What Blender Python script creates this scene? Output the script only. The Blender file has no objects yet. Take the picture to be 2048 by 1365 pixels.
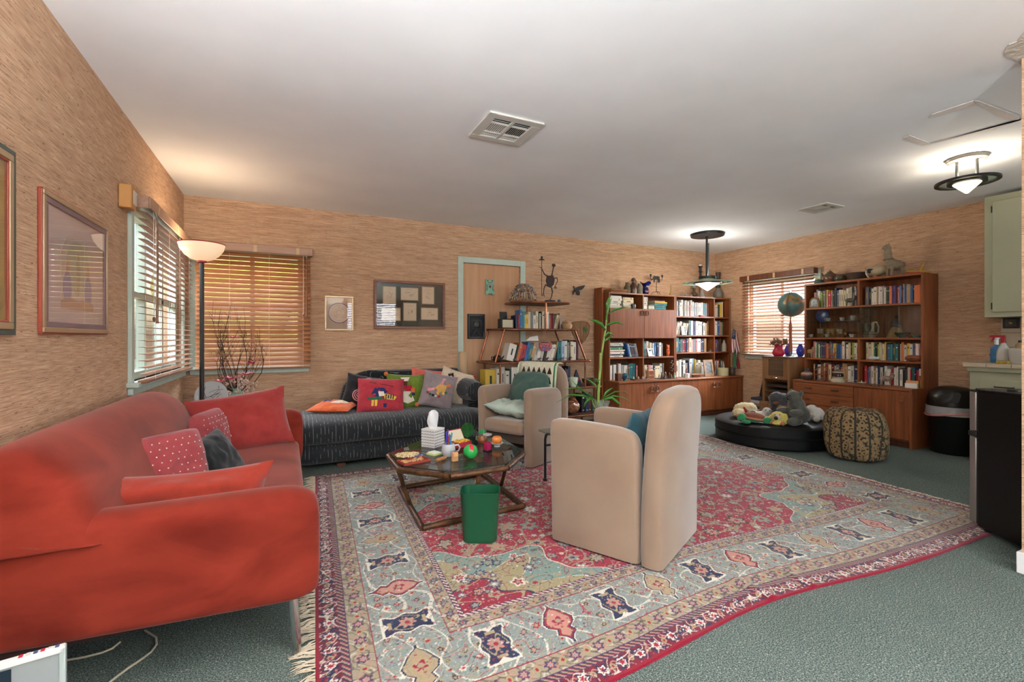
import bpy, math, random
import numpy as np
from mathutils import Vector, Matrix, noise

# ---------------------------------------------------------------- camera
F, HY, YAW, CAMH = 925.0, 675.0, math.radians(25.9), 1.117
XL, XR, YB, CEIL = -0.865, 6.094, 5.188, 2.44
YR = -1.8                                   # wall behind the camera
S_, C_ = math.sin(YAW), math.cos(YAW)
scene = bpy.context.scene
COL = scene.collection
cam_d = bpy.data.cameras.new('camera')
cam_d.sensor_width = 36.0
cam_d.lens = F / 2048.0 * 36.0
cam_d.shift_y = -(682.5 - HY) / 2048.0
cam_d.clip_start = 0.02
cam = bpy.data.objects.new('camera', cam_d)
COL.objects.link(cam)
cam.location = (0, 0, CAMH)
cam.rotation_euler = (math.pi / 2, 0, -YAW)
scene.camera = cam

# ---------------------------------------------------------------- world, daylight, exposure
scene.view_settings.view_transform = 'Standard'
scene.view_settings.look = 'None'
scene.view_settings.gamma = 1.0
scene.view_settings.use_curve_mapping = False
scene.view_settings.exposure = 1.22
world = bpy.data.worlds.new('sky'); scene.world = world
world.use_nodes = True
wn = world.node_tree.nodes; wl = world.node_tree.links
sky = wn.new('ShaderNodeTexSky'); sky.sky_type = 'NISHITA'
sky.sun_disc = False; sky.sun_elevation = math.radians(48); sky.sun_rotation = math.radians(120)
sky.air_density = 1.4; sky.dust_density = 3.0
wl.new(sky.outputs[0], wn['Background'].inputs[0])
wn['Background'].inputs[1].default_value = 0.22

def area_light(name, loc, target, sx, sy, power, color=(1, 1, 1)):
    d = bpy.data.lights.new(name, 'AREA'); d.shape = 'RECTANGLE'
    d.size, d.size_y, d.energy, d.color = sx, sy, power, color
    o = bpy.data.objects.new(name, d); COL.objects.link(o)
    o.location = loc
    o.rotation_euler = (Vector(target) - Vector(loc)).to_track_quat('-Z', 'Y').to_euler()
    return o
# daylight entering through each window; the unseen side and kitchen ones are added fill
area_light('daylight_rear_window', (1.95, YR - 0.45, 1.65), (1.2, 3.0, 1.2), 1.5, 1.3, 110, (0.87, 0.96, 1.06))
area_light('fill_side_window', (XL - 0.25, -0.55, 1.5), (2.2, 0.9, 1.2), 2.0, 1.2, 20, (0.90, 0.965, 1.0))
area_light('fill_kitchen_window', (4.7, YR - 0.25, 1.55), (4.3, 3.0, 1.3), 1.7, 1.1, 18, (0.90, 0.965, 1.0))
area_light('daylight_left_window', (XL - 1.0, 4.3, 2.5), (XL + 0.6, 4.2, 0.9), 1.6, 1.0, 100, (0.90, 0.97, 1.05))
area_light('daylight_back_window', (-0.3, YB + 1.0, 2.5), (-0.1, YB - 0.8, 0.9), 1.2, 1.0, 130, (0.90, 0.97, 1.05))
area_light('daylight_right_window', (XR + 0.9, 4.1, 2.1), (XR - 1.5, 4.0, 0.6), 1.1, 1.4, 320, (0.87, 0.96, 1.06))

# ---------------------------------------------------------------- helpers
def lin(c):
    if isinstance(c, str):
        c = c.lstrip('#'); c = [int(c[i:i + 2], 16) / 255 for i in (0, 2, 4)]
    return tuple(x / 12.92 if x <= 0.04045 else ((x + 0.055) / 1.055) ** 2.4 for x in c)
def ray(x, y):
    u = (x - 1024) / F
    return (S_ + u * C_, C_ - u * S_, (HY - y) / F)
def onZ(x, y, z=0.0):
    a = ray(x, y); t = (z - CAMH) / a[2]; return Vector((a[0] * t, a[1] * t, z))
def onY(x, y, Y):
    a = ray(x, y); t = Y / a[1]; return Vector((a[0] * t, Y, CAMH + a[2] * t))
def onX(x, y, X):
    a = ray(x, y); t = X / a[0]; return Vector((X, a[1] * t, CAMH + a[2] * t))
PI = math.pi

MATS = {}
def mat(name, col='#808080', rough=0.6, metal=0.0, var=0.0, scale=6.0, stretch=(1, 1, 1), col2=None, bump=0.0,
        bscale=150.0, sheen=0.0, spec=0.5, emit=None, estr=0.0, detail=4.0, sharp=None, coat=0.0):
    if name in MATS: return MATS[name]
    m = bpy.data.materials.new(name); MATS[name] = m
    m.use_nodes = True
    nt = m.node_tree; N = nt.nodes; L = nt.links
    b = N['Principled BSDF']
    b.inputs['Roughness'].default_value = rough
    b.inputs['Metallic'].default_value = metal
    b.inputs['Specular IOR Level'].default_value = spec
    b.inputs['Sheen Weight'].default_value = sheen
    b.inputs['Coat Weight'].default_value = coat
    c = lin(col)
    b.inputs['Base Color'].default_value = (*c, 1)
    tc = mp = None
    if var or col2 or bump:
        tc = N.new('ShaderNodeTexCoord')
        mp = N.new('ShaderNodeMapping'); mp.inputs['Scale'].default_value = stretch
        L.new(tc.outputs['Object'], mp.inputs[0])
    if var or col2:
        nz = N.new('ShaderNodeTexNoise'); nz.inputs['Scale'].default_value = scale; nz.inputs['Detail'].default_value = detail
        L.new(mp.outputs[0], nz.inputs['Vector'])
        cr = N.new('ShaderNodeValToRGB')
        a, z = (0.3, 0.7) if sharp is None else sharp
        cr.color_ramp.elements[0].position = a; cr.color_ramp.elements[1].position = z
        ca = c if col2 else tuple(max(0, x * (1 - var)) for x in c)
        cb = lin(col2) if col2 else tuple(min(1, x * (1 + var)) for x in c)
        cr.color_ramp.elements[0].color = (*ca, 1); cr.color_ramp.elements[1].color = (*cb, 1)
        L.new(nz.outputs[0], cr.inputs[0]); L.new(cr.outputs[0], b.inputs['Base Color'])
    if bump:
        nb = N.new('ShaderNodeTexNoise'); nb.inputs['Scale'].default_value = bscale; nb.inputs['Detail'].default_value = 3
        L.new(mp.outputs[0], nb.inputs['Vector'])
        bp = N.new('ShaderNodeBump'); bp.inputs['Strength'].default_value = bump; bp.inputs['Distance'].default_value = 0.01
        L.new(nb.outputs[0], bp.inputs['Height']); L.new(bp.outputs[0], b.inputs['Normal'])
    if emit:
        b.inputs['Emission Color'].default_value = (*lin(emit), 1); b.inputs['Emission Strength'].default_value = estr
    return m
def glass(name, tint='#ffffff', rough=0.0, opacity=0.0, body='#ffffff'):
    """thin architectural glass: see-through with a Fresnel reflection"""
    if name in MATS: return MATS[name]
    m = bpy.data.materials.new(name); MATS[name] = m; m.use_nodes = True
    N = m.node_tree.nodes; L = m.node_tree.links; N.clear()
    out = N.new('ShaderNodeOutputMaterial'); mx = N.new('ShaderNodeMixShader')
    tr = N.new('ShaderNodeBsdfTransparent'); tr.inputs[0].default_value = (*lin(tint), 1)
    gl = N.new('ShaderNodeBsdfGlossy'); gl.inputs['Roughness'].default_value = rough
    fr = N.new('ShaderNodeFresnel'); fr.inputs[0].default_value = 1.5
    geo = N.new('ShaderNodeNewGeometry')
    pw = N.new('ShaderNodeMath'); pw.operation = 'MULTIPLY_ADD'            # back faces would give total reflection
    ior = N.new('ShaderNodeMath'); ior.operation = 'MULTIPLY_ADD'
    L.new(geo.outputs['Backfacing'], ior.inputs[0]); ior.inputs[1].default_value = 1 / 1.5 - 1.5; ior.inputs[2].default_value = 1.5
    L.new(ior.outputs[0], fr.inputs[0]); N.remove(pw)
    src = tr
    if opacity > 0:
        df = N.new('ShaderNodeBsdfDiffuse'); df.inputs[0].default_value = (*lin(body), 1)
        m2 = N.new('ShaderNodeMixShader'); m2.inputs[0].default_value = opacity
        L.new(tr.outputs[0], m2.inputs[1]); L.new(df.outputs[0], m2.inputs[2]); src = m2
    L.new(fr.outputs[0], mx.inputs[0]); L.new(src.outputs[0], mx.inputs[1]); L.new(gl.outputs[0], mx.inputs[2])
    L.new(mx.outputs[0], out.inputs[0])
    return m

class MB:
    """collects shapes, builds ONE mesh object"""
    def __init__(s): s.v = []; s.f = []; s.m = []; s.mi = 0
    def add(s, vs, fs, M=None):
        o = len(s.v)
        s.v += [tuple(M @ Vector(p)) for p in vs] if M is not None else [tuple(p) for p in vs]
        s.f += [tuple(i + o for i in f) for f in fs]; s.m += [s.mi] * len(fs)
        return s
    def use(s, i): s.mi = i; return s
    def box(s, x0, x1, y0, y1, z0, z1, M=None):
        v = [(x, y, z) for z in (z0, z1) for y in (y0, y1) for x in (x0, x1)]
        return s.add(v, [(0, 2, 3, 1), (4, 5, 7, 6), (0, 1, 5, 4), (2, 6, 7, 3), (0, 4, 6, 2), (1, 3, 7, 5)], M)
    def cyl(s, p0, p1, r0, r1=None, n=12):
        return s.tube([p0, p1], [r0, r0 if r1 is None else r1], n)
    def tube(s, pts, r, n=8, closed=False):
        P = [Vector(p) for p in pts]; k = len(P)
        R = list(r) if isinstance(r, (list, tuple)) else [r] * k
        rings = []; up = None
        for i in range(k):
            a = P[(i - 1) % k] if (i > 0 or closed) else P[i]; b = P[(i + 1) % k] if (i < k - 1 or closed) else P[i]
            t = (b - a); t = t.normalized() if t.length > 1e-9 else Vector((0, 0, 1))
            if up is None:
                up = t.cross(Vector((0, 0, 1)));  up = t.cross(Vector((1, 0, 0))) if up.length < 1e-3 else up
            up = (up - t * up.dot(t)); up = up.normalized() if up.length > 1e-6 else t.orthogonal().normalized()
            w = t.cross(up)
            rings.append([P[i] + (up * math.cos(2 * PI * j / n) + w * math.sin(2 * PI * j / n)) * R[i] for j in range(n)])
        return s.loft(rings, closed=closed)
    def loft(s, rings, closed=False, caps=True, M=None):
        n = len(rings[0]); k = len(rings); vs = [p for r in rings for p in r]; fs = []
        for i in range(k if closed else k - 1):
            a, b = i * n, ((i + 1) % k) * n
            fs += [(a + j, a + (j + 1) % n, b + (j + 1) % n, b + j) for j in range(n)]
        if caps and not closed:
            fs.append(tuple(reversed(range(n)))); fs.append(tuple(range((k - 1) * n, k * n)))
        return s.add(vs, fs, M)
    def lathe(s, prof, c=(0, 0, 0), n=20, M=None, caps=True, sy=1.0):
        rings = [[(c[0] + r * math.cos(2 * PI * j / n), c[1] + sy * r * math.sin(2 * PI * j / n), c[2] + z) for j in range(n)] for r, z in prof]
        return s.loft(rings, caps=caps, M=M)
    def ell(s, c, r, n=12, m=8, M=None):
        if not isinstance(r, (tuple, list)): r = (r, r, r)
        vs = [(c[0], c[1], c[2] - r[2])]
        for i in range(1, m):
            a = -PI / 2 + PI * i / m
            vs += [(c[0] + r[0] * math.cos(a) * math.cos(2 * PI * j / n), c[1] + r[1] * math.cos(a) * math.sin(2 * PI * j / n), c[2] + r[2] * math.sin(a)) for j in range(n)]
        vs.append((c[0], c[1], c[2] + r[2])); t = len(vs) - 1
        fs = [(0, 1 + (j + 1) % n, 1 + j) for j in range(n)]
        for i in range(m - 2):
            a, b = 1 + i * n, 1 + (i + 1) * n
            fs += [(a + j, a + (j + 1) % n, b + (j + 1) % n, b + j) for j in range(n)]
        a = 1 + (m - 2) * n
        fs += [(a + j, a + (j + 1) % n, t) for j in range(n)]
        return s.add(vs, fs, M)
    def prism(s, poly, z0, z1, M=None):
        n = len(poly)
        vs = [(x, y, z0) for x, y in poly] + [(x, y, z1) for x, y in poly]
        fs = [tuple(reversed(range(n))), tuple(range(n, 2 * n))] + [(j, (j + 1) % n, n + (j + 1) % n, n + j) for j in range(n)]
        return s.add(vs, fs, M)
    def build(s, name, mats, parent=None, loc=None, rot=None, bevel=0.0, seg=2, sub=0, flat=False, angle=40):
        me = bpy.data.meshes.new(name)
        me.from_pydata(s.v, [], s.f)
        if not isinstance(mats, (list, tuple)): mats = [mats]
        for m in mats: me.materials.append(m)
        if len(mats) > 1: me.polygons.foreach_set('material_index', s.m)
        if not flat:
            me.polygons.foreach_set('use_smooth', [True] * len(me.polygons))
            me.update()
            if not sub: me.set_sharp_from_angle(angle=math.radians(angle))
        me.update()
        o = bpy.data.objects.new(name, me); COL.objects.link(o)
        if parent is not None: o.parent = parent
        if loc is not None: o.location = loc
        if rot is not None: o.rotation_euler = rot if not isinstance(rot, Matrix) else rot.to_euler()
        if bevel:
            md = o.modifiers.new('bevel', 'BEVEL'); md.width = bevel; md.segments = seg; md.limit_method = 'ANGLE'; md.angle_limit = math.radians(40)
            md.harden_normals = False
        if sub:
            md = o.modifiers.new('subdivision', 'SUBSURF'); md.levels = sub; md.render_levels = sub
        return o
def box(x0, x1, y0, y1, z0, z1): return MB().box(x0, x1, y0, y1, z0, z1)
def tag(o, label, cat, group=None):
    o['label'] = label; o['category'] = cat
    if group: o['group'] = group
    return o
def thing(name, label, cat, loc=(0, 0, 0), rz=0.0, group=None):
    o = bpy.data.objects.new(name, None); COL.objects.link(o); o.empty_display_size = 0.05
    o.location = loc; o.rotation_euler = (0, 0, rz)
    return tag(o, label, cat, group)
def struct(o): o['kind'] = 'structure'; return o
def copy_tree(o, parent=None):
    c = o.copy(); COL.objects.link(c)
    if parent is not None: c.parent = parent
    for ch in list(o.children): copy_tree(ch, c)
    return c
def rz(a): return Matrix.Rotation(a, 4, 'Z')
def rx(a): return Matrix.Rotation(a, 4, 'X')
def ry(a): return Matrix.Rotation(a, 4, 'Y')
def T(x, y, z): return Matrix.Translation((x, y, z))
def circ(r, n=16, sx=1, sy=1, ph=0): return [(r * sx * math.cos(2 * PI * i / n + ph), r * sy * math.sin(2 * PI * i / n + ph)) for i in range(n)]
def rrect(w, h, r, n=4):
    p = []
    for cx, cy, a in ((w / 2 - r, h / 2 - r, 0), (-w / 2 + r, h / 2 - r, 90), (-w / 2 + r, -h / 2 + r, 180), (w / 2 - r, -h / 2 + r, 270)):
        p += [(cx + r * math.cos(math.radians(a + 90 * i / n)), cy + r * math.sin(math.radians(a + 90 * i / n))) for i in range(n + 1)]
    return p
def blob(name, balls, m, parent=None, voxel=0.012, smooth=4, fuzz=0.0, fscale=0.02):
    """overlapping ellipsoids grown into one continuous surface"""
    mb = MB()
    for b in balls:
        c, r = b[0], b[1]
        M = T(*c) @ b[2] if len(b) > 2 else T(*c)
        mb.ell((0, 0, 0), r, 14, 10, M)
    o = mb.build(name, m, parent)
    md = o.modifiers.new('skin', 'REMESH'); md.mode = 'VOXEL'; md.voxel_size = voxel; md.use_smooth_shade = True
    ms = o.modifiers.new('soft', 'SMOOTH'); ms.iterations = smooth; ms.factor = 0.5
    if fuzz:
        tx = bpy.data.textures.new(name + '_fuzz', 'CLOUDS'); tx.noise_scale = fscale
        dm = o.modifiers.new('fuzz', 'DISPLACE'); dm.texture = tx; dm.strength = fuzz; dm.mid_level = 0.5
    return o
random.seed(7)
# ================================================================ MATERIALS OF THE ROOM
def grasscloth():
    m = bpy.data.materials.new('grasscloth_wallpaper'); m.use_nodes = True
    N = m.node_tree.nodes; L = m.node_tree.links; b = N['Principled BSDF']; b.inputs['Roughness'].default_value = 0.85
    b.inputs['Specular IOR Level'].default_value = 0.2
    tc = N.new('ShaderNodeTexCoord')
    def nz(sc, scale=1.0, det=3.0, rough=0.6):
        mp = N.new('ShaderNodeMapping'); mp.inputs['Scale'].default_value = sc; L.new(tc.outputs['Object'], mp.inputs[0])
        n = N.new('ShaderNodeTexNoise'); n.inputs['Scale'].default_value = scale; n.inputs['Detail'].default_value = det; n.inputs['Roughness'].default_value = rough
        L.new(mp.outputs[0], n.inputs['Vector']); return n.outputs[0]
    def ramp(src, stops):
        r = N.new('ShaderNodeValToRGB'); L.new(src, r.inputs[0]); e = r.color_ramp.elements
        while len(e) < len(stops): e.new(0.5)
        for el, (p, c) in zip(e, stops): el.position = p; el.color = (*c, 1)
        return r.outputs[0]
    def mix(a, c, fac, mode='MIX'):
        x = N.new('ShaderNodeMix'); x.data_type = 'RGBA'; x.blend_type = mode
        if isinstance(fac, float): x.inputs[0].default_value = fac
        else: L.new(fac, x.inputs[0])
        for s, i in ((a, 6), (c, 7)):
            if isinstance(s, tuple): x.inputs[i].default_value = (*s, 1)
            else: L.new(s, x.inputs[i])
        return x.outputs[2]
    fib = nz((8, 8, 250), 1.0, 2.5)
    col = ramp(fib, [(0.30, lin('#9f8065')), (0.48, lin('#c09c7f')), (0.62, lin('#cfae90')), (0.75, lin('#dabea2'))])
    broad = nz((1.6, 1.6, 30), 1.0, 3)
    col = mix(col, ramp(broad, [(0.3, (0.87, 0.85, 0.83)), (0.7, (1.04, 1.02, 1.0))]), 1.0, 'MULTIPLY')
    fleck = nz((26, 26, 210), 1.0, 2)
    col = mix(col, lin('#6e4a33'), ramp(fleck, [(0.635, (0, 0, 0)), (0.70, (0.85, 0.85, 0.85))]))
    grey = nz((7, 7, 95), 1.0, 2)
    col = mix(col, lin('#6d7466'), ramp(grey, [(0.66, (0, 0, 0)), (0.76, (0.55, 0.55, 0.55))]))
    L.new(col, b.inputs['Base Color'])
    bp = N.new('ShaderNodeBump'); bp.inputs['Strength'].default_value = 0.35; bp.inputs['Distance'].default_value = 0.004
    L.new(fib, bp.inputs['Height']); L.new(bp.outputs[0], b.inputs['Normal'])
    return m
def carpet():
    m = bpy.data.materials.new('green_carpet'); m.use_nodes = True
    N = m.node_tree.nodes; L = m.node_tree.links; b = N['Principled BSDF']; b.inputs['Roughness'].default_value = 0.95
    b.inputs['Specular IOR Level'].default_value = 0.1
    tc = N.new('ShaderNodeTexCoord')
    def nz(scale, det=2.0):
        n = N.new('ShaderNodeTexNoise'); n.inputs['Scale'].default_value = scale; n.inputs['Detail'].default_value = det
        L.new(tc.outputs['Object'], n.inputs['Vector']); return n.outputs[0]
    def ramp(src, stops):
        r = N.new('ShaderNodeValToRGB'); L.new(src, r.inputs[0]); e = r.color_ramp.elements
        while len(e) < len(stops): e.new(0.5)
        for el, (p, c) in zip(e, stops): el.position = p; el.color = (*c, 1)
        return r.outputs[0]
    base = ramp(nz(210, 1), [(0.34, lin('#363f3b')), (0.5, lin('#57625c')), (0.66, lin('#7e8983'))])
    x = N.new('ShaderNodeMix'); x.data_type = 'RGBA'
    L.new(ramp(nz(130, 1), [(0.655, (0, 0, 0)), (0.70, (0.75, 0.75, 0.75))]), x.inputs[0])
    L.new(base, x.inputs[6]); x.inputs[7].default_value = (*lin('#b3a79c'), 1)
    y = N.new('ShaderNodeMix'); y.data_type = 'RGBA'; y.blend_type = 'MULTIPLY'; y.inputs[0].default_value = 1
    L.new(x.outputs[2], y.inputs[6]); L.new(ramp(nz(2.2, 4), [(0.3, (0.86, 0.87, 0.86)), (0.7, (1.0, 1.0, 1.0))]), y.inputs[7])
    L.new(y.outputs[2], b.inputs['Base Color'])
    bp = N.new('ShaderNodeBump'); bp.inputs['Strength'].default_value = 0.25; bp.inputs['Distance'].default_value = 0.003
    L.new(nz(420), bp.inputs['Height']); L.new(bp.outputs[0], b.inputs['Normal'])
    return m
M_WALL = grasscloth()
M_CARPET = carpet()
M_CEIL = mat('ceiling_plaster', '#f0f3f7', 0.85, var=0.05, scale=1.3, bump=0.06, bscale=4, spec=0.2)
M_PLAIN = mat('plain_paint', '#cfc7b8', 0.8)
M_MINT = mat('mint_paint', '#b9c9bd', 0.5, var=0.05, scale=9)
M_DOOR = mat('door_birch', '#c69a74', 0.5, col2='#b3855f', scale=2.2, stretch=(6, 6, 0.5), sharp=(0.35, 0.7))
def wood(name, a, b, grain='z', rough=0.42, scale=3.0):
    st = {'z': (14, 14, 0.9), 'x': (0.9, 14, 14), 'y': (14, 0.9, 14)}[grain]
    return mat(name, a, rough, col2=b, scale=scale, stretch=st, detail=6, sharp=(0.32, 0.68))
M_TEAK = wood('teak_upright_grain', '#6f391d', '#93532c')
M_TEAKX = wood('teak_long_grain', '#743d20', '#975830', 'x')
M_TEAKY = wood('teak_cross_grain', '#7a4224', '#97572f', 'y')
M_TEAKD = wood('teak_dark', '#4d2917', '#6b3a20')
M_BLACK = mat('black_metal', '#141516', 0.4)
M_IRON = mat('black_iron', '#1c1615', 0.6, var=0.3, scale=20)
M_RUSTIRON = mat('rusty_iron', '#33140f', 0.6, col2='#1d0d0b', scale=15)
M_CHROME = mat('chrome', '#d8d8d8', 0.15, 1.0)
M_COPPER = mat('copper_pipe', '#a5694a', 0.32, 0.85, col2='#6e3f2c', scale=9)
M_WHITE = mat('white_plastic', '#e6e4e0', 0.45)
M_PANE = glass('window_pane')
M_OUT = mat('exterior_stucco', '#dcc39c', 0.9, var=0.05)

# ================================================================ ROOM SHELL
def wall_holes(name, axis, at, th, a0, a1, z0, z1, holes):
    """a wall along an axis with rectangular openings (a0,a1,z0,z1)"""
    mb = MB()
    def put(p0, p1, q0, q1):
        if p1 - p0 < 1e-4 or q1 - q0 < 1e-4: return
        t0, t1 = min(at, at + th), max(at, at + th)
        mb.box(t0, t1, p0, p1, q0, q1) if axis == 'x' else mb.box(p0, p1, t0, t1, q0, q1)
    cur = a0
    for h in sorted(holes):
        put(cur, h[0], z0, z1); put(h[0], h[1], z0, h[2]); put(h[0], h[1], h[3], z1); cur = h[1]
    put(cur, a1, z0, z1)
    return mb
LW = (3.56, 5.06, 0.84, 1.96)      # left window opening (Y0,Y1,Z0,Z1)
BW = (-0.76, 0.14, 0.84, 1.96)     # back window opening (X0,X1,Z0,Z1)
RW = (3.62, 4.58, 0.88, 1.93)      # right window opening (Y0,Y1,Z0,Z1)
DR = (1.873, 2.631, 0.0, 2.005)    # door opening
struct(box(XL - 0.15, XR + 0.15, YR - 0.15, YB + 0.15, -0.12, 0).build('floor', M_CARPET, flat=True))
ceil_o = struct(box(XL - 0.15, XR + 0.15, YR - 0.15, YB + 0.15, CEIL, CEIL + 0.12).build('ceiling', M_CEIL, flat=True))
struct(wall_holes('wall_left', 'x', XL, -0.15, YR, YB, 0, CEIL, [(-1.55, .45, .9, 2.1), LW]).build('wall_left', M_WALL, flat=True))
struct(wall_holes('wall_back', 'y', YB, 0.15, XL - 0.15, XR + 0.15, 0, CEIL, [BW, DR]).build('wall_back', M_WALL, flat=True))
struct(wall_holes('wall_right', 'x', XR, 0.15, YR, YB, 0, CEIL, [RW]).build('wall_right', M_WALL, flat=True))
struct(wall_holes('wall_front', 'y', YR, -0.15, XL - 0.15, XR + 0.15, 0, CEIL, [(1.3, 2.6, .85, 2.05), (3.8, 5.6, 0.95, 2.1)]).build('wall_front', M_PLAIN, flat=True))
struct(box(3.125, 3.245, YR, 0.915, 0, CEIL).build('wall_partition', M_WALL, flat=True))
struct(box(3.11, 3.26, YR, 0.93, 0, 0.10).build('baseboard_partition', M_WHITE, bevel=0.004))

# windows -------------------------------------------------------------
def window(name, axis, at, out, a0, a1, z0, z1, mullions=1):
    """frame set in the opening, casing on the wall, sill with apron, panes"""
    root = bpy.data.objects.new(name, None); COL.objects.link(root); struct(root)
    def bx(mb, p0, p1, d0, d1, q0, q1):            # d measured into the room from the wall face (+ = room)
        e0, e1 = at - out * d0, at - out * d1
        e0, e1 = min(e0, e1), max(e0, e1)
        return mb.box(e0, e1, p0, p1, q0, q1) if axis == 'x' else mb.box(p0, p1, e0, e1, q0, q1)
    f = MB()
    for p0, p1, q0, q1 in ((a0, a0 + 0.045, z0, z1), (a1 - 0.045, a1, z0, z1), (a0 + 0.045, a1 - 0.045, z0, z0 + 0.05), (a0 + 0.045, a1 - 0.045, z1 - 0.05, z1)):
        bx(f, p0, p1, -0.09, -0.03, q0, q1)
    f.build('window_frame', M_MINT, root, bevel=0.003)
    for k in range(mullions):
        c = a0 + (a1 - a0) * (k + 1) / (mullions + 1)
        bx(MB(), c - 0.02, c + 0.02, -0.085, -0.035, z0 + 0.05, z1 - 0.05).build('mullion', M_MINT, root)
    bx(MB(), a0 + 0.045, a1 - 0.045, -0.085, -0.035, (z0 + z1) / 2 - 0.018, (z0 + z1) / 2 + 0.018).build('meeting_rail', M_MINT, root)
    w = (a1 - a0 - 0.09) / (mullions + 1)
    for k in range(mullions + 1):
        c0 = a0 + 0.045 + k * w
        for q0, q1 in ((z0 + 0.05, (z0 + z1) / 2 - 0.018), ((z0 + z1) / 2 + 0.018, z1 - 0.05)):
            bx(MB(), c0 + 0.018, c0 + w - 0.018, -0.062, -0.058, q0, q1).build('pane', M_PANE, root, flat=True)
    cs = MB()
    bx(cs, a0 - 0.055, a0, 0, 0.022, z0, z1 + 0.055); bx(cs, a1, a1 + 0.055, 0, 0.022, z0, z1 + 0.055); bx(cs, a0, a1, 0, 0.022, z1, z1 + 0.055)
    cs.build('casing', M_MINT, root, bevel=0.003)
    sl = MB(); bx(sl, a0 - 0.075, a1 + (0.075 if name != 'window_1' else 0.06), -0.03, 0.06, z0 - 0.028, z0)
    bx(sl, a0 - 0.055, a1 + 0.055, 0, 0.03, z0 - 0.075, z0 - 0.028)
    sl.build('sill', M_MINT, root, bevel=0.004)
    return root
window('window_1', 'x', XL, -1, *LW, mullions=2)
window('window_2', 'y', YB, 1, *BW, mullions=1)
window('window_3', 'x', XR, 1, *RW, mullions=1)
def plain_window(nm, axis, x0, x1, z0, z1):
    r = bpy.data.objects.new(nm, None); COL.objects.link(r); struct(r)
    f = MB()
    for a, b_, c, d in ((x0, x0 + 0.05, z0, z1), (x1 - 0.05, x1, z0, z1), (x0 + 0.05, x1 - 0.05, z0, z0 + 0.05), (x0 + 0.05, x1 - 0.05, z1 - 0.05, z1), ((x0 + x1) / 2 - 0.025, (x0 + x1) / 2 + 0.025, z0 + 0.05, z1 - 0.05)):
        f.box(a, b_, YR - 0.1, YR - 0.03, c, d) if axis == 'y' else f.box(XL - .1, XL - .03, a, b_, c, d)
    f.build('window_frame', M_MINT, r)
plain_window('window_added_4', 'x', -1.55, .45, .9, 2.1)  # unseen side window, added to let fill light in
plain_window('window_6', 'y', 1.3, 2.6, .85, 2.05)
plain_window('window_added_5', 'y', 3.8, 5.6, .95, 2.1)  # unseen kitchen window, added to brighten that end
# what stands outside the windows
struct(box(-30, 40, -30, 40, -0.5, -0.4).build('ground', mat('outside_soil', '#8c8a70', 0.95, var=0.2, scale=3), flat=True))
M_HEDGE = mat('hedge_leaves', '#7d8c3c', 0.8, col2='#c9c06a', scale=9, detail=6)
def hedge(name, label, x0, x1, y0, y1, h, along):
    mb = MB(); rnd = random.Random(3)
    n = 14
    for k in range(n):
        t = (k + 0.5) / n
        for lv in range(3):
            c = (x0 + (x1 - x0) * (t if along == 'x' else rnd.random()), y0 + (y1 - y0) * (t if along == 'y' else rnd.random()), -0.4 + h * (0.22 + 0.3 * lv))
            mb.ell(c, (rnd.uniform(.22, .36), rnd.uniform(.22, .36), h * 0.24), 9, 6)
    return tag(mb.build(name, M_HEDGE), label, 'hedge')
hedge('hedge', 'sunlit yellow-green hedge outside the back window', -1.3, 1.2, YB + 2.0, YB + 2.4, 2.6, 'x')
nb = thing('neighbour_house', 'pale stucco house side outside the left window', 'building', (XL - 2.6, 4.6, -0.4))
box(-0.2, 0, -4, 4, 0, 3.2).build('wall', M_OUT, nb, flat=True)
box(0.0, 0.02, -0.9, 0.1, 1.2, 2.4).build('window', mat('outside_dark_glass', '#6d6f6a', 0.2), nb)
box(0.0, 0.05, 0.7, 0.85, 0.0, 3.2).build('downpipe', mat('outside_pipe', '#8e8672', 0.6), nb)

# door ----------------------------------------------------------------
dr = bpy.data.objects.new('door_1', None); COL.objects.link(dr); struct(dr)
box(DR[0] + 0.004, DR[1] - 0.004, YB + 0.012, YB + 0.05, 0.008, DR[3] - 0.004).build('door_panel', M_DOOR, dr, bevel=0.002)
mb = MB()
mb.lathe([(0.028, 0), (0.028, 0.006), (0.012, 0.012), (0.012, 0.03), (0.027, 0.042), (0.027, 0.058), (0.012, 0.066)], n=16, M=T(DR[1] - 0.06, YB + 0.012, 0.98) @ rx(PI / 2))
mb.build('door_knob', mat('brass', '#8f7440', 0.3, 1.0), dr)
mb = MB()
mb.box(DR[0] - 0.068, DR[0], YB - 0.018, YB, 0, DR[3] + 0.068).box(DR[1], DR[1] + 0.07, YB - 0.018, YB, 0, DR[3] + 0.068).box(DR[0], DR[1], YB - 0.018, YB, DR[3], DR[3] + 0.068)
struct(mb.build('trim_1', M_MINT, bevel=0.003))

# ceiling patches -----------------------------------------------------
M_TAPE = mat('drywall_tape', '#ded5d1', 0.8, var=0.05, scale=20)
def strip(pts, nm='tape_strip', m=M_TAPE):
    P = [onZ(x, y, CEIL) for x, y in pts]
    MB().prism([(p.x, p.y) for p in P], CEIL - 0.0035, CEIL - 0.0004).build(nm, m, ceil_o)
strip([(1858, 236), (1864, 228), (1946, 201), (1952, 208), (1935, 214)])
strip([(1946, 201), (1956, 201), (2038, 232), (2040, 240), (2008, 238)])
strip([(1806, 276), (1818, 270), (1860, 286), (1846, 291)])
strip([(1846, 291), (1860, 286), (2040, 240), (2044, 236), (1990, 258)])
P = [onZ(x, y, CEIL) for x, y in ((2008, 102), (2018, 88), (2034, 82), (2050, 62), (2090, 70), (2090, 140), (2046, 132), (2030, 118), (2012, 112))]
MB().prism([(p.x, p.y) for p in P], CEIL - 0.004, CEIL - 0.0003).build('plaster_patch', mat('cracked_plaster', '#cfcac2', 0.9, var=0.22, scale=12, bump=0.6, bscale=30), ceil_o)

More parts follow.
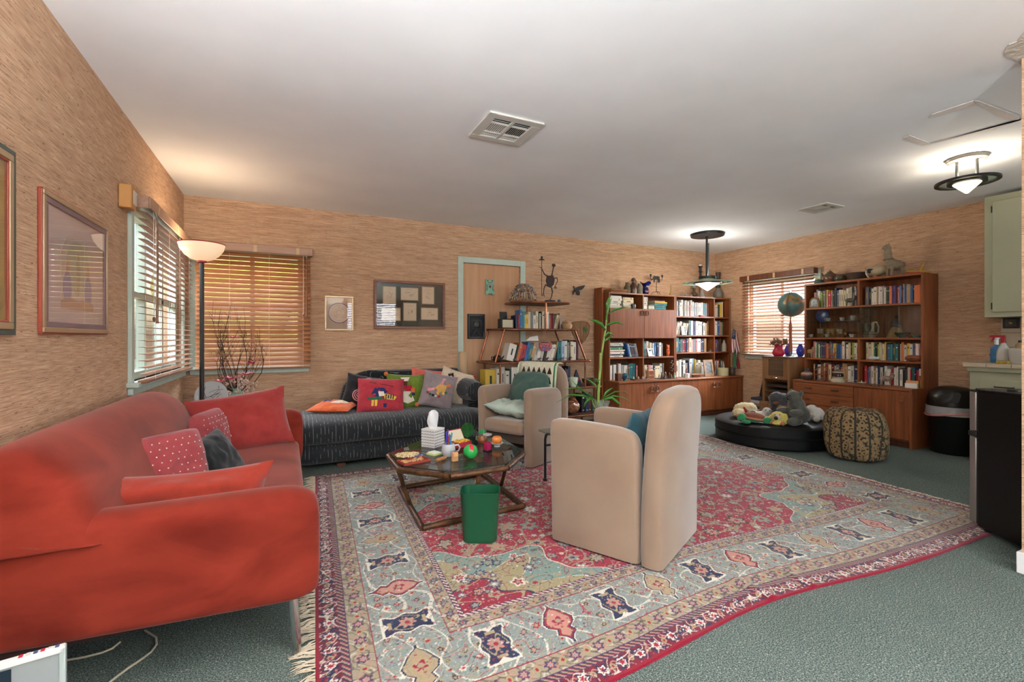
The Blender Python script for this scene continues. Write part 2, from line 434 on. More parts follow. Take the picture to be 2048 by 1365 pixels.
# ceiling vents -------------------------------------------------------
M_VENT = mat('vent_enamel', '#c9c8c2', 0.5)
def vent(label, cx, cy, w):
    t = thing('ceiling_vent', label, 'vent', (cx, cy, CEIL))
    h = w / 2; b = 0.055 * w / 0.36
    fr = MB()
    fr.box(-h, h, -h, -h + b, -0.012, 0).box(-h, h, h - b, h, -0.012, 0).box(-h, -h + b, -h + b, h - b, -0.012, 0).box(h - b, h, -h + b, h - b, -0.012, 0)
    fr.box(-0.011, 0.011, -h + b, h - b, -0.012, 0)
    q = (h - b) * 0.5
    fr.box(-h + b, h - b, -q - 0.006, -q + 0.006, -0.012, 0).box(-h + b, h - b, q - 0.006, q + 0.006, -0.012, 0)
    fr.build('frame', M_VENT, t, bevel=0.003)
    box(-h + b, h - b, -h + b, h - b, -0.0012, -0.0004).build('duct_shade', mat('vent_shade', '#17120f', 0.9), t, flat=True)  # flat dark sheet standing in for the shade inside the opening
    n = 9
    for side in (-1, 1):
        x0, x1 = (-h + b, -0.011) if side < 0 else (0.011, h - b)
        for i in range(n):                                              # middle fields: blades run across
            x = x0 + (x1 - x0) * (i + 0.5) / n
            MB().box(-0.0008, 0.0008, -q + 0.007, q - 0.007, -0.0032, 0.0032, T(x, 0, -0.0082) @ ry(0.9 * side)).build('blade', M_VENT, t, flat=True)
        for s2 in (-1, 1):
            for i in range(3):
                y = s2 * (q + 0.006 + (h - b - q - 0.006) * (i + 0.5) / 3)
                MB().box(x0, x1, -0.0008, 0.0008, -0.0036, 0.0036, T(0, y, -0.0072) @ rx(s2 * 0.9)).build('blade', M_VENT, t, flat=True)
    return t
vent('square white ceiling vent above the coffee table', 1.244, 2.66, 0.365)
vent('square white ceiling vent in front of the glass-fronted bookcase', 4.89, 2.87, 0.30)
# ================================================================ RUG
# pattern woven into the pile: one colour per knot (a colour attribute on the pile grid)
RL, RWd = 4.02, 2.82                      # woven length (left-right) and width (near-far)
RC = [(0.06, 1.19), (3.97, 1.165), (4.22, 4.08), (0.20, 4.00)]    # near-left, near-right, far-right, far-left
def rug_xy(a, b):                         # a,b in 0..1
    x = (1 - a) * (1 - b) * RC[0][0] + a * (1 - b) * RC[1][0] + a * b * RC[2][0] + (1 - a) * b * RC[3][0]
    y = (1 - a) * (1 - b) * RC[0][1] + a * (1 - b) * RC[1][1] + a * b * RC[2][1] + (1 - a) * b * RC[3][1]
    y = y + (1 - b) ** 3 * (0.095 * np.exp(-((a - 0.45) / 0.17) ** 2))
    return x, y
def rug_z(x, y):
    z = 0.011 + 0.0 * x
    for x0, sl, w, h, yc, yl in ((1.86, -0.10, 0.028, 0.013, 1.25, 0.34), (2.10, 0.06, 0.022, 0.010, 1.20, 0.30), (1.30, 0.1, 0.09, 0.006, 1.2, 0.4), (2.85, -0.1, 0.10, 0.006, 1.2, 0.4)):
        z = z + h * np.exp(-((x - x0 - sl * (y - 1.2)) / w) ** 2) * np.exp(-((y - yc) / yl) ** 2)
    return z
def build_rug():
    rs = np.random.RandomState(5)
    # knot grid, finer toward the near edge where it is seen closest
    nu, nv = 1080, 750
    U = np.linspace(0, RL, nu)
    tv = np.linspace(0, 1, nv); V = RWd * (0.62 * tv + 0.38 * tv ** 2)
    u, v = np.meshgrid(U, V)
    hexc = lambda h: np.array(lin(h))
    RED, CRIM, NAVY, BLUE, CREAM, TAN, PUR, TEAL, WHITE, OLIVE, PINK, DK = [hexc(h) for h in (
        '#a31c37', '#951c36', '#252b4c', '#8a9691', '#a3967d', '#b09a78', '#553a5c', '#7c9a92', '#e2dccb', '#a79a72', '#c98a7c', '#3a2a34')]
    img = np.zeros((nv, nu, 3)); img[:] = BLUE
    def smooth_noise(scale, seed):
        r = np.random.RandomState(seed); out = np.zeros_like(u)
        for k in range(7):
            th = r.uniform(0, 2 * PI); f = scale * r.uniform(0.7, 1.4); ph = r.uniform(0, 2 * PI)
            out += np.sin(2 * PI * f * (u * math.cos(th) + v * math.sin(th)) + ph)
        return out / 3.0
    def put(mask, col, a=1.0): img[mask] = img[mask] * (1 - a) + col * a
    d = np.minimum(np.minimum(u, RL - u), np.minimum(v, RWd - v))
    # ---- field
    B = 0.56
    field = d > B
    put(field, RED)
    fu, fv = u - B, v - B; FL, FW = RL - 2 * B, RWd - 2 * B
    vine = smooth_noise(4.2, 11); put(field & (np.abs(vine) < 0.085), CREAM, .75)
    vine2 = smooth_noise(5.0, 23); put(field & (np.abs(vine2) < 0.07), OLIVE, .8)
    def stamp(cx, cy, R, fn):
        i0, i1 = np.searchsorted(V, (cy - R, cy + R)); j0, j1 = np.searchsorted(U, (cx - R, cx + R))
        if i1 <= i0 or j1 <= j0: return
        fn(img[i0:i1, j0:j1], u[i0:i1, j0:j1] - cx, v[i0:i1, j0:j1] - cy)
    def rosette(col_list, R, petals, ph, squash=1.0, rot=0.0):
        def fn(sub, x, y):
            c, s = math.cos(rot), math.sin(rot); X = x * c + y * s; Y = (-x * s + y * c) / squash
            r = np.hypot(X, Y) / R; a = np.arctan2(Y, X)
            e = 0.80 + 0.20 * np.cos(petals * a + ph)
            for k, col in enumerate(col_list):
                m = r < e * (1 - k / len(col_list)); sub[m] = col
        return fn
    pal = [[DK, CREAM, PINK, RED], [NAVY, BLUE, CREAM, RED], [CREAM, BLUE, NAVY], [DK, TAN, CREAM, BLUE], [CREAM, TAN, PINK], [TEAL, CREAM, RED], [OLIVE, CREAM, NAVY], [BLUE, WHITE, PINK]]
    pts = []
    def scatter(n, rmin, rmax, inside, gap, cols=pal, tries=6000):
        cnt = 0
        for _ in range(tries):
            if cnt >= n: break
            x, y = rs.uniform(0, RL), rs.uniform(0, RWd); R = rs.uniform(rmin, rmax)
            if not inside(x, y, R): continue
            if any((x - p[0]) ** 2 + (y - p[1]) ** 2 < (gap * (R + p[2])) ** 2 for p in pts): continue
            pts.append((x, y, R)); cnt += 1
            stamp(x, y, R * 1.1, rosette(cols[rs.randint(len(cols))], R, rs.randint(5, 9), rs.uniform(0, 6), rs.uniform(0.7, 1.0), rs.uniform(0, 3)))
    infield = lambda x, y, R: B + R < x < RL - B - R and B + R < y < RWd - B - R
    scatter(170, 0.045, 0.075, infield, 1.0, tries=9000)
    scatter(420, 0.020, 0.034, infield, 0.98, tries=9000)
    scatter(700, 0.009, 0.016, infield, 1.0, [[CREAM, RED], [DK, CREAM], [BLUE, CREAM], [TAN, NAVY], [WHITE, PINK]])
    # ---- corner pieces of the field
    for cx in (0, FL):
        for cy in (0, FW):
            x = np.abs(fu - cx); y = np.abs(fv - cy) * 1.35
            r = np.hypot(x, y); a = np.arctan2(y, x)
            R0 = 0.66 + 0.075 * np.cos(a * 8) + 0.025 * np.cos(a * 16)
            reg = field & (r < R0)
            put(reg, OLIVE); put(field & (np.abs(r - R0) < 0.010), WHITE); put(field & (np.abs(r - R0 - 0.014) < 0.006), RED)
            lob = reg & (r > R0 - 0.19 - 0.06 * np.cos(a * 8 + PI))
            put(lob, TEAL); put(reg & (np.abs(r - (R0 - 0.19 - 0.06 * np.cos(a * 8 + PI))) < 0.006), WHITE)
            n1 = smooth_noise(6.5, 31 + int(cx * 3 + cy)); put(reg & (np.abs(n1) < 0.13), CREAM, .8); put(reg & (np.abs(n1 - .5) < 0.08), DK, .6); n5 = smooth_noise(9, 61); put(reg & (np.abs(n5) < 0.12), TAN, .75); put(reg & (np.abs(n5 - .7) < 0.10), CRIM, .65)
            R1 = 0.28 + 0.05 * np.cos(a * 6)
            put(reg & (r < R1), CRIM); put(field & (np.abs(r - R1) < 0.007), NAVY)
            put(reg & (r < R1) & (np.abs(n1) < 0.09), TAN)
            for k in range(34):
                rr, aa = rs.uniform(0.05, 0.62), rs.uniform(0.08, 1.5)
                px_, py_ = rr * math.cos(aa), rr * math.sin(aa) / 1.35
                X = B + (px_ if cx == 0 else FL - px_); Y = B + (py_ if cy == 0 else FW - py_)
                R = rs.uniform(0.016, 0.045)
                if B + R < X < RL - B - R and B + R < Y < RWd - B - R:
                    stamp(X, Y, R * 1.1, rosette([[DK, PINK, CREAM], [NAVY, BLUE, CREAM], [CREAM, RED], [PUR, BLUE, WHITE], [WHITE, RED, CREAM]][k % 5], R, 5 + k % 4, k, 0.85, k))
    # ---- borders, each measured inward from the edge: (from, to, ground)
    def band(a, b, col): m = (d >= a) & (d < b); put(m, col); return m
    s_along = np.where(np.minimum(u, RL - u) < np.minimum(v, RWd - v), v - RWd / 2, u - RL / 2)
    def motif_band(a, b, pitch, ground, layers, line=None):
        m = band(a, b, ground); c = (a + b) / 2; h = (b - a) / 2
        sc = smooth_noise(17, 91); put(m & (np.abs(sc) < 0.17), DK, .55); put(m & (np.abs(sc - .7) < 0.15), WHITE, .5)
        x = (np.mod(s_along + pitch / 2, pitch) - pitch / 2); y = d - c
        vn = m & (np.abs(y - 0.55 * h * np.sin(2 * PI * s_along / pitch)) < h * 0.11); put(vn, DK, .6)
        vn = m & (np.abs(y + 0.55 * h * np.sin(2 * PI * s_along / pitch + .8)) < h * 0.10); put(vn, PINK, .7)
        for fx, fy, col in layers:
            r = np.hypot(x / (pitch * fx), y / (h * fy)); an = np.arctan2(y, x)
            put(m & (r < 0.8 + 0.2 * np.cos(6 * an)), col)
        x2 = np.mod(s_along, pitch) - pitch / 2
        put(m & (np.hypot(x2 / (pitch * 0.13), y / (h * 0.4)) < 1), OLIVE); put(m & (np.hypot(x2 / (pitch * 0.06), y / (h * 0.2)) < 1), RED)
        return m
    def barber(a, b, pitch, c1, c2, c3):
        m = band(a, b, c1); t = np.mod((s_along + (d - a) * 1.2) / pitch, 1)
        put(m & (t < 0.36), c2); put(m & (t > 0.72), c3); put(m & ((d < a + .0035) | (d > b - .0035)), PUR)
    band(0, 0.014, hexc('#8a1029'))
    motif_band(0.014, 0.082, 0.085, hexc('#7d1a30'), [(0.36, 0.95, NAVY), (0.26, 0.72, WHITE), (0.15, 0.45, RED)])
    m = (d > 0.014) & (d < 0.082); nn = smooth_noise(13, 77); put(m & (np.abs(nn) < 0.10), WHITE, .8); put(m & (np.abs(nn - .6) < 0.12), NAVY)
    barber(0.082, 0.114, 0.026, CREAM, NAVY, CRIM)
    motif_band(0.114, 0.196, 0.105, CREAM, [(0.24, 0.62, PUR), (0.13, 0.36, PINK), (0.06, 0.18, BLUE)])
    band(0.196, 0.201, CRIM)
    main = band(0.201, 0.470, BLUE)
    band(0.470, 0.475, CRIM)
    motif_band(0.475, 0.536, 0.092, CREAM, [(0.24, 0.68, PUR), (0.12, 0.36, BLUE), (0.06, 0.18, RED)])
    barber(0.536, 0.560, 0.026, WHITE, NAVY, CRIM)
    # main border: vines, flowers, then cartouches and palmettes in turn
    n1 = smooth_noise(5.5, 51); put(main & (np.abs(n1) < 0.06), WHITE, .85); n2 = smooth_noise(7.5, 52); put(main & (np.abs(n2) < 0.05) & (n1 > 0.2), RED, .9)
    put(main & (np.abs(n2 - .55) < 0.035), DK, .55)
    n3 = smooth_noise(13, 53); put(main & (np.abs(n3) < 0.07), TAN, .6); put(main & (np.abs(n3 - .7) < 0.07), RED, .5); n4 = smooth_noise(16, 54); put(main & (np.abs(n4) < 0.05), WHITE, .5)
    inmain = lambda x, y, R: 0.215 + R < min(x, RL - x, y, RWd - y) < 0.455 - R
    pts.clear()
    scatter(640, 0.010, 0.024, inmain, 1.12, [[DK, PINK, CREAM], [CREAM, RED], [RED, TAN], [WHITE, PINK, RED], [TAN, DK, CREAM]])
    def cart(sub, a, b, halo):
        # scooped navy cartouche: a along the border, b across
        A, Bh = 0.055, 0.093
        body = (np.abs(a) < A * (0.78 + 0.30 * np.cos(b / Bh * PI * 1.02) ** 2)) & (np.abs(b) < Bh * (1 - 0.20 * np.exp(-(a / 0.016) ** 2)))
        big = (np.abs(a) < A * (0.92 + 0.30 * np.cos(b / Bh * PI * 1.02) ** 2)) & (np.abs(b) < Bh * 1.10)
        sub[big] = WHITE; sub[body] = NAVY
        r = np.hypot(a, b * 0.9); an = np.arctan2(b, a)
        sub[body & (np.abs(b - 0.05 * np.sin(a * 70)) < 0.006)] = OLIVE
        sub[body & (np.abs(np.abs(b) - 0.068) < 0.008) & (np.abs(a) < 0.022)] = TAN
        sub[r < 0.034 * (0.82 + 0.18 * np.cos(7 * an))] = PINK; sub[r < 0.022 * (0.8 + 0.2 * np.cos(7 * an))] = CREAM; sub[r < 0.010] = RED
    def palm(sub, a, b, red):
        t = b / 0.105
        w = np.interp(t, [-1, -.82, -.62, -.35, -.12, .15, .45, .72, .88, 1], [0, .012, .038, .026, .056, .064, .046, .030, .012, 0])
        sub[np.abs(a) < w + 0.011] = WHITE; sub[np.abs(a) < w + 0.005] = NAVY; sub[np.abs(a) < w - 0.002] = RED if red else TAN
        sub[np.abs(a) < w - 0.012] = TAN if red else CREAM
        sub[np.abs(a) < w - 0.020] = PINK if red else TAN
        r = np.hypot(a, b - 0.012); an = np.arctan2(b, a)
        sub[(r < 0.028 * (0.75 + 0.25 * np.cos(5 * an)))] = CRIM; sub[r < 0.012] = CREAM
    mid = 0.3355
    def place(along_len, fix):
        n = int(round((along_len - 2 * mid) / 0.285)); n += n % 2
        for k in range(n + 1):
            p = mid + (along_len - 2 * mid) * k / n
            yield k, p
    for side in range(4):
        ln = RL if side in (0, 2) else RWd
        for k, p in place(ln, side):
            if k == 0 and side in (1, 3) or (p > ln - mid - 0.01 and side in (1, 3)): continue
            sgn = 1 if (k // 2) % 2 else -1
            def fn(sub, x, y, side=side, k=k, sgn=sgn):
                a, b = (x, y) if side in (0, 2) else (y, x)
                if side in (2, 1): b = -b
                cart(sub, a, b, 0) if k % 2 == 1 else palm(sub, a, b, (k // 2) % 2 == 1)
            cx, cy = {0: (p, mid), 2: (p, RWd - mid), 3: (mid, p), 1: (RL - mid, p)}[side]
            stamp(cx, cy, 0.122, fn)
    # tiny buds sprinkled everywhere
    for cell, rad, prob, seed, alpha in ((.021, .0055, .34, 3, .7), (.013, .0032, .26, 4, .55)):
        gi, gj = np.floor(u / cell).astype(int), np.floor(v / cell).astype(int)
        hsh = np.random.RandomState(seed).rand(400, 400, 4)
        h = hsh[gi % 400, gj % 400]
        ok = (h[..., 0] < prob) & (np.hypot(u - (gi + .25 + .5 * h[..., 1]) * cell, v - (gj + .25 + .5 * h[..., 2]) * cell) < rad) & (d > .2)
        pk = (h[..., 3] * 6).astype(int)
        for q, cc in enumerate((CREAM, NAVY, PINK, OLIVE, CRIM, WHITE)): put(ok & (pk == q), cc, alpha)
    # a little knot-to-knot irregularity of the wool dye
    img *= (1 + 0.10 * rs.uniform(-1, 1, img.shape[:2])[..., None])
    img = np.clip(img * .78, 0, 1)
    # ---- mesh
    a = u / RL; b = v / RWd
    X, Y = rug_xy(a, b); Z = rug_z(X, Y)
    top = np.stack([X, Y, Z], -1).reshape(-1, 3)
    idx = np.arange(nu * nv).reshape(nv, nu)
    quads = np.stack([idx[:-1, :-1], idx[:-1, 1:], idx[1:, 1:], idx[1:, :-1]], -1).reshape(-1, 4)
    rim = np.concatenate([idx[0, :], idx[1:, -1], idx[-1, -2::-1], idx[-2:0:-1, 0]])
    low = top[rim].copy(); low[:, 2] = 0.0008
    nr = len(rim); base = nu * nv; j = np.arange(nr); jn = (j + 1) % nr
    skirt = np.stack([rim[jn], rim[j], base + j, base + jn], -1)
    verts = np.concatenate([top, low]); faces = np.concatenate([quads, skirt])
    cols = np.concatenate([img.reshape(-1, 3), np.tile(np.array(lin('#7a1026')), (nr, 1))])
    me = bpy.data.meshes.new('pile')
    me.vertices.add(len(verts)); me.vertices.foreach_set('co', verts.astype(np.float32).ravel())
    me.loops.add(faces.size); me.loops.foreach_set('vertex_index', faces.astype(np.int32).ravel())
    me.polygons.add(len(faces)); me.polygons.foreach_set('loop_start', np.arange(0, faces.size, 4, dtype=np.int32))
    me.update(calc_edges=True)
    me.polygons.foreach_set('use_smooth', np.ones(len(faces), dtype=bool))
    ca = me.color_attributes.new('wool', 'FLOAT_COLOR', 'POINT')
    ca.data.foreach_set('color', np.concatenate([cols, np.ones((len(cols), 1))], 1).astype(np.float32).ravel())
    m = bpy.data.materials.new('woven_wool'); m.use_nodes = True
    N = m.node_tree.nodes; L = m.node_tree.links; bs = N['Principled BSDF']
    bs.inputs['Roughness'].default_value = 0.95; bs.inputs['Specular IOR Level'].default_value = 0.1; bs.inputs['Sheen Weight'].default_value = 0.15
    at = N.new('ShaderNodeVertexColor'); at.layer_name = 'wool'
    L.new(at.outputs[0], bs.inputs['Base Color'])
    tc = N.new('ShaderNodeTexCoord'); nz = N.new('ShaderNodeTexNoise'); nz.inputs['Scale'].default_value = 320
    L.new(tc.outputs['Object'], nz.inputs['Vector'])
    bp = N.new('ShaderNodeBump'); bp.inputs['Strength'].default_value = 0.5; bp.inputs['Distance'].default_value = 0.003
    L.new(nz.outputs[0], bp.inputs['Height']); L.new(bp.outputs[0], bs.inputs['Normal'])
    me.materials.append(m)
    root = thing('persian_rug', 'large red and blue-grey Persian rug with fringed ends on green carpet', 'rug', (0, 0, 0))
    pile = bpy.data.objects.new('pile', me); COL.objects.link(pile); pile.parent = root
    # fringe at both ends
    M_FR = mat('cotton_fringe', '#c4b59d', 0.9, var=0.12, scale=40)
    rnd = random.Random(9)
    for end in (0, 1):
        mb = MB(); k = 190
        for i in range(k):
            b_ = (i + .5) / k
            x, y = rug_xy(float(end), b_)
            ln = rnd.uniform(0.055, 0.085) if end == 0 else rnd.uniform(0.05, 0.07)
            dr_ = -1 if end == 0 else 1; sk = rnd.uniform(-.035, .035)
            for q in range(6):                                     # a knotted tassel of loose threads
                w = rnd.uniform(0.0009, 0.0017); dy = rnd.uniform(-.011, .011) + sk; l2 = ln * rnd.uniform(.7, 1.1)
                p = [(x, y + rnd.uniform(-.006, .006), 0.008), (x + dr_ * l2 * .3, y + sk * .2 + rnd.uniform(-.002, .002), rnd.uniform(0.006, 0.013)), (x + dr_ * l2 * 0.65, y + dy * .7 + rnd.uniform(-.004, .004), rnd.uniform(0.003, 0.010)), (x + dr_ * l2, y + dy + rnd.uniform(-.005, .005), 0.0025)]
                mb.tube(p, [w, w, w, w * 0.6], 4)
        f = mb.build('fringe', M_FR, root); f['kind'] = 'stuff'
build_rug()
# ================================================================ SOFT FURNITURE
def suede():
    m = bpy.data.materials.new('red_suede'); m.use_nodes = True
    N = m.node_tree.nodes; L = m.node_tree.links; b = N['Principled BSDF']
    b.inputs['Roughness'].default_value = 0.9; b.inputs['Sheen Weight'].default_value = 0.22; b.inputs['Sheen Roughness'].default_value = 0.4
    b.inputs['Sheen Tint'].default_value = (1, 0.68, 0.6, 1); b.inputs['Specular IOR Level'].default_value = 0.15
    tc = N.new('ShaderNodeTexCoord'); n = N.new('ShaderNodeTexNoise'); n.inputs['Scale'].default_value = 4.2; n.inputs['Detail'].default_value = 5; n.inputs['Distortion'].default_value = 0.5
    mp = N.new('ShaderNodeMapping'); mp.inputs['Scale'].default_value = (0.8, 0.8, 1.6); mp.inputs['Rotation'].default_value = (0.5, 0.3, 0)
    L.new(tc.outputs['Object'], mp.inputs[0]); L.new(mp.outputs[0], n.inputs['Vector'])
    r = N.new('ShaderNodeValToRGB'); e = r.color_ramp.elements
    e[0].position = 0.30; e[0].color = (*lin('#631b11'), 1); e[1].position = 0.66; e[1].color = (*lin('#842d1f'), 1)
    L.new(n.outputs[0], r.inputs[0]); L.new(r.outputs[0], b.inputs['Base Color'])
    n2 = N.new('ShaderNodeTexNoise'); n2.inputs['Scale'].default_value = 160; L.new(tc.outputs['Object'], n2.inputs['Vector'])
    bp = N.new('ShaderNodeBump'); bp.inputs['Strength'].default_value = 0.08; bp.inputs['Distance'].default_value = 0.004
    L.new(n2.outputs[0], bp.inputs['Height']); L.new(bp.outputs[0], b.inputs['Normal'])
    return m
M_SUEDE = suede()
def striped(name, axis, ground='#26282b', line='#a9aba6', pitch=34.0):
    """dark cloth with broken pale threads running along lines of constant <axis>"""
    m = bpy.data.materials.new(name); m.use_nodes = True
    N = m.node_tree.nodes; L = m.node_tree.links; b = N['Principled BSDF']
    b.inputs['Roughness'].default_value = 0.9; b.inputs['Sheen Weight'].default_value = 0.2; b.inputs['Specular IOR Level'].default_value = 0.2
    tc = N.new('ShaderNodeTexCoord'); sp = N.new('ShaderNodeSeparateXYZ'); L.new(tc.outputs['Object'], sp.inputs[0])
    def math_(op, a, c=None):
        n = N.new('ShaderNodeMath'); n.operation = op
        for i, s in enumerate((a, c)):
            if s is None: continue
            if isinstance(s, (int, float)): n.inputs[i].default_value = s
            else: L.new(s, n.inputs[i])
        return n.outputs[0]
    wob = N.new('ShaderNodeTexNoise'); wob.inputs['Scale'].default_value = 3; L.new(tc.outputs['Object'], wob.inputs['Vector'])
    c = math_('ADD', sp.outputs['XYZ'.index(axis)], math_('MULTIPLY', wob.outputs[0], 0.03))
    fr = math_('FRACT', math_('MULTIPLY', c, pitch))
    ln = math_('LESS_THAN', fr, 0.10)
    st = [9, 9, 9]; st['XYZ'.index(axis)] = 60
    mp = N.new('ShaderNodeMapping'); mp.inputs['Scale'].default_value = st; L.new(tc.outputs['Object'], mp.inputs[0])
    br = N.new('ShaderNodeTexNoise'); br.inputs['Scale'].default_value = 1.6; L.new(mp.outputs[0], br.inputs['Vector'])
    on = math_('MULTIPLY', ln, math_('GREATER_THAN', br.outputs[0], 0.50))
    x = N.new('ShaderNodeMix'); x.data_type = 'RGBA'; L.new(math_('MULTIPLY', on, 0.5), x.inputs[0])
    x.inputs[6].default_value = (*lin(ground), 1); x.inputs[7].default_value = (*lin(line), 1)
    L.new(x.outputs[2], b.inputs['Base Color'])
    return m
M_STRX = striped('charcoal_stripe_cloth', 'X', '#25272a')
M_STRZ = striped('charcoal_slub_cloth', 'Z', '#17191c', '#8f9696', 40)

# ---- cushions --------------------------------------------------------
def pillow_h(x, y, w, h, t, pinch=0.08):
    """half thickness of a knife-edge cushion at (x,y)"""
    a = min(1, abs(2 * x / w)); b = min(1, abs(2 * y / h))
    return t * 0.5 * ((1 - a ** 2.6) * (1 - b ** 2.6)) ** 0.55
def pillow(name, label, w, h, t, m, M, seed=0, wrinkle=0.008, cat='cushion', group=None, cave=0.07, bend=0.0, n=22, sag=0.0, root=None, rnd_=0.0):
    """cushion in the local XY plane, front toward +Z, placed by matrix M"""
    rnd = random.Random(seed); off = Vector((rnd.uniform(0, 9), rnd.uniform(0, 9), rnd.uniform(0, 9)))
    def P(i, j, s):
        x, y = -1 + 2 * i / n, -1 + 2 * j / n
        # sides drawn in between the corners
        X = x * w / 2 * (1 - cave * (1 - y * y) * abs(x)); Y = y * h / 2 * (1 - cave * (1 - x * x) * abs(y))
        X *= math.sqrt(1 - .5 * rnd_ * y * y * y * y); Y *= math.sqrt(1 - .5 * rnd_ * x * x * x * x)
        z = s * pillow_h(x * w / 2, y * h / 2, w, h, t)
        e = (1 - x ** 4) * (1 - y ** 4)
        q = Vector((x * 2.3, y * 2.3, s)) + off
        z += wrinkle * e * (noise.noise(q * 1.1) * 2 + noise.noise(Vector((q.x * 4.5 + 2 * noise.noise(q), q.y * 1.4, q.z))) * 1.2)
        z += bend * (X / (w / 2)) ** 2 + sag * (Y / (h / 2)) ** 2
        return (X, Y, z)
    mb = MB(); V = {}; vs = []; fs = []
    for s in (1, -1):
        for j in range(n + 1):
            for i in range(n + 1):
                if s < 0 and (i in (0, n) or j in (0, n)): V[(s, i, j)] = V[(1, i, j)]; continue
                V[(s, i, j)] = len(vs); vs.append(P(i, j, s))
    for s in (1, -1):
        for j in range(n):
            for i in range(n):
                q = (V[(s, i, j)], V[(s, i + 1, j)], V[(s, i + 1, j + 1)], V[(s, i, j + 1)])
                fs.append(q if s > 0 else q[::-1])
    mb.add(vs, fs)
    if root is not None:
        o = mb.build(name, m, root, angle=75); o.matrix_local = M; return o, P
    r = thing(name, label, cat, group=group); r.matrix_world = M
    o = mb.build('cover', m, r, angle=75)
    # surface height lookup for stitched decoration: (x,y) in metres -> point on the front
    def surf(x, y, lift=0.002):
        i, j = (x / (w / 2) + 1) * n / 2, (y / (h / 2) + 1) * n / 2
        p = P(min(max(i, 0), n), min(max(j, 0), n), 1); return (x, y, p[2] + lift)
    return r, surf
def stitch(root, surf, poly, m, nm='embroidery', lift=0.004):
    """a flat stitched shape that follows the cushion front"""
    cx = sum(p[0] for p in poly) / len(poly); cy = sum(p[1] for p in poly) / len(poly)
    n = len(poly); rings = []
    for k, l in ((0.0, lift), (0.5, lift), (1.0, lift), (1.0, -0.004)):
        rings.append([surf(cx + (x - cx) * k, cy + (y - cy) * k, l) for x, y in poly])
    vs = [rings[0][0]] + [p for r in rings[1:] for p in r]
    fs = [(0, 1 + j, 1 + (j + 1) % n) for j in range(n)]
    for a in (1, 1 + n): fs += [(a + j, a + n + j, a + n + (j + 1) % n, a + (j + 1) % n) for j in range(n)]
    return MB().add(vs, fs).build(nm, m, root)
def pom(root, p, r, m, nm='pompom'):
    return MB().ell(p, r, 9, 6).build(nm, m, root)
def cloth(name, col, **k): return mat(name, col, 0.92, var=k.pop('var', 0.12), scale=k.pop('scale', 30), bump=k.pop('bump', 0.25), bscale=k.pop('bscale', 420), sheen=0.2, spec=0.15, **k)
def stand(x, y, z, face, lean=0.25, roll=0.0):
    """matrix of a cushion standing on its lower edge centre (x,y,z), front facing angle <face> (radians in plan), leaning back"""
    return T(x, y, z) @ rz(face + PI / 2) @ rx(PI / 2 - lean) @ rz(roll)
def face_to(dx, dy): return math.atan2(dy, dx)

# ---- red sofa --------------------------------------------------------
sofa = thing('sofa', 'red suede sofa with rolled back and chrome legs along the grasscloth wall', 'sofa', (0, 0, 0))
def sofa_back():
    prof = [(-.855, .22), (-.858, .45), (-.855, .62), (-.84, .72), (-.80, .785), (-.735, .81), (-.665, .80), (-.60, .755), (-.55, .68), (-.515, .59), (-.48, .50), (-.45, .41), (-.43, .30), (-.43, .22)]
    rings = []
    secs = [(1.735, .70, .55), (1.74, .84, .80), (1.76, .93, .92), (1.81, .98, .98), (1.90, 1, 1), (2.4, 1, 1), (2.9, 1, 1), (3.25, 1, 1), (3.42, .985, .98), (3.54, .94, .95), (3.62, .85, .88), (3.66, .72, .76), (3.675, .5, .55)]
    for y, s, sx in secs:
        zb = .22 + .29 * max(0, min(1, (1.95 - y) / .06))
        rings.append([(-.86 + (x + .86) * (0.35 + 0.65 * sx), y, max(zb, .22 + (z - .22) * s)) for x, z in prof])
    return MB().loft(rings)
sofa_back().build('back', M_SUEDE, sofa, sub=2)
def sofa_arm(y0, y1, skew=0.0, flare=0.0):
    # thick upright panel, top and front rounded; sections along X
    rings = []
    secs = [(-.855, .86, .62), (-.845, .97, .90), (-.80, 1, 1), (-.5, 1, 1), (-.2, 1.03, 1), (-.03, 1.05, 1), (.04, 1.03, .96), (.085, .97, .84), (.105, .88, .62)]
    for x, hs, ts in secs:
        yc = (y0 + y1) / 2 + skew * (-x + .1); h = (y1 - y0) / 2 * ts; zt = .22 + (.585 - .22) * hs
        zb = .22 + (0.0 if x < .05 else (x - .05) * 0.5)
        r = min(h * 0.95, .075)
        ring = []
        for k in range(7): a = PI * k / 6; ring.append((x, yc + flare * ((zt - .22) / .4) + h * math.cos(a), zt - r + r * math.sin(a) ** 0.8))
        ring += [(x, yc - h * 1.0, .42), (x, yc - h * .98, zb + .02), (x, yc - h * .86, zb), (x, yc + h * .86, zb), (x, yc + h * .98, zb + .02), (x, yc + h, .42)]
        rings.append(ring)
    return MB().loft(rings)
sofa_arm(1.70, 1.885, 0.09, -0.012).build('arm', M_SUEDE, sofa, sub=2)
sofa_arm(3.655, 3.83, 0.02, 0.0).build('arm', M_SUEDE, sofa, sub=2)
def seat_cushion():
    rings = []
    for k in range(13):
        x = -.47 + .545 * k / 12; e = abs(k / 12 - .5) * 2
        ring = []
        for j in range(15):
            y = 1.865 + 1.805 * j / 14
            q = Vector((x * 5, y * 2.5, 1.3))
            z = .405 - .035 * e ** 5 + .010 * noise.noise(Vector((x * 3, y * 9, 0))) + .008 * noise.noise(q)
            ring.append((x, y, z))
        ring += [(x, 3.67, .235), (x, 1.865, .235)]
        rings.append(ring)
    return MB().loft(rings)
seat_cushion().build('seat_cushion', M_SUEDE, sofa, bevel=0.03, seg=4)
box(-.83, .02, 1.80, 3.74, .205, .235).build('frame', mat('dark_lining', '#2a1512', 0.9), sofa)
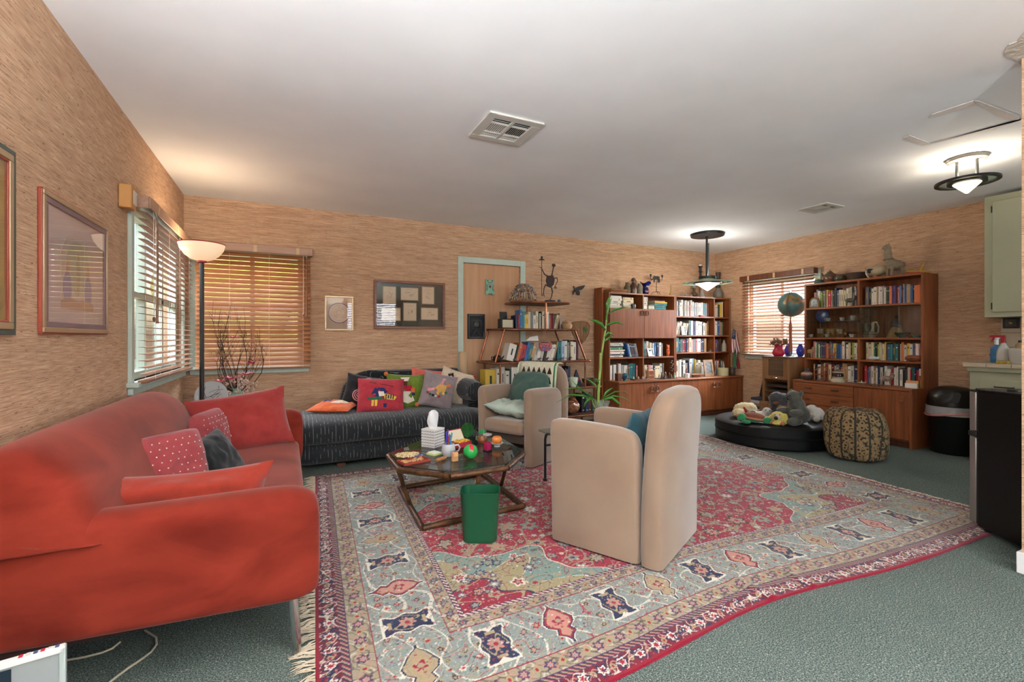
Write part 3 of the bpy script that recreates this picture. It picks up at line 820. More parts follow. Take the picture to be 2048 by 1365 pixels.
for (x, y, dx) in ((.03, 1.80, 1), (.03, 3.72, 1), (-.78, 1.84, -1), (-.78, 3.70, -1)):
    MB().tube([(x - .015 * dx, y, .212), (x - .005 * dx, y, .10), (x, y, .02), (x, y, 0.0)], [.017, .016, .015, .015], 14).build('leg', M_CHROME, sofa)

M_REDPIL = cloth('brick_red_cotton', '#963430', var=.08)
M_ORPIL = cloth('rust_red_cotton', '#8a2e20', var=.08)
M_DOT = cloth('dotted_rose_silk', '#8f3c3f', var=.08)
pillow('throw_pillow', 'plain brick red cushion leaning on the far arm of the red sofa', .58, .40, .17, M_REDPIL, stand(-.27, 3.50, .56, face_to(.15, -1), .36, 0.12), 3, .016)
M_SEQ = mat('silver_sequin', '#d9d2c4', 0.3, 0.6)
for lab, mtx, sd in (('rose cushion with tiny sequins standing beside the plain brick red cushion', stand(-.40, 3.15, .545, face_to(.9, -.42), .16, .05), 5),
                     ('rose cushion with tiny sequins leaning against the sofa back', stand(-.455, 2.50, .545, face_to(.66, -.75), .24, .03), 8)):
    r, sf = pillow('throw_pillow', lab, .29, .31, .14, M_DOT, mtx, sd, .010, cave=.03, rnd_=.35)
    mb = MB()
    for i in range(-5, 6):
        for j in range(-5, 6):
            x, y = i * .030 + (.015 if j % 2 else 0), j * .028
            if abs(x) < .108 and abs(y) < .118: mb.ell(sf(x, y, .0005), (.0034, .0034, .0016), 6, 4)
    sq = mb.build('sequins', M_SEQ, r); sq['kind'] = 'stuff'
pillow('throw_pillow', 'small black cushion between the two sequined cushions on the red sofa', .30, .26, .11, cloth('black_cotton', '#1c1e20'), stand(-.33, 2.80, .50, face_to(.9, -.45), .55, 0.15), 11, .008)
pillow('throw_pillow', 'long rust red cushion lying along the near arm of the red sofa', .60, .32, .15, M_ORPIL,
       T(-.35, 2.045, .478) @ rz(.03) @ rx(PI / 2 - .42) @ rz(-.02) , 14, .020, cave=.13)

# ---- armchairs -------------------------------------------------------
M_VELVET = mat('taupe_velvet', '#8f7864', 0.85, col2='#836b58', scale=3.0, sheen=0.45, spec=0.15, bump=0.05, bscale=300)
def soften(pts, n=2, keep=0.02):
    # corner-cutting on an open outline; points on the floor stay put
    for _ in range(n):
        q = [pts[0]]
        for a, b in zip(pts, pts[1:]):
            q += [(a[0] * .75 + b[0] * .25, a[1] * .75 + b[1] * .25), (a[0] * .25 + b[0] * .75, a[1] * .25 + b[1] * .75)]
        pts = q + [pts[-1]]
    return pts
def make_chair(label):
    c = thing('armchair', label, 'armchair', (0, 0, 0))
    # side panels: upright slabs, rounded top corners, from the front edge to the back
    def side(sx):
        pts = []          # outline in (y,z)
        y0, y1, zt = -.205, .30, .645
        out = [(y0, .012), (y0, .52), (y0 + .006, .585), (y0 + .035, .635), (y0 + .10, .652), (-.02, .658), (.14, .664), (.25, .664), (.290, .655), (.302, .62), (y1, .56), (y1 - .004, .30), (y1 - .012, .012)]
        out = soften(out); rings = []
        for x, sh in ((.303, .030), (.296, .012), (.28, 0), (.235, 0), (.219, .012), (.212, .030)):
            cy, cz = .045, .32
            ring = []
            for y, z in out:
                dy, dz = y - cy, z - cz; L = math.hypot(dy, dz)
                k = (L - sh) / L if z > .02 else 1
                ring.append((sx * x, cy + dy * (k if z > .02 else (abs(dy) - sh) / abs(dy)), cz + dz * k))
            rings.append(ring if sx < 0 else ring[::-1])
        return MB().loft(rings)
    for sx in (-1, 1): side(sx).build('side_panel', M_VELVET, c, angle=75)
    # back: slab across, leaning a little, top corners rounded, wraps behind the sides
    def back():
        W = .305; out = [(-W, .012), (-W, .50), (-W + .008, .66), (-W + .03, .76), (-W + .085, .825), (-.12, .85), (0, .855), (.12, .85), (W - .085, .825), (W - .03, .76), (W - .008, .66), (W, .50), (W, .012)]
        out = soften(out); rings = []
        for t, sh in ((0, .028), (.012, .009), (.035, 0), (.075, 0), (.095, .010), (.105, .03)):
            ring = []
            for x, z in out:
                k = 1 - sh / math.hypot(x, z - .4) if z > .02 else 1 - sh / W
                X = x * k; Z = .4 + (z - .4) * k if z > .02 else z
                lean = -.045 * max(0, (Z - .25) / .6) ** 1.6
                ring.append((X, -.318 + t + lean + .03 * (abs(X) / W) ** 2.5 * 0, Z))
            rings.append(ring[::-1])
        return MB().loft(rings)
    back().build('backrest', M_VELVET, c, angle=75)
    MB().prism(rrect(.424, .52, .04), .265, .385).build('seat', M_VELVET, c, loc=(0, .055, 0), bevel=.035, seg=4)
    box(-.212, .212, -.19, .27, .19, .265).build('seat_rail', mat('chair_dark_cloth', '#3a2c23', 0.9), c)  # seat rail in plain dark brown
    return c
ch1 = make_chair('taupe velvet armchair facing away, standing on the rug beside the green wastebasket')
ch2 = copy_tree(ch1); ch2['label'] = 'taupe velvet armchair holding green cushions, beside the dark striped loveseat'
ch1.location = (1.687, 2.052, .011); ch1.rotation_euler = (0, 0, math.radians(27.1))
ch2.location = (1.958, 3.80, .011); ch2.rotation_euler = (0, 0, math.radians(116.8))
def chair_mat(ch, M): return T(*ch.location) @ rz(ch.rotation_euler[2]) @ M
pillow('seat_cushion', 'teal cushion tucked inside the armchair that faces away', .40, .36, .13, cloth('teal_cotton', '#2e5560'),
       chair_mat(ch1, T(0, -.10, .545) @ rz(PI) @ rx(PI / 2 - .2)), 21, .012)
pillow('back_cushion', 'dark green padded cushion leaning on the armchair backrest', .43, .44, .13, cloth('bottle_green_cotton', '#41584f', var=.06),
       chair_mat(ch2, T(.0, -.085, .570) @ rz(PI) @ rx(PI / 2 - .30)), 22, .016, cave=.0, rnd_=.55)
pillow('seat_cushion', 'pale mint satin cushion on the armchair seat', .44, .36, .13, mat('mint_satin', '#a9b9ab', 0.45, var=.05, sheen=.2),
       chair_mat(ch2, T(.02, .11, .462) @ rz(.10) @ rx(.08) @ ry(-.10)), 23, .018, cave=.02)
# knitted throw over the back of the far chair
th = thing('throw_blanket', 'green and cream geometric woven throw over the armchair backrest', 'blanket'); th.matrix_world = chair_mat(ch2, Matrix.Identity(4))
def throw_grid(x0, x1, lift=.004, zs=None):
    rows = [(-.203, .42), (-.206, .55), (-.214, .66), (-.226, .76), (-.238, .83), (-.262, .862), (-.300, .868), (-.345, .862)] if zs is None else zs
    vs = []; k = 8
    for y, z in rows:
        for i in range(k + 1): vs.append((x0 + (x1 - x0) * i / k, y + lift, z))
    fs = [(r * (k + 1) + i, r * (k + 1) + i + 1, (r + 1) * (k + 1) + i + 1, (r + 1) * (k + 1) + i) for r in range(len(rows) - 1) for i in range(k)]
    return vs, fs
vs, fs = throw_grid(-.19, .215)
o = MB().add(vs, fs).build('cloth', cloth('throw_cream', '#c7c3ab'), th)
md = o.modifiers.new('thickness', 'SOLIDIFY'); md.thickness = .008; md.offset = 1
for x0, x1, hexc_, nm in ((-.205, -.188, '#3d7a50', 'hem'), (.212, .232, '#d0d7b8', 'hem'), (-.222, -.206, '#cfd6b6', 'hem')):
    vs, fs = throw_grid(x0, x1); o = MB().add(vs, fs).build(nm, cloth('throw_' + hexc_, hexc_), th)
    md = o.modifiers.new('thickness', 'SOLIDIFY'); md.thickness = .009; md.offset = 1
M_THB = cloth('throw_brown', '#3a2620'); M_THG = cloth('throw_green', '#8fb070')
def on_throw(x, z): 
    pr = [(.42, -.203), (.55, -.206), (.66, -.214), (.76, -.226), (.83, -.238), (.862, -.262)]
    for (a, b), (c, d) in zip(pr, pr[1:]):
        if z <= c: return (x, b + (d - b) * (z - a) / (c - a) + .0135, z)
    return (x, -.245, z)
for k in range(6):
    x = -.15 + .06 * k
    for zc, m_ in ((.79, M_THB), (.70, M_THG if k > 3 else M_THB)):
        p = [on_throw(x + a * .026, zc + b * .032) for a, b in ((-1, -1), (1, -1), (0, 1))]
        q = [(a, b - .004, c) for a, b, c in p]
        MB().add(p + q, [(2, 1, 0), (3, 4, 5), (0, 1, 4, 3), (1, 2, 5, 4), (2, 0, 3, 5)]).build('triangle_motif', m_, th)
# ---- dark striped loveseat -------------------------------------------
lv = thing('loveseat', 'low charcoal striped chaise loveseat against the back wall', 'sofa', (0, 0, 0))
def rollbox(x0, x1, y0, y1, z0, z1, r, m, name, n=6, taper=0.0):
    # pillow-like block: cross-section in Y-Z rounded, ends rounded along X
    rings = []
    k = 22
    for i in range(k + 1):
        t = i / k; x = x0 + (x1 - x0) * t
        e = min(1, min(x - x0, x1 - x) / (r * 1.6)); s = 1 - (1 - math.sqrt(max(0, 1 - (1 - e) ** 2))) * .55
        cy, cz = (y0 + y1) / 2, (z0 + z1) / 2
        hy, hz = (y1 - y0) / 2 * (s if taper == 0 else 1 - (1 - s) * taper), (z1 - z0) / 2 * s
        ring = []
        for j in range(24):
            a = 2 * PI * j / 24; ca, sa = math.cos(a), math.sin(a)
            p = 3.2
            rr = (abs(ca) ** p + abs(sa) ** p) ** (-1 / p)
            ring.append((x, cy + hy * ca * rr, cz + hz * sa * rr))
        rings.append(ring)
    return MB().loft(rings).build(name, m, lv)
rollbox(-.02, 1.77, 4.18, 5.08, .014, .205, .10, M_STRX, 'base')
rollbox(-.04, 1.79, 4.13, 5.05, .185, .425, .12, M_STRX, 'seat_cushion')
def love_back():
    rings = []
    for k in range(25):
        t = k / 24; x = .46 + 1.28 * t
        hz = .40 + .37 * (1 - (1 - min(1, t / .28)) ** 2.4) ** .5 if t < .28 else .77 - .02 * ((t - .5) ** 2)
        ring = []
        for y, f in ((4.93, 0), (4.915, .35), (4.93, .70), (4.96, .90), (5.00, 1.0), (5.06, 1.0), (5.10, .9), (5.12, .6), (5.12, 0)):
            ring.append((x, y, .36 + (hz - .36) * f))
        rings.append(ring)
    return MB().loft(rings)
love_back().build('backrest', M_STRZ, lv, angle=60)
def roll_arm():
    rings = []
    for k in range(9):
        y = 4.30 + .72 * k / 8; s = (0.80, .95, 1, 1, 1, 1, 1, .97, .85)[k]
        rings.append([(1.695 + .115 * s * math.cos(2 * PI * j / 16), y, .575 + .115 * s * math.sin(2 * PI * j / 16)) for j in range(16)])
    return MB().loft(rings)
roll_arm().build('rolled_arm', M_STRX, lv)
box(1.64, 1.77, 4.36, 5.0, .40, .50).build('arm_support', M_STRZ, lv, bevel=.02)
for x, y in ((.42, 4.26), (1.6, 4.26), (.2, 4.98), (1.6, 4.98)):
    box(x - .035, x + .035, y - .03, y + .03, 0, .03).build('foot', M_TEAKD, lv, bevel=.004)
# cushions on it (bottom edge at z .42)
CZ = .415
def on_love(xp, Y): return onY(xp, 700, Y).x
pillow('bolster_cushion', 'wide charcoal slub cushion along the loveseat backrest', .92, .34, .12, M_STRZ, stand(1.19, 4.86, CZ + .195, face_to(0, -1), .16), 31, .010, cave=.02)
M_EMB = {k: cloth('thread_' + k, v) for k, v in dict(navy='#24305e', white='#ded5c6', yellow='#d9bc4c', green='#2d6b46', red='#b3263a', pink='#cf8f92', black='#1b1718', orange='#cf6b34', brown='#5a2f22', gold='#c99a54').items()}
# orange, lying flat at the left end
r, sf = pillow('embroidered_cushion', 'orange embroidered cushion lying flat at the end of the loveseat', .40, .36, .08, cloth('orange_cotton', '#d2622f'),
               T(.40, 4.63, CZ + .055) @ rz(-.5) @ rx(.10), 32, .010)
stitch(r, sf, [(-.02, -.05), (.12, -.03), (.13, .02), (.05, .05), (-.01, .03)], M_EMB['white'])
stitch(r, sf, [(.04, -.01), (.09, -.01), (.09, .03), (.05, .035)], M_EMB['yellow'])
stitch(r, sf, [(-.12, .02), (-.05, .03), (-.06, .08), (-.12, .07)], M_EMB['navy'])
# black with pink rosettes
r, sf = pillow('embroidered_cushion', 'black cushion with pink wool rosettes behind the red embroidered cushion', .36, .36, .12, cloth('black_felt', '#201d20'),
               stand(.655, 4.66, CZ + .165, face_to(-.2, -1), .45, -.2), 33, .006)
for cx, cy in ((-.02, -.05), (.04, .08)):
    for k in range(3):
        rr = .055 - .018 * k
        ring = [sf(cx + rr * math.cos(a * PI / 9), cy + rr * math.sin(a * PI / 9), .008) for a in range(18)]
        MB().tube(ring, .0055, 6, closed=True).build('rosette', M_EMB['pink'], r)
# red with figure
r, sf = pillow('embroidered_cushion', 'raspberry red cushion with a stitched figure and striped hammock', .43, .33, .12, cloth('raspberry_cotton', '#a8343f'),
               stand(.80, 4.50, CZ + .150, face_to(-.1, -1), .38, -.05), 34, .010, cave=.03)
stitch(r, sf, [(-.09, .0), (-.06, .06), (.02, .06), (.06, .02), (.0, -.03), (-.06, -.03)], M_EMB['navy'])
stitch(r, sf, [(-.03, .02), (.02, .02), (.03, -.02), (-.02, -.03)], M_EMB['white'], lift=.007)
stitch(r, sf, [(.02, .0), (.09, -.01), (.14, -.03), (.12, -.06), (.03, -.05)], M_EMB['yellow'])
for k in range(4): stitch(r, sf, [(.04 + .022 * k, -.005), (.05 + .022 * k, -.007), (.046 + .022 * k, -.055), (.036 + .022 * k, -.05)], M_EMB['navy'], lift=.008)
stitch(r, sf, [(-.13, -.035), (-.02, -.03), (.02, -.045), (-.02, -.06), (-.12, -.055)], M_EMB['green'])
for x in (-.075, -.045): stitch(r, sf, [(x - .012, -.06), (x + .012, -.06), (x + .008, -.115), (x - .012, -.115)], M_EMB['yellow'])
stitch(r, sf, [(.02, -.09), (.05, -.09), (.05, -.125), (.02, -.125)], M_EMB['navy'])
MB().tube([sf(-.11, .115, .005), sf(.0, .095, .005), (sf(.11, .07, .005))], .003, 6).build('embroidery', M_EMB['brown'], r)
# green with doll
r, sf = pillow('embroidered_cushion', 'olive green cushion with an appliqued doll in a white skirt', .38, .36, .12, cloth('olive_cotton', '#667a26'),
               stand(1.06, 4.63, CZ + .160, face_to(-.05, -1), .30, -.06), 35, .010)
stitch(r, sf, [(-.055, .13), (.035, .135), (.02, .095), (-.03, .09)], M_EMB['white'])
stitch(r, sf, [(-.025, .09), (.012, .09), (.012, .03), (-.025, .03)], M_EMB['brown'], lift=.007)
stitch(r, sf, [(-.06, .04), (.05, .05), (.07, .01), (.0, -.02), (-.06, -.0)], M_EMB['red'])
stitch(r, sf, [(-.04, -.01), (.045, -.01), (.085, -.10), (.02, -.13), (-.07, -.10)], M_EMB['white'])
stitch(r, sf, [(.05, .02), (.085, .03), (.085, -.02), (.05, -.02)], M_EMB['orange'], lift=.008)
stitch(r, sf, [(.055, -.02), (.09, -.025), (.085, -.05), (.055, -.05)], M_EMB['navy'], lift=.008)
pom(r, (-.19, .175, .0), .022, M_EMB['orange'])
# coral with a face
r, sf = pillow('embroidered_cushion', 'coral cushion with a stitched round face and green hat', .40, .34, .12, cloth('coral_cotton', '#c45f50'),
               stand(1.34, 4.75, CZ + .20, face_to(-.05, -1), .28, -.14), 36, .010)
stitch(r, sf, [(x * 1.25 + .0, y * 1.25 + .0) for x, y in circ(.052, 14)], M_EMB['pink'])
stitch(r, sf, circ(.052, 14), M_EMB['black'], lift=.007); stitch(r, sf, circ(.043, 14, 1, .9), M_EMB['red'], lift=.010)
stitch(r, sf, [(-.05, .05), (.05, .05), (.01, .10)], M_EMB['green'], lift=.008)
stitch(r, sf, [(-.05, -.06), (.05, -.06), (.03, -.10), (-.04, -.10)], M_EMB['navy'])
pom(r, (.19, .155, .01), .024, mat('magenta_wool', '#a81d4a', .9))
# cream at right
r, sf = pillow('embroidered_cushion', 'cream cotton cushion with red corner pompoms by the rolled arm', .36, .37, .12, cloth('cream_cotton', '#c2ae98'),
               stand(1.58, 4.66, CZ + .180, face_to(-.35, -1), .30, -.34), 37, .014)
pom(r, (.172, .177, 0), .016, M_EMB['red']); pom(r, (.172, -.177, 0), .016, M_EMB['red'])
stitch(r, sf, [(-.10, .10), (-.05, .13), (-.03, .09), (-.08, .07)], M_EMB['black'])
# grey lilac with doll and tassels
r, sf = pillow('embroidered_cushion', 'grey lilac cushion with an appliqued clown and wool tassels', .34, .36, .12, cloth('lilac_linen', '#857778'),
               stand(1.345, 4.45, CZ + .172, face_to(-.15, -1), .34, -.26), 38, .012)
stitch(r, sf, [(-.05, .0), (.0, .05), (.07, .05), (.06, -.03), (.0, -.06)], M_EMB['gold'])
stitch(r, sf, [(-.11, -.01), (-.05, .01), (-.04, -.02), (-.10, -.04)], M_EMB['pink']); stitch(r, sf, [(.0, .05), (.04, .05), (.05, .12), (.02, .12)], M_EMB['pink'])
stitch(r, sf, [(.05, .05), (.10, .075), (.11, .05), (.06, .02)], M_EMB['orange'])
for k, (x, y) in enumerate(((-.10, -.05), (-.075, -.065), (-.045, -.07), (-.015, -.075), (.015, -.07), (.05, -.04), (.075, -.02))):
    pom(r, sf(x, y, .010), .013, M_EMB[['red', 'green', 'black', 'white', 'red', 'yellow', 'green'][k]])
pom(r, (-.17, -.18, .005), .02, M_EMB['orange'], 'tassel')
MB().tube([(.16, -.17, .0), (.19, -.19, .012), (.205, -.205, .014)], [.012, .014, .008], 8).build('tassel', mat('sea_green_wool', '#2a8266', .9), r)
# ================================================================ BLINDS
M_SLATL = wood('blind_slat_wood', '#7c5238', '#8d6043', 'x', .5)
M_SLATB = wood('blind_slat_honey', '#8f5a34', '#a56c3f', 'x', .5)
M_SLATR = wood('blind_slat_dark', '#7c4e35', '#8c5c40', 'x', .5)
M_VAL = wood('valance_wood', '#9a7661', '#ab876f', 'x', .45)
M_CORD = mat('blind_cord', '#d8cdb8', 0.8)
def blind(label, origin, rot, L, z0, z1, m, tilt, n, wand_at, cords, mval=M_VAL, drop=None, vz=0.075, gap=0.0):
    """local x along the window, local -y into the room, hung at the wall face"""
    t = thing('window_blind', label, 'blind', origin, rot)
    v = MB().box(-.02, L + .02, -.088, -.078, z1, z1 + vz)
    v.box(-.02, -.01, -.078, 0, z1, z1 + vz).box(L + .01, L + .02, -.078, 0, z1, z1 + vz)
    v.build('valance', mval, t, bevel=.004)
    box(0, L, -.065, -.015, z1 + .015, z1 + .06).build('head_rail', M_CHROME if False else mat('head_rail_metal', '#8a8882', .35, .6), t)
    for k in (0.12, 0.5, 0.88):
        box(L * k - .014, L * k + .014, -.0905, -.0885, z1 + .002, z1 + vz - .004).build('valance_clip', mat('clear_clip', '#c3a078', .2), t)
    pitch = (z1 - z0 - .03) / n
    sl = MB(); prof = [(-.025, .0), (-.0125, .0016), (0, .0022), (.0125, .0016), (.025, 0)]
    ring0 = [(0.0, y, z + .0012) for y, z in prof] + [(0.0, y, z - .0012) for y, z in reversed(prof)]
    sl.loft([[(x, y, z) for _, y, z in ring0] for x in (gap, L - gap)])
    first = None
    for i in range(n):
        z = z0 + .03 + pitch * (i + .5)
        if first is None: o = first = sl.build('slat', m, t)
        else:
            o = first.copy(); COL.objects.link(o); o.parent = t
        o.location = (0, -.045, z); o.rotation_euler = (tilt, 0, 0)
    box(0, L, -.071, -.019, z0, z0 + .018).build('bottom_rail', m, t, bevel=.003)
    for k in cords:
        for dy in (-.0715, -.0185):
            MB().tube([(L * k, dy, z0 + .01), (L * k, dy, z1 + .02)], .0014, 5).build('ladder_cord', M_CORD, t)
    if wand_at is not None:
        x, ln = wand_at
        MB().tube([(x, -.083, z1 + .03), (x, -.092, z1 - .02), (x, -.094, z1 - .03)], .003, 6).build('wand_hook', M_CHROME, t)
        MB().tube([(x, -.094, z1 - .03), (x, -.098, z1 - ln * .5), (x, -.096, z1 - ln), (x, -.096, z1 - ln - .02)], [.006, .006, .007, .010], 8).build('wand', M_SLATL, t)
        MB().tube([(x - .03, -.083, z1), (x - .03, -.086, z1 - ln * .97)], .0016, 5).build('pull_cord', M_CORD, t)
        MB().lathe([(.003, 0), (.008, -.004), (.009, -.022), (.004, -.03)], (x - .03, -.086, z1 - ln * .97), 8).build('cord_tassel', M_SLATL, t)
    return t
# left wall: local x runs from far (Y high) ... rotate so local -y points +X
blind('wood slat blind with open slats on the left wall window', (XL + .024, 3.535, 0), PI / 2, 1.50, .835, 1.905, M_SLATL, math.radians(8), 25, (.10, .68), (.12, .38, .62, .88))
blind('honey wood slat blind nearly closed on the back wall window', (-.765, YB - .024, 0), 0, .975, .81, 1.935, M_SLATB, math.radians(53), 25, (.94, .60), (.28, .62, .93))
blind('brown slat blind glowing with daylight on the right wall window', (XR - .024, 4.64, 0), -PI / 2, 1.03, .86, 1.93, M_SLATR, math.radians(34), 24, None, (.12, .5, .9), mval=M_TEAKD)
blind('brown slat blind on the window behind the partition side of the room', (2.68, YR + .024, 0), PI, 1.46, .84, 2.0, M_SLATL, math.radians(40), 26, None, (.12, .5, .9))

# ================================================================ FRAMED PICTURES
M_FRWOOD = wood('frame_walnut', '#6b3f28', '#835237', 'x', .4)
M_FRGOLD = mat('frame_champagne', '#b39c7c', .35, .5, var=.1)
M_FRPUR = mat('frame_mauve', '#7a6268', .4, var=.1)
M_FRGREEN = mat('frame_dark_green', '#3c4a45', .4)
M_FRRED = mat('frame_side_red', '#9c4632', .5)
M_PGLASS = glass('picture_glass')
def frame(name, label, origin, rot, w, h, bw, depth, mframe, mmat, rmats=None, tilt=0.0, side=None, glassy=True):
    """local x right, local z up, local -y toward the viewer; origin = lower-left corner on the wall"""
    t = thing(name, label, 'picture', origin, rot)
    if tilt: t.rotation_euler = (tilt, 0, rot)
    mb = MB()
    steps = rmats or [(0, bw, depth, mframe)]
    for a, b, d, m_ in steps:
        f = MB()
        f.box(a, w - a, -d, 0, a, b).box(a, w - a, -d, 0, h - b, h - a).box(a, b, -d, 0, b, h - b).box(w - b, w - a, -d, 0, b, h - b)
        f.build('frame_moulding', m_, t, bevel=.0025)
    i = steps[-1][1]
    box(i, w - i, -.006, -.001, i, h - i).build('mat_board', mmat, t, flat=True)
    if glassy: box(i, w - i, -.0135, -.012, i, h - i).build('picture_glazing', M_PGLASS, t, flat=True)
    return t
def flatpoly(root, poly, y, m, nm, th=.0008):
    """flat printed piece in the local x-z plane of a frame, facing -y"""
    return MB().prism([(x, -z) for x, z in poly], 0, th, T(0, y, 0) @ rx(PI / 2) @ Matrix.Diagonal((1, -1, 1, 1))).build(nm, m, root, flat=True)
def ink(root, lines, y, m, r=.0012, nm='ink_drawing'):
    mb = MB()
    for ln in lines: mb.tube([(x, y, z) for x, z in ln], r, 4)
    return mb.build(nm, m, root)
M_MATMAUVE = mat('mat_board_mauve', '#cbb8b2', .9)
M_INK = mat('brown_ink', '#5b4538', .9); M_INKB = mat('blue_ink', '#5d659c', .9); M_PAPER = mat('cream_paper', '#cdb9a0', .9, var=.05, scale=10)
# left wall: local x must run toward +Y as seen from the room?  viewer looks along -X, so his right hand is +Y
def left_wall(y, z): return (XL + .001, y, z)
t = frame('framed_picture', 'framed pale print behind reflecting glass between window and green-framed picture', left_wall(2.395, 1.13), PI / 2, .725, .57, .03, .035, M_FRPUR, M_MATMAUVE,
          [(0, .006, .013, M_FRRED), (.006, .026, .018, M_FRGOLD), (.026, .050, .0155, M_FRPUR)])
arch = [(.18, .12), (.18, .32)] + [(.36 + .18 * math.cos(a), .32 + .13 * math.sin(a)) for a in np.linspace(PI, 0, 12)] + [(.54, .32), (.54, .12)]
flatpoly(t, arch, -.0062, mat('print_cream', '#c7b7ab', .9), 'print_arch')
ring = lambda cx, cz, a, b, n=18: [(cx + a * math.cos(2 * PI * k / n), cz + b * math.sin(2 * PI * k / n)) for k in range(n)]
flatpoly(t, ring(.36, .30, .13, .12), -.0066, mat('print_haze', '#b6b09c', .9), 'print_halo')
for x0 in (.245, .475):
    flatpoly(t, ring(x0, .20, .045, .075), -.0072, mat('print_blue', '#9a94a8', .9), 'print_robe'); flatpoly(t, ring(x0, .295, .020, .024), -.0074, mat('print_skin', '#bf9f88', .9), 'print_head')
flatpoly(t, ring(.36, .27, .022, .10), -.0072, mat('print_green', '#a6a08a', .9), 'print_tree')
flatpoly(t, [(.18, .11), (.54, .11), (.54, .145), (.45, .16), (.36, .15), (.27, .16), (.18, .145)], -.0078, mat('print_orange', '#b99a84', .9), 'print_ground')
t = frame('framed_picture', 'green and gold framed picture hanging farther from the window than the pale print', left_wall(1.50, 1.125), PI / 2, .70, .635, .03, .03, M_FRGREEN, mat('print_golden', '#a58a4e', .9, var=.2, scale=6),
          [(0, .018, .016, M_FRGREEN), (.018, .042, .018, M_FRGOLD), (.042, .05, .0155, M_FRRED)])
flatpoly(t, [(.12, .12), (.58, .12), (.58, .5), (.12, .5)], -.0065, M_PAPER, 'print')
# back wall
def back_wall(x, z): return (x, YB - .001, z)
t = frame('framed_picture', 'small champagne framed round calendar print between the window and the black-matted frame', back_wall(.348, 1.187), 0, .285, .365, .018, .02, M_FRGOLD, mat('mat_board_tan', '#a78b75', .9))
flatpoly(t, [(.1425 + x, .185 + y) for x, y in circ(.108, 28)], -.0062, mat('calendar_rim', '#46406f', .9), 'print_rim')
flatpoly(t, [(.1425 + x, .185 + y) for x, y in circ(.101, 28)], -.0072, mat('calendar_disc', '#c2a893', .9, var=.12, scale=30), 'print_disc')
for r_ in (.078, .052, .028): ink(t, [[(.1425 + x, .185 + y) for x, y in circ(r_, 24) + [(r_, 0)]]], -.0076, M_INK, .0008)
t = frame('framed_picture', 'walnut framed set of six ink sketches on dark green mat', back_wall(.845, 1.21), 0, .80, .535, .028, .026, M_FRWOOD, mat('mat_board_green', '#16251f', .8))
for x, z, w, h in ((.10, .275, .135, .19), (.295, .325, .19, .135), (.535, .29, .135, .19), (.085, .095, .20, .135), (.325, .095, .14, .195), (.525, .11, .19, .13)):
    flatpoly(t, [(x - .008, z - .008), (x + w + .008, z - .008), (x + w + .008, z + h + .008), (x - .008, z + h + .008)], -.0062, mat('sketch_margin', '#7a6a52', .9), 'mat_opening')
    flatpoly(t, [(x, z), (x + w, z), (x + w, z + h), (x, z + h)], -.0072, M_PAPER, 'sketch_paper')
    rnd = random.Random(int(x * 1000)); cx, cz = x + w / 2, z + h / 2
    lines = []
    for k in range(9):
        a = rnd.uniform(0, 6.3); r1, r2 = rnd.uniform(.008, .02), rnd.uniform(.03, .052)
        lines.append([(cx + (r1 + (r2 - r1) * q / 5) * math.cos(a + .9 * q / 5) * w / .16, cz + (r1 + (r2 - r1) * q / 5) * math.sin(a + .9 * q / 5) * h / .19) for q in range(6)])
    lines.append([(x + w * .3, z + h * .86), (x + w * .7, z + h * .86)])
    ink(t, lines, -.0082, M_INK, .0009)

# ================================================================ LEFT WALL SMALL THINGS
t = thing('chime_box', 'tan door chime box beside the left window valance', 'chime', left_wall(3.335, 1.86), PI / 2)
box(0, .10, -.06, 0, 0, .135).build('cover', mat('chime_tan', '#c08a4c', .5), t, bevel=.006)
box(.035, .095, -.063, -.06, .03, .11).build('panel', mat('chime_panel', '#cfc4bb', .5), t, bevel=.002)

# ================================================================ TORCHIERE, BRANCHES
M_LGLASS = mat('lamp_frosted_glass', '#d9cfc0', 0.5, emit='#ffd2a0', estr=0.28)
M_LRED = mat('lamp_red_rim', '#a8232f', .4)
LX, LY = -.60, 4.30
t = thing('floor_lamp', 'tall black torchiere with frosted glass bowl and red rim', 'lamp', (LX, LY, 0))
MB().lathe([(.0, 0), (.14, 0), (.145, .006), (.14, .018), (.05, .028), (.018, .045), (.0, .045)], n=28).build('base', M_BLACK, t)
MB().tube([(0, 0, .04), (0, 0, 1.70)], .016, 16).build('pole', M_BLACK, t)
MB().lathe([(.016, 1.695), (.034, 1.70), (.034, 1.712), (.02, 1.714)], n=20).build('collar', M_LRED, t)
MB().lathe([(.03, 1.712), (.075, 1.726), (.115, 1.757), (.145, 1.80), (.158, 1.842), (.154, 1.842), (.14, 1.802), (.11, 1.762), (.07, 1.732), (.03, 1.72)], n=36, caps=False).build('lamp_shade', M_LGLASS, t)
MB().tube([(.157 * math.cos(a), .157 * math.sin(a), 1.844) for a in np.linspace(0, 2 * PI, 41)[:-1]], .0042, 6, closed=True).build('rim', M_LRED, t)
MB().lathe([(.0, 1.73), (.02, 1.735), (.026, 1.765), (.018, 1.79), (0, 1.796)], n=14).build('bulb', mat('bulb_warm', '#ffffff', .5, emit='#ffd7a0', estr=14), t)
def bulb_light(name, loc, power, color, r=.03):
    d = bpy.data.lights.new(name, 'POINT'); d.energy = power; d.color = color; d.shadow_soft_size = r
    o = bpy.data.objects.new(name, d); COL.objects.link(o); o.location = loc; return o
bulb_light('torchiere_light', (LX, LY, 1.83), 2.5, (1.0, .80, .58))
fill_lamp2 = copy_tree(t); fill_lamp2.location = (.7, -1.2, 0); fill_lamp2['label'] = 'unseen black torchiere added as fill at the blank end wall'  # unseen copy, added to brighten the ceiling and walls
bulb_light('torchiere_light', (.7, -1.2, 1.83), 150, (.93, .97, 1.0))  # fill light of the added lamp behind the camera
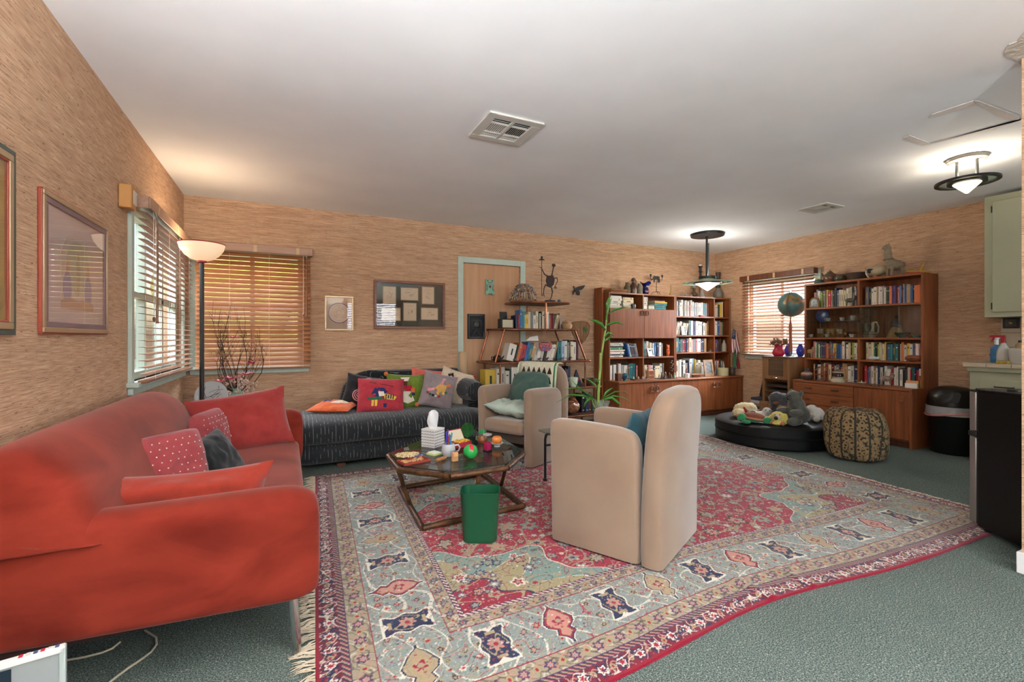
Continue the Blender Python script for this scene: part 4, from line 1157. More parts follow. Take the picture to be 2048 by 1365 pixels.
fill_lamp3 = copy_tree(t); fill_lamp3.location = (-.50, .35, 0); fill_lamp3['label'] = 'unseen black torchiere added as fill beyond the near arm of the red sofa'  # another added copy, out of view, lifting ceiling and left wall
bulb_light('torchiere_light', (-.50, .35, 1.83), 100, (.93, .97, 1.0))  # fill light of the added lamp on the left
# low corner table behind the sofa, carrying the vase and disc
t = thing('corner_table', 'small low wooden table in the corner behind the red sofa', 'table', (-.50, 4.74, 0))
MB().prism(rrect(.42, .42, .03), .46, .49).build('table_top', M_TEAK, t, bevel=.004)
for sx in (-1, 1):
    for sy in (-1, 1): MB().tube([(sx * .17, sy * .17, .46), (sx * .18, sy * .18, 0)], [.018, .013], 10).build('leg', M_TEAK, t)
t = thing('vase', 'pale green ceramic vase of dry branches beneath the back window', 'vase', (-.395, 4.66, .49))
MB().lathe([(0, 0), (.055, 0), (.085, .03), (.095, .065), (.078, .105), (.042, .14), (.032, .165), (.038, .185), (.033, .185), (.026, .165), (.036, .14), (.07, .10), (.085, .06), (.0, .02)], n=28).build('vase_body', mat('celadon_glaze', '#86a894', .25, var=.06), t)
rnd = random.Random(4)
t = thing('dry_branches', 'arrangement of dark twigs with pink and white dried flowers in the green vase', 'flowers', (-.395, 4.66, .50))
for k in range(34):
    mode = k % 3
    if mode < 2: dx, dy, hgt = rnd.uniform(-.14, .04), rnd.uniform(-.06, .06), rnd.uniform(.45, .85)
    else: dx, dy, hgt = rnd.uniform(.05, .22), rnd.uniform(-.05, .08), rnd.uniform(.4, .62)
    pts = []
    wob = rnd.uniform(-.06, .06)
    for q in range(7):
        s = q / 6
        bulge = math.sin(s * PI) * (-.06 if dx < 0 else .04)
        pts.append((dx * s ** .7 + bulge + wob * math.sin(s * 5), dy * s + rnd.uniform(-.006, .006), .10 + hgt * s))
    mb = MB().tube(pts, [.0028 * (1 - .7 * q / 6) for q in range(7)], 5)
    for q in (3, 4, 5):
        p = Vector(pts[q]); d_ = Vector((rnd.uniform(-.05, .05), rnd.uniform(-.03, .03), rnd.uniform(.02, .08)))
        mb.tube([p, p + d_ * .5 + Vector((0, 0, .004)), p + d_], [.0018, .0014, .0008], 4)
    mb.build('twig', mat('dark_twig', '#2f221c', .9), t)
for k in range(10):
    a = rnd.uniform(2.6, 3.6); ln = rnd.uniform(.1, .22)
    MB().tube([(0, 0, .14), (ln * .5 * math.cos(a), -.03, .15 + rnd.uniform(0, .05)), (ln * math.cos(a), -.05 - .03 * rnd.random(), .10 + rnd.uniform(-.04, .07))], [.0025, .002, .001], 4).build('twig', MATS['dark_twig'], t)
mb = MB()
for k in range(90):
    a = rnd.uniform(0, 6.28); r_ = rnd.uniform(.01, .12)
    mb.ell((.04 + r_ * math.cos(a), -.02 + .6 * r_ * math.sin(a), .15 + rnd.uniform(0, .13) - r_ * .35), rnd.uniform(.006, .012), 6, 4)
bl = mb.build('dried_blossom', mat('dried_cream_flower', '#cbb7a4', .9, col2='#b08f88', scale=40), t); bl['kind'] = 'stuff'
M_PET = mat('pink_petal', '#c9606f', .8); M_PET2 = mat('crimson_petal', '#a62445', .8)
for (x, z, s, m_) in ((-.04, .27, .075, M_PET), (.075, .30, .07, M_PET), (-.02, .62, .05, M_PET), (.11, .40, .06, M_PET2), (-.12, .25, .06, M_PET)):
    mb = MB()
    for k in range(6):
        a = 2 * PI * k / 6 + x
        mb.ell((0, 0, 0), (s * .5, s * .16, s * .05), 8, 5, T(x + .5 * s * math.cos(a), -.05 + .3 * s * math.sin(a), z + .1 * s * math.sin(3 * a)) @ rz(a) @ ry(-.4))
    mb.ell((x, -.05, z), s * .12, 8, 5)
    mb.build('flower', m_, t)
mb = MB()
for k in range(26):
    a = 2 * PI * k / 26
    mb.tube([(-.13, -.03, .48), (-.13 + .05 * math.cos(a), -.03 + .04 * math.sin(a), .48 + .03 * math.sin(a * 3)), (-.13 + .085 * math.cos(a + .4), -.03 + .05 * math.sin(a + .4), .47 + .045 * math.sin(a * 2.3))], .0012, 4)
mb.build('straw_nest', mat('straw', '#94704c', .9), t)
t = thing('round_dish', 'white round dish with dark twig painting propped behind the sofa', 'dish', (-.575, 4.62, .49), math.radians(-12))
Mx = T(0, 0, .128) @ rx(PI / 2 - .18)
MB().lathe([(0, -.006), (.06, -.006), (.122, .006), (.128, .012), (.122, .012), (.10, .004), (.0, .002)], n=36, M=Mx).build('plate', mat('white_glaze', '#c9ced0', .25), t)
mb = MB()
def onplate(x, y): return tuple(Mx @ Vector((x, y, .0045)))
for ln in ([(-.09, -.05), (-.04, -.01), (0, .0), (.05, .05), (.09, .06)], [(-.04, -.01), (-.06, .04), (-.05, .08)], [(0, 0), (.03, -.04), (.07, -.05)], [(.05, .05), (.05, .09)], [(.02, -.09), (.03, -.04)], [(-.05, -.07), (.0, -.05), (.03, -.04)]):
    mb.tube([onplate(*p) for p in ln], .0016, 5)
mb.build('painted_twigs', mat('black_glaze', '#1d2226', .4), t)
# ================================================================ CEILING LIGHTS
M_CONE = mat('lit_cone_glass', '#efe3cc', .5, emit='#ffe6bd', estr=1.5)
M_LENS = glass('pendant_glass_disc', '#dfeee8')
t = thing('pendant_lamp', 'pendant lamp with black stem and clear glass saucer near the corner bookshelves', 'lamp', (4.83, 4.227, CEIL))
MB().lathe([(0, 0), (.20, 0), (.205, -.008), (.20, -.03), (.0, -.036)], n=40).build('canopy', M_BLACK, t)
MB().tube([(-.012, 0, -.03), (-.012, 0, -.55)], .014, 12).build('stem', M_BLACK, t)
MB().tube([(.012, 0, -.12), (.012, 0, -.55)], .012, 12).build('stem_rod', mat('grey_steel', '#5a5e60', .35, .8), t)
MB().lathe([(.0, -.54), (.105, -.545), (.105, -.585), (.0, -.585)], n=32).build('lamp_housing', mat('dark_green_metal', '#2f3a37', .4, .4), t)
MB().lathe([(.075, -.583), (.20, -.606), (.295, -.622), (.298, -.630), (.20, -.616), (.075, -.595)], n=48, caps=False).build('glass_saucer', M_LENS, t)
MB().tube([(.296 * math.cos(a), .296 * math.sin(a), -.626) for a in np.linspace(0, 2 * PI, 49)[:-1]], .0045, 6, closed=True).build('saucer_edge', mat('green_glass_edge', '#a9c4b8', .15), t)
MB().tube([(.158 * math.cos(a), .158 * math.sin(a), -.628) for a in np.linspace(0, 2 * PI, 41)[:-1]], .012, 8, closed=True).build('cone_ring', mat('grey_steel', '#5a5e60'), t)
MB().lathe([(.150, -.626), (.145, -.634), (.07, -.685), (.012, -.724), (.0, -.727)], n=36, caps=False).build('glass_cone', M_CONE, t)
bulb_light('pendant_light', (4.83, 4.227, CEIL - .535), 22, (1.0, .95, .86), .05)
bulb_light('pendant_cone_light', (4.83, 4.227, CEIL - .76), 5, (1.0, .9, .74), .05)
t = thing('ceiling_lamp', 'semi-flush ceiling lamp with black ring and glowing cone near the kitchen cabinet', 'lamp', (4.50, 1.60, CEIL))
MB().lathe([(0, 0), (.115, 0), (.12, -.01), (.112, -.024), (.095, -.026), (.09, -.02), (0, -.02)], n=36).build('canopy', mat('canopy_grey', '#a6a29c', .35, .5), t)
for sx in (-1, 1): MB().tube([(sx * -.018, sx * .05, -.02), (sx * -.018, sx * .05, -.17)], .009, 10).build('stem', mat('grey_steel', '#5a5e60'), t)
def annulus(r0, r1, z0, z1, m_, nm): return MB().lathe([(r0, z0), (r1, z0), (r1, z1), (r0, z1), (r0, z0)], n=48, caps=False).build(nm, m_, t)
annulus(.155, .180, -.186, -.170, M_BLACK, 'outer_ring'); annulus(.11, .155, -.181, -.176, M_LENS, 'glass_ring'); annulus(.075, .11, -.19, -.168, M_BLACK, 'inner_ring')
MB().lathe([(.082, -.186), (.075, -.196), (.01, -.262), (0, -.265)], n=28, caps=False).build('glass_cone', M_CONE, t)
bulb_light('ceiling_lamp_light', (4.50, 1.60, CEIL - .155), 5, (1.0, .86, .68), .03)
# ================================================================ COFFEE TABLE
M_BAMB = mat('bronzed_branch', '#6f4a2c', .32, .35, col2='#3f2a1a', scale=22, bump=.5, bscale=45)
ZT = .34
TP = [(.602, 3.128), (.60, 2.77), (.831, 2.518), (1.198, 2.528), (1.443, 2.788), (1.476, 3.2), (1.245, 3.43), (.891, 3.404)]
BP = [(.73, 3.351), (.692, 2.594), (1.367, 2.646), (1.40, 3.422)]
t = thing('coffee_table', 'low octagonal glass coffee table on bronzed branch frame', 'table', (1.04, 2.97, .011))
loc = lambda p, z: (p[0] - 1.04, p[1] - 2.97, z)
def branch(p0, p1, r, nm, par, k=7, seed=0):
    rnd = random.Random(seed); P0, P1 = Vector(p0), Vector(p1)
    pts = [P0.lerp(P1, i / k) + (Vector((rnd.uniform(-1, 1), rnd.uniform(-1, 1), 0)) * .0015 if 0 < i < k else Vector()) for i in range(k + 1)]
    MB().tube(pts, [r * rnd.uniform(.92, 1.1) for _ in pts], 10).build(nm, M_BAMB, par)
for i in range(8): branch(loc(TP[i], ZT - .0255), loc(TP[(i + 1) % 8], ZT - .0255), .0165, 'rim_branch', t, 8, i)
for i in range(4): branch(loc(BP[i], .0185), loc(BP[(i + 1) % 4], .0185), .0175, 'base_branch', t, 9, 20 + i)
cen = (1.04, 2.97)
for i in range(4):
    a, b = BP[i], BP[(i + 1) % 4]; m_ = ((a[0] * .5 + b[0] * .5), (a[1] * .5 + b[1] * .5))
    tp = [((TP[0][0] + TP[1][0]) / 2 + .015, (TP[0][1] + TP[1][1]) / 2), ((TP[2][0] + TP[3][0]) / 2, (TP[2][1] + TP[3][1]) / 2 + .015), ((TP[4][0] + TP[5][0]) / 2 - .015, (TP[4][1] + TP[5][1]) / 2), ((TP[6][0] + TP[7][0]) / 2, (TP[6][1] + TP[7][1]) / 2 - .015)][i]
    branch(loc(m_, .03), loc(tp, ZT - .035), .0135, 'leg', t, 5, 40 + i)
gp = [(cen[0] + (x - cen[0]) * .975 - 1.04, cen[1] + (y - cen[1]) * .975 - 2.97) for x, y in TP]
MB().prism(gp, ZT - .0085, ZT).build('glass_top', glass('smoked_table_glass', '#b9bcb8', 0, .05, '#8a8a84'), t, flat=True)
ZG = ZT + .0115
def tb(x, y): p = onZ(x, y, ZG); return p.x, p.y
# tissue box
x, y = tb(866, 892)
t = thing('tissue_box', 'white patterned cube tissue box on the coffee table', 'tissue box', (x, y, ZG), math.radians(36))
box(-.058, .058, -.058, .058, 0, .125).build('box', mat('tissue_card', '#dcdad4', .6), t, bevel=.002)
M_CHEV = mat('chevron_ink', '#3a4250', .7)
for face in range(2):
    R = rz(-face * PI / 2)
    for i in range(5):
        for j in range(6):
            cx, cz = -.046 + .023 * i, .012 + .0195 * j
            for s in (-1, 1):
                MB().box(-.0055, .0055, -.0006, .0, -.0016, .0016, R @ T(cx + s * .0052, -.0582, cz) @ ry(s * .7)).build('chevron', M_CHEV, t, flat=True)
def tissue():
    mb = MB(); rings = []
    for k in range(7):
        s = k / 6; z = .122 + .115 * s; w = (.022, .04, .05, .052, .048, .040, .026)[k]
        rings.append([(w * math.cos(a) * (1 + .15 * math.sin(3 * a + k)), .018 * (1 + s) * math.sin(a) + .008 * math.sin(2 * a + k), z + .012 * math.sin(2 * a + 1) * s) for a in np.linspace(0, 2 * PI, 17)[:-1]])
    return mb.loft(rings)
tissue().build('tissue', mat('tissue_paper', '#e9e9ea', .9), t)
# mug of pens
x, y = tb(897, 912)
mx, my = x, y
t = thing('mug', 'pale grey mug holding pens on the coffee table', 'mug', (x, y, ZG), math.radians(-12))
MB().lathe([(0, 0), (.030, 0), (.040, .012), (.046, .035), (.042, .062), (.037, .078), (.034, .078), (.039, .06), (.042, .035), (.036, .014), (0, .008)], n=28).build('cup', mat('mug_glaze', '#b5b7b8', .25), t)
MB().tube([(.040, 0, .064), (.062, 0, .068), (.074, 0, .05), (.066, 0, .028), (.042, 0, .02)], .0055, 8).build('handle', MATS['mug_glaze'], t)
pens = [('#2a2f8c', 'dark blue', .16, -.018, .006, .05), ('#3a3aa8', 'violet blue', .145, -.008, -.012, -.08), ('#2f8fc4', 'sky blue', .14, .010, .002, .1), ('#1f5f9a', 'steel blue', .13, .016, -.012, -.05), ('#8a4a2a', 'brown wooden', .115, -.014, -.014, .12), ('#20242a', 'black', .125, .004, .016, .14), ('#c43f5a', 'pink', .12, .022, .012, -.12)]
for c, nm, L, dx, dy, tl in pens:
    p = thing('pen', '%s pen standing in the grey mug' % nm, 'pen', (mx + dx * .7, my + dy * .7, ZG + .012), 0, 'pens in the mug'); p.rotation_euler = (tl * .5, tl, 0)
    MB().lathe([(.0, 0), (.0045, .004), (.0045, L - .004), (0, L)], n=8).build('barrel', mat('pen_' + nm.replace(' ', '_'), c, .35), p)
    box(.004, .0055, -.0015, .0015, L - .035, L - .006).build('clip', M_CHROME, p)
# open red tin of yellow sweets
x, y = tb(922, 893)
t = thing('candy_box', 'open red box of yellow sweets with its lid up on the coffee table', 'box', (x, y, ZG), math.radians(20))
mb = MB().box(-.062, .062, -.042, .042, 0, .003)
for a in ((-.062, .062, -.042, -.039), (-.062, .062, .039, .042), (-.062, -.059, -.039, .039), (.059, .062, -.039, .039)): mb.box(*a, .003, .036)
mb.build('tray', mat('red_card', '#a52436', .5), t)
mb = MB(); rnd = random.Random(2)
for k in range(46): mb.ell((rnd.uniform(-.05, .05), rnd.uniform(-.03, .03), .030 + rnd.uniform(0, .012)), (.010, .007, .006), 7, 5, None)
sw = mb.build('sweets', mat('yellow_sweets', '#d8a53a', .5, var=.15), t); sw['kind'] = 'stuff'
MB().box(-.062, .062, -.002, .002, 0, .075, T(0, .042, .036) @ rx(-.55)).build('lid', mat('card_cream', '#d5c9ae', .6), t)
MB().box(-.066, .066, -.004, -.002, -.002, .079, T(0, .046, .036) @ rx(-.55)).build('lid_rim', MATS['red_card'], t)
x, y = tb(936, 880)
t = thing('glass_disc', 'translucent green glass disc leaning behind the candy box', 'disc', (x + .03, y + .09, ZG), math.radians(10))
MB().lathe([(0, -.003), (.055, -.003), (.055, .003), (0, .003)], n=32, M=T(0, 0, .055) @ rx(PI / 2 - .12)).build('disc', glass('green_glass', '#9fcfa6', 0, .22, '#4f9a58'), t)
# bead tangle, pens, carved tray, notes, roller, card holder, ball, timer, pumpkin dish, jar
x, y = tb(815, 912)
mb = MB(); rnd = random.Random(6)
for k in range(150):
    a = rnd.uniform(0, 6.28); r_ = .075 * math.sqrt(rnd.random())
    mb.ell((r_ * math.cos(a), r_ * .8 * math.sin(a), .006 + rnd.uniform(0, .012) * (1 - r_ / .09)), (.0075, .006, .006), 6, 4)
o = tag(mb.build('bead_necklace', mat('seed_beads', '#b79a68', .6, col2='#d2c096', scale=60), loc=(x, y, ZG)), 'heap of strung seed beads on the coffee table edge', 'beads')
for lab, px0, px1, c in (('dark blue pen lying beside the seed beads', (800, 913), (853, 910), '#1f3d9a'), ('light blue pen lying beside the carved tray', (803, 917), (845, 913), '#3d6fb8')):
    a, b = onZ(*px0, ZG), onZ(*px1, ZG); d_ = b - a
    p = thing('ballpoint_pen', lab, 'pen', (a.x, a.y, ZG + .005), math.atan2(d_.y, d_.x))
    MB().lathe([(.001, 0), (.0045, .012), (.0048, .13), (.002, .135)], n=8, M=ry(PI / 2)).build('barrel', mat('pen_' + c, c, .3), p)
    box(.10, .132, -.0012, .0012, .004, .0065).build('clip', M_CHROME, p)
x, y = tb(827, 924)
t = thing('carved_tray', 'small red-edged tray of carved wooden pieces on the coffee table', 'tray', (x, y, ZG), math.radians(14))
mb = MB().box(-.088, .088, -.052, .052, 0, .004)
for a in ((-.088, .088, -.052, -.046), (-.088, .088, .046, .052), (-.088, -.082, -.046, .046), (.082, .088, -.046, .046)): mb.box(*a, .004, .013)
mb.build('tray', mat('tray_red', '#8c3222', .5), t)
rnd = random.Random(12); M_CARV = mat('carved_birch', '#b98d5e', .6, var=.15, scale=40)
for k in range(26):
    a = rnd.uniform(0, 3.1); px_, py_ = rnd.uniform(-.066, .066), rnd.uniform(-.034, .034)
    MB().ell((0, 0, 0), (.017, .006, .0055), 7, 5, T(px_, py_, .0095) @ rz(a)).build('carved_piece', M_CARV, t)
x, y = tb(869, 909)
t = thing('note_pad', 'square pad of pale green sticky notes on the coffee table', 'notepad', (x, y, ZG), math.radians(28))
box(-.038, .038, -.038, .038, 0, .008).build('pad', mat('note_green', '#b9c98a', .8), t)
MB().box(-.03, .036, -.03, .036, 0, .001, T(.006, .008, .009) @ rx(.05)).build('top_sheet', mat('note_white', '#d8dccf', .8), t)
a, b = onZ(872, 925, ZG), onZ(901, 916, ZG); d_ = b - a
t = thing('wooden_roller', 'turned wooden roller handle lying on the coffee table', 'tool', (a.x, a.y, ZG + .0115), math.atan2(d_.y, d_.x))
MB().lathe([(0, 0), (.009, .004), (.0115, .02), (.0095, .045), (.0112, .07), (.008, .085), (0, .09)], n=14, M=ry(PI / 2)).build('handle', mat('oiled_wood', '#a36b3c', .4), t)
MB().tube([(.088, 0, 0), (.105, 0, .002)], .003, 6).build('ferrule', M_CHROME, t)
x, y = tb(918, 922)
t = thing('card_holder', 'clear acrylic card holder with orange cards on the coffee table', 'card holder', (x, y, ZG), math.radians(12))
M_ACR = glass('clear_acrylic', '#f3f5f4')
mb = MB().box(-.05, .05, -.024, .024, 0, .003).box(-.05, .05, .021, .024, .003, .062).box(-.05, .05, -.024, -.021, .003, .036).box(.047, .05, -.021, .021, .003, .05)
mb.build('holder', M_ACR, t, flat=True)
MB().box(-.046, -.012, -.010, .012, .003, .055).build('card_stack', mat('orange_card', '#d69a68', .8), t)
x, y = tb(941, 918)
t = thing('ball', 'shiny green ball with a red patch on the coffee table', 'ball', (x, y, ZG))
MB().ell((0, 0, .046), .046, 24, 16).build('ball_skin', mat('green_vinyl', '#2a9a45', .15), t)
cap = [(0, 0)] + [(.55, a) for a in np.linspace(0, 2 * PI, 17)[:-1]]
def sph(th, ph, R=.0466):
    d = rz(math.radians(-95)) @ ry(.62) @ Vector((math.sin(th) * math.cos(ph), math.sin(th) * math.sin(ph) * .9, math.cos(th)))
    return (R * d.x, R * d.y, .046 + R * d.z)
vs = [sph(0, 0)] + [sph(.3, a) for a in np.linspace(0, 2 * PI, 17)[:-1]] + [sph(.6, a) for a in np.linspace(0, 2 * PI, 17)[:-1]]
fs = [(0, 1 + j, 1 + (j + 1) % 16) for j in range(16)] + [(1 + j, 17 + j, 17 + (j + 1) % 16, 1 + (j + 1) % 16) for j in range(16)]
MB().add(vs, fs).build('red_patch', mat('red_vinyl', '#c0303a', .15), t)
x, y = tb(975, 905)
t = thing('liquid_timer', 'clear square liquid timer with magenta liquid on the coffee table', 'timer', (x, y, ZG), math.radians(25))
box(-.021, .021, -.021, .021, 0, .125).build('case', M_ACR, t, flat=True)
box(-.0175, .0175, -.0175, .0175, .016, .066).build('liquid', mat('magenta_liquid', '#b01f55', .15), t)
box(-.0205, .0205, -.0205, .0205, .001, .015).build('foot', mat('timer_foot', '#2b2024', .3), t)
box(-.0205, .0205, -.0205, .0205, .112, .1235).build('top', mat('timer_cap', '#c9c4c8', .3), t)
x, y = tb(994, 893)
t = thing('saucer', 'small white footed dish under the orange pumpkin', 'dish', (x, y, ZG))
MB().lathe([(0, 0), (.022, 0), (.018, .008), (.036, .015), (.045, .025), (.042, .026), (.03, .018), (0, .016)], n=28).build('dish', mat('white_glaze', '#c9ced0'), t)
t = thing('toy_pumpkin', 'orange ribbed toy pumpkin on the white dish', 'toy', (x, y, ZG + .0165))
for k in range(9):
    a = 2 * PI * k / 9
    MB().ell((.018 * math.cos(a), .018 * math.sin(a), .027), (.019, .019, .027), 9, 7).build('rib', mat('orange_rubber', '#d07a32', .5), t)
x, y = tb(966, 890)
t = thing('clay_jar', 'brown clay jar with a green plant toy in its mouth', 'jar', (x + .01, y + .04, ZG))
MB().lathe([(0, 0), (.024, 0), (.036, .016), (.038, .034), (.028, .052), (.024, .060), (.031, .072), (.028, .072), (.02, .058), (0, .05)], n=24).build('pot', mat('brown_clay', '#8a4a26', .35), t)
MB().lathe([(.024, .056), (.032, .074), (.028, .075), (.022, .06)], n=24, caps=False).build('grey_collar', mat('grey_clay', '#6f6a5c', .6), t)
mb = MB(); rnd = random.Random(1)
for k in range(22):
    a = rnd.uniform(0, 6.28); r_ = rnd.uniform(0, .02)
    mb.tube([(r_ * math.cos(a), r_ * math.sin(a), .06), (r_ * 1.4 * math.cos(a), r_ * 1.4 * math.sin(a), .088 + rnd.uniform(0, .012))], [.006, .004], 6)
o = mb.build('green_filling', mat('bright_green_rubber', '#2aa05a', .5), t); o['kind'] = 'stuff'
MB().tube([(-.03, 0, .05), (-.044, 0, .055), (-.048, 0, .035), (-.038, 0, .028)], .004, 7).build('handle', mat('sage_glaze', '#7d9477', .4), t)

# ================================================================ WASTEBASKET
t = thing('wastebasket', 'dark green plastic wastebasket standing on the rug by the coffee table', 'wastebasket', (.955, 2.365, .011), math.radians(-26))
rings = [[(x * s, y * s, z) for x, y in rrect(.215, .165, .045, 5)] for s, z in ((.80, 0), (.84, .004), (.86, .02), (1.0, .262), (1.02, .265), (1.02, .27), (.975, .27), (.965, .26), (.83, .02), (.80, .012))]
MB().loft(rings).build('bin_shell', mat('green_plastic', '#0f4a30', .35), t)

# ================================================================ SIDE TABLE WITH VASE AND BAMBOO
t = thing('side_table', 'glass topped side table with black tube legs between the armchairs', 'table', (2.12, 2.89, .011))
MB().prism(rrect(.76, .50, .03), .382, .391).build('glass_top', glass('clear_table_glass', '#d9e6e2', 0, .04, '#9fb0ac'), t, flat=True)
for s in (-1, 1):
    MB().tube([(s * .33, .21, .0), (s * .33, .21, .32), (s * .328, .20, .352), (s * .325, .175, .369), (s * .32, .12, .372), (s * .32, -.12, .372), (s * .325, -.175, .369), (s * .328, -.20, .352), (s * .33, -.21, .32), (s * .33, -.21, .0)], .010, 10).build('leg_frame', M_BLACK, t)
    for q in (.21, -.21): MB().lathe([(0, 0), (.017, 0), (.017, .012), (.011, .018)], (s * .33, q, 0), 12).build('foot', M_BLACK, t)
MB().tube([(-.33, .21, .27), (.33, .21, .27)], .008, 8).build('rail', M_BLACK, t); MB().tube([(-.33, -.21, .27), (.33, -.21, .27)], .008, 8).build('rail', M_BLACK, t)
ZS = .011 + .391
vp = onZ(1194, 848, ZS); vx, vy = 2.30, 3.08
t = thing('crystal_vase', 'fluted crystal vase of water on the glass side table', 'vase', (vx, vy, ZS))
rings = []
for r_, z in ((.042, 0), (.045, .006), (.046, .03), (.048, .08), (.054, .13), (.066, .175), (.075, .195)):
    rings.append([((r_ * (1 + .035 * math.cos(12 * a))) * math.cos(a), (r_ * (1 + .035 * math.cos(12 * a))) * math.sin(a), z) for a in np.linspace(0, 2 * PI, 49)[:-1]])
for r_, z in ((.070, .194), (.060, .17), (.046, .12), (.041, .05), (.036, .012)):
    rings.append([(r_ * math.cos(a), r_ * math.sin(a), z) for a in np.linspace(0, 2 * PI, 49)[:-1]])
MB().loft(rings).build('glass_body', glass('crystal', '#eef2ee', .02, .16, '#cfd6cc'), t)
t = thing('bamboo_plant', 'tall lucky bamboo stalk with long green leaves in the crystal vase', 'plant', (vx, vy, ZS + .014))
M_STALK = mat('bamboo_stalk', '#6f8a38', .4, col2='#839a48', scale=14); M_LEAF = mat('bamboo_leaf', '#3f7a22', .4, var=.15, scale=9)
def wp(px, py, dy=0.0): p = onY(px, py, vy + dy); return Vector((p.x - vx, p.y - vy, p.z - ZS - .014))
pts = [Vector((0, 0, .0)), wp(1196, 805), wp(1198, 770), wp(1201, 735), wp(1201, 706)]
MB().tube(pts, [.012, .012, .012, .012, .012], 10).build('cut_stalk', M_STALK, t)
for p in (pts[1], pts[2], pts[3]): MB().tube([p + Vector((0, 0, -.002)), p + Vector((0, 0, .002))], .0135, 10).build('node', M_STALK, t)
top = [wp(1201, 735, .01), wp(1203, 712, .01), wp(1206, 690, .01), wp(1211, 660, .01), wp(1214, 630, .01), wp(1216, 610, .01)]
MB().tube(top, [.007, .008, .009, .008, .007, .004], 8).build('shoot', M_STALK, t)
def leaf(pts2, w, dy0=0.0, dy1=0.0, nm='leaf', m_=None):
    k = len(pts2); P = [wp(x, y, dy0 + (dy1 - dy0) * i / (k - 1)) for i, (x, y) in enumerate(pts2)]
    vs = []; fs = []
    for i, p in enumerate(P):
        d = (P[min(i + 1, k - 1)] - P[max(i - 1, 0)]).normalized(); sd = d.cross(Vector((0, 1, .25))).normalized()
        s = i / (k - 1); ww = w * max(.06, math.sin(PI * min(1, (.10 + .9 * s)) ** .8) if s < 1 else .05)
        vs += [p + sd * ww, p + Vector((0, -.3 * ww, -.15 * ww)), p - sd * ww]
    fs = [(3 * i + a, 3 * i + a + 1, 3 * i + a + 4, 3 * i + a + 3) for i in range(k - 1) for a in (0, 1)]
    o = MB().add(vs, fs).build(nm, m_ or M_LEAF, t); md = o.modifiers.new('thickness', 'SOLIDIFY'); md.thickness = .0012
    return o
for pp, w in (([(1215, 622), (1214, 608), (1218, 598), (1224, 588)], .014), ([(1217, 628), (1228, 620), (1244, 616), (1258, 614)], .010), ([(1211, 660), (1202, 648), (1190, 642), (1176, 638)], .016), ([(1213, 652), (1224, 646), (1236, 645), (1249, 651)], .013),
              ([(1209, 676), (1216, 666), (1222, 668), (1228, 673)], .013), ([(1209, 684), (1216, 678), (1222, 674), (1224, 668)], .012), ([(1213, 640), (1215, 622), (1220, 606), (1224, 594)], .011)):
    leaf(pp, w)
for pp, w, dy in (([(1190, 800), (1178, 790), (1160, 778), (1140, 758)], .007, -.05), ([(1186, 800), (1166, 792), (1140, 790), (1112, 806)], .010, -.09), ([(1184, 798), (1176, 800), (1170, 808), (1168, 816)], .013, -.05), ([(1194, 780), (1190, 770), (1180, 762), (1168, 756)], .008, .04),
                  ([(1206, 798), (1212, 786), (1220, 780), (1226, 776)], .013, -.03), ([(1206, 800), (1224, 796), (1236, 806), (1244, 812)], .013, -.06), ([(1208, 798), (1226, 792), (1248, 796), (1272, 816)], .006, -.02), ([(1208, 796), (1230, 784), (1250, 784), (1262, 796)], .006, .04), ([(1184, 800), (1172, 786), (1155, 776), (1116, 780)], .007, .03), ([(1200, 772), (1196, 764), (1188, 758), (1204, 762)], .009, -.03)):
    leaf(pp, w, 0, dy)
for pp in ([(1190, 806), (1190, 800)], [(1206, 806), (1206, 798)], [(1186, 808), (1184, 799)]): MB().tube([Vector((0, 0, .05)), wp(*pp[0]), wp(*pp[1])], .004, 6).build('side_shoot', M_STALK, t)

# ================================================================ CORD AND BOX IN THE NEAR LEFT CORNER
def floor_pts(l, z=.004): return [onZ(x, y, z) for x, y in l]
cord = floor_pts([(290, 1262), (312, 1276), (313, 1290), (302, 1305), (285, 1318), (255, 1338), (220, 1365), (150, 1420)])
c2 = floor_pts([(100, 1326), (130, 1322), (170, 1315), (205, 1306), (224, 1298), (240, 1285)])
t = thing('extension_cord', 'white electrical cord trailing on the carpet under the red sofa', 'cord')
for c in (cord, c2):
    MB().tube(c, .0038, 8).build('cable', mat('cream_cable', '#b9ad98', .5), t)
t = thing('portfolio_case', 'grey and navy portfolio case with white edge standing before the red sofa', 'case', (-.475, 1.45, 0), math.radians(10))
box(-.40, 0, -.014, 0, 0, .385).build('cover', mat('portfolio_grey', '#8f9494', .45), t, bevel=.003)
box(-.40, -.085, -.0155, -.014, .004, .374).build('navy_panel', mat('portfolio_navy', '#10222f', .45), t)
box(-.40, .002, -.018, .003, .378, .392).build('white_band', M_WHITE, t, bevel=.003)
box(-.008, .004, -.018, .003, 0, .391).build('spine_edge', mat('portfolio_edge', '#a8b4b0', .3), t, bevel=.003)
for k in range(6): box(-.075 + .012 * k, -.068 + .012 * k, -.012, -.002, .392, .394).build('colour_tab', mat('tab_%d' % (k % 3), ['#a81f30', '#c8c8c4', '#3a4a6a'][k % 3], .5), t)
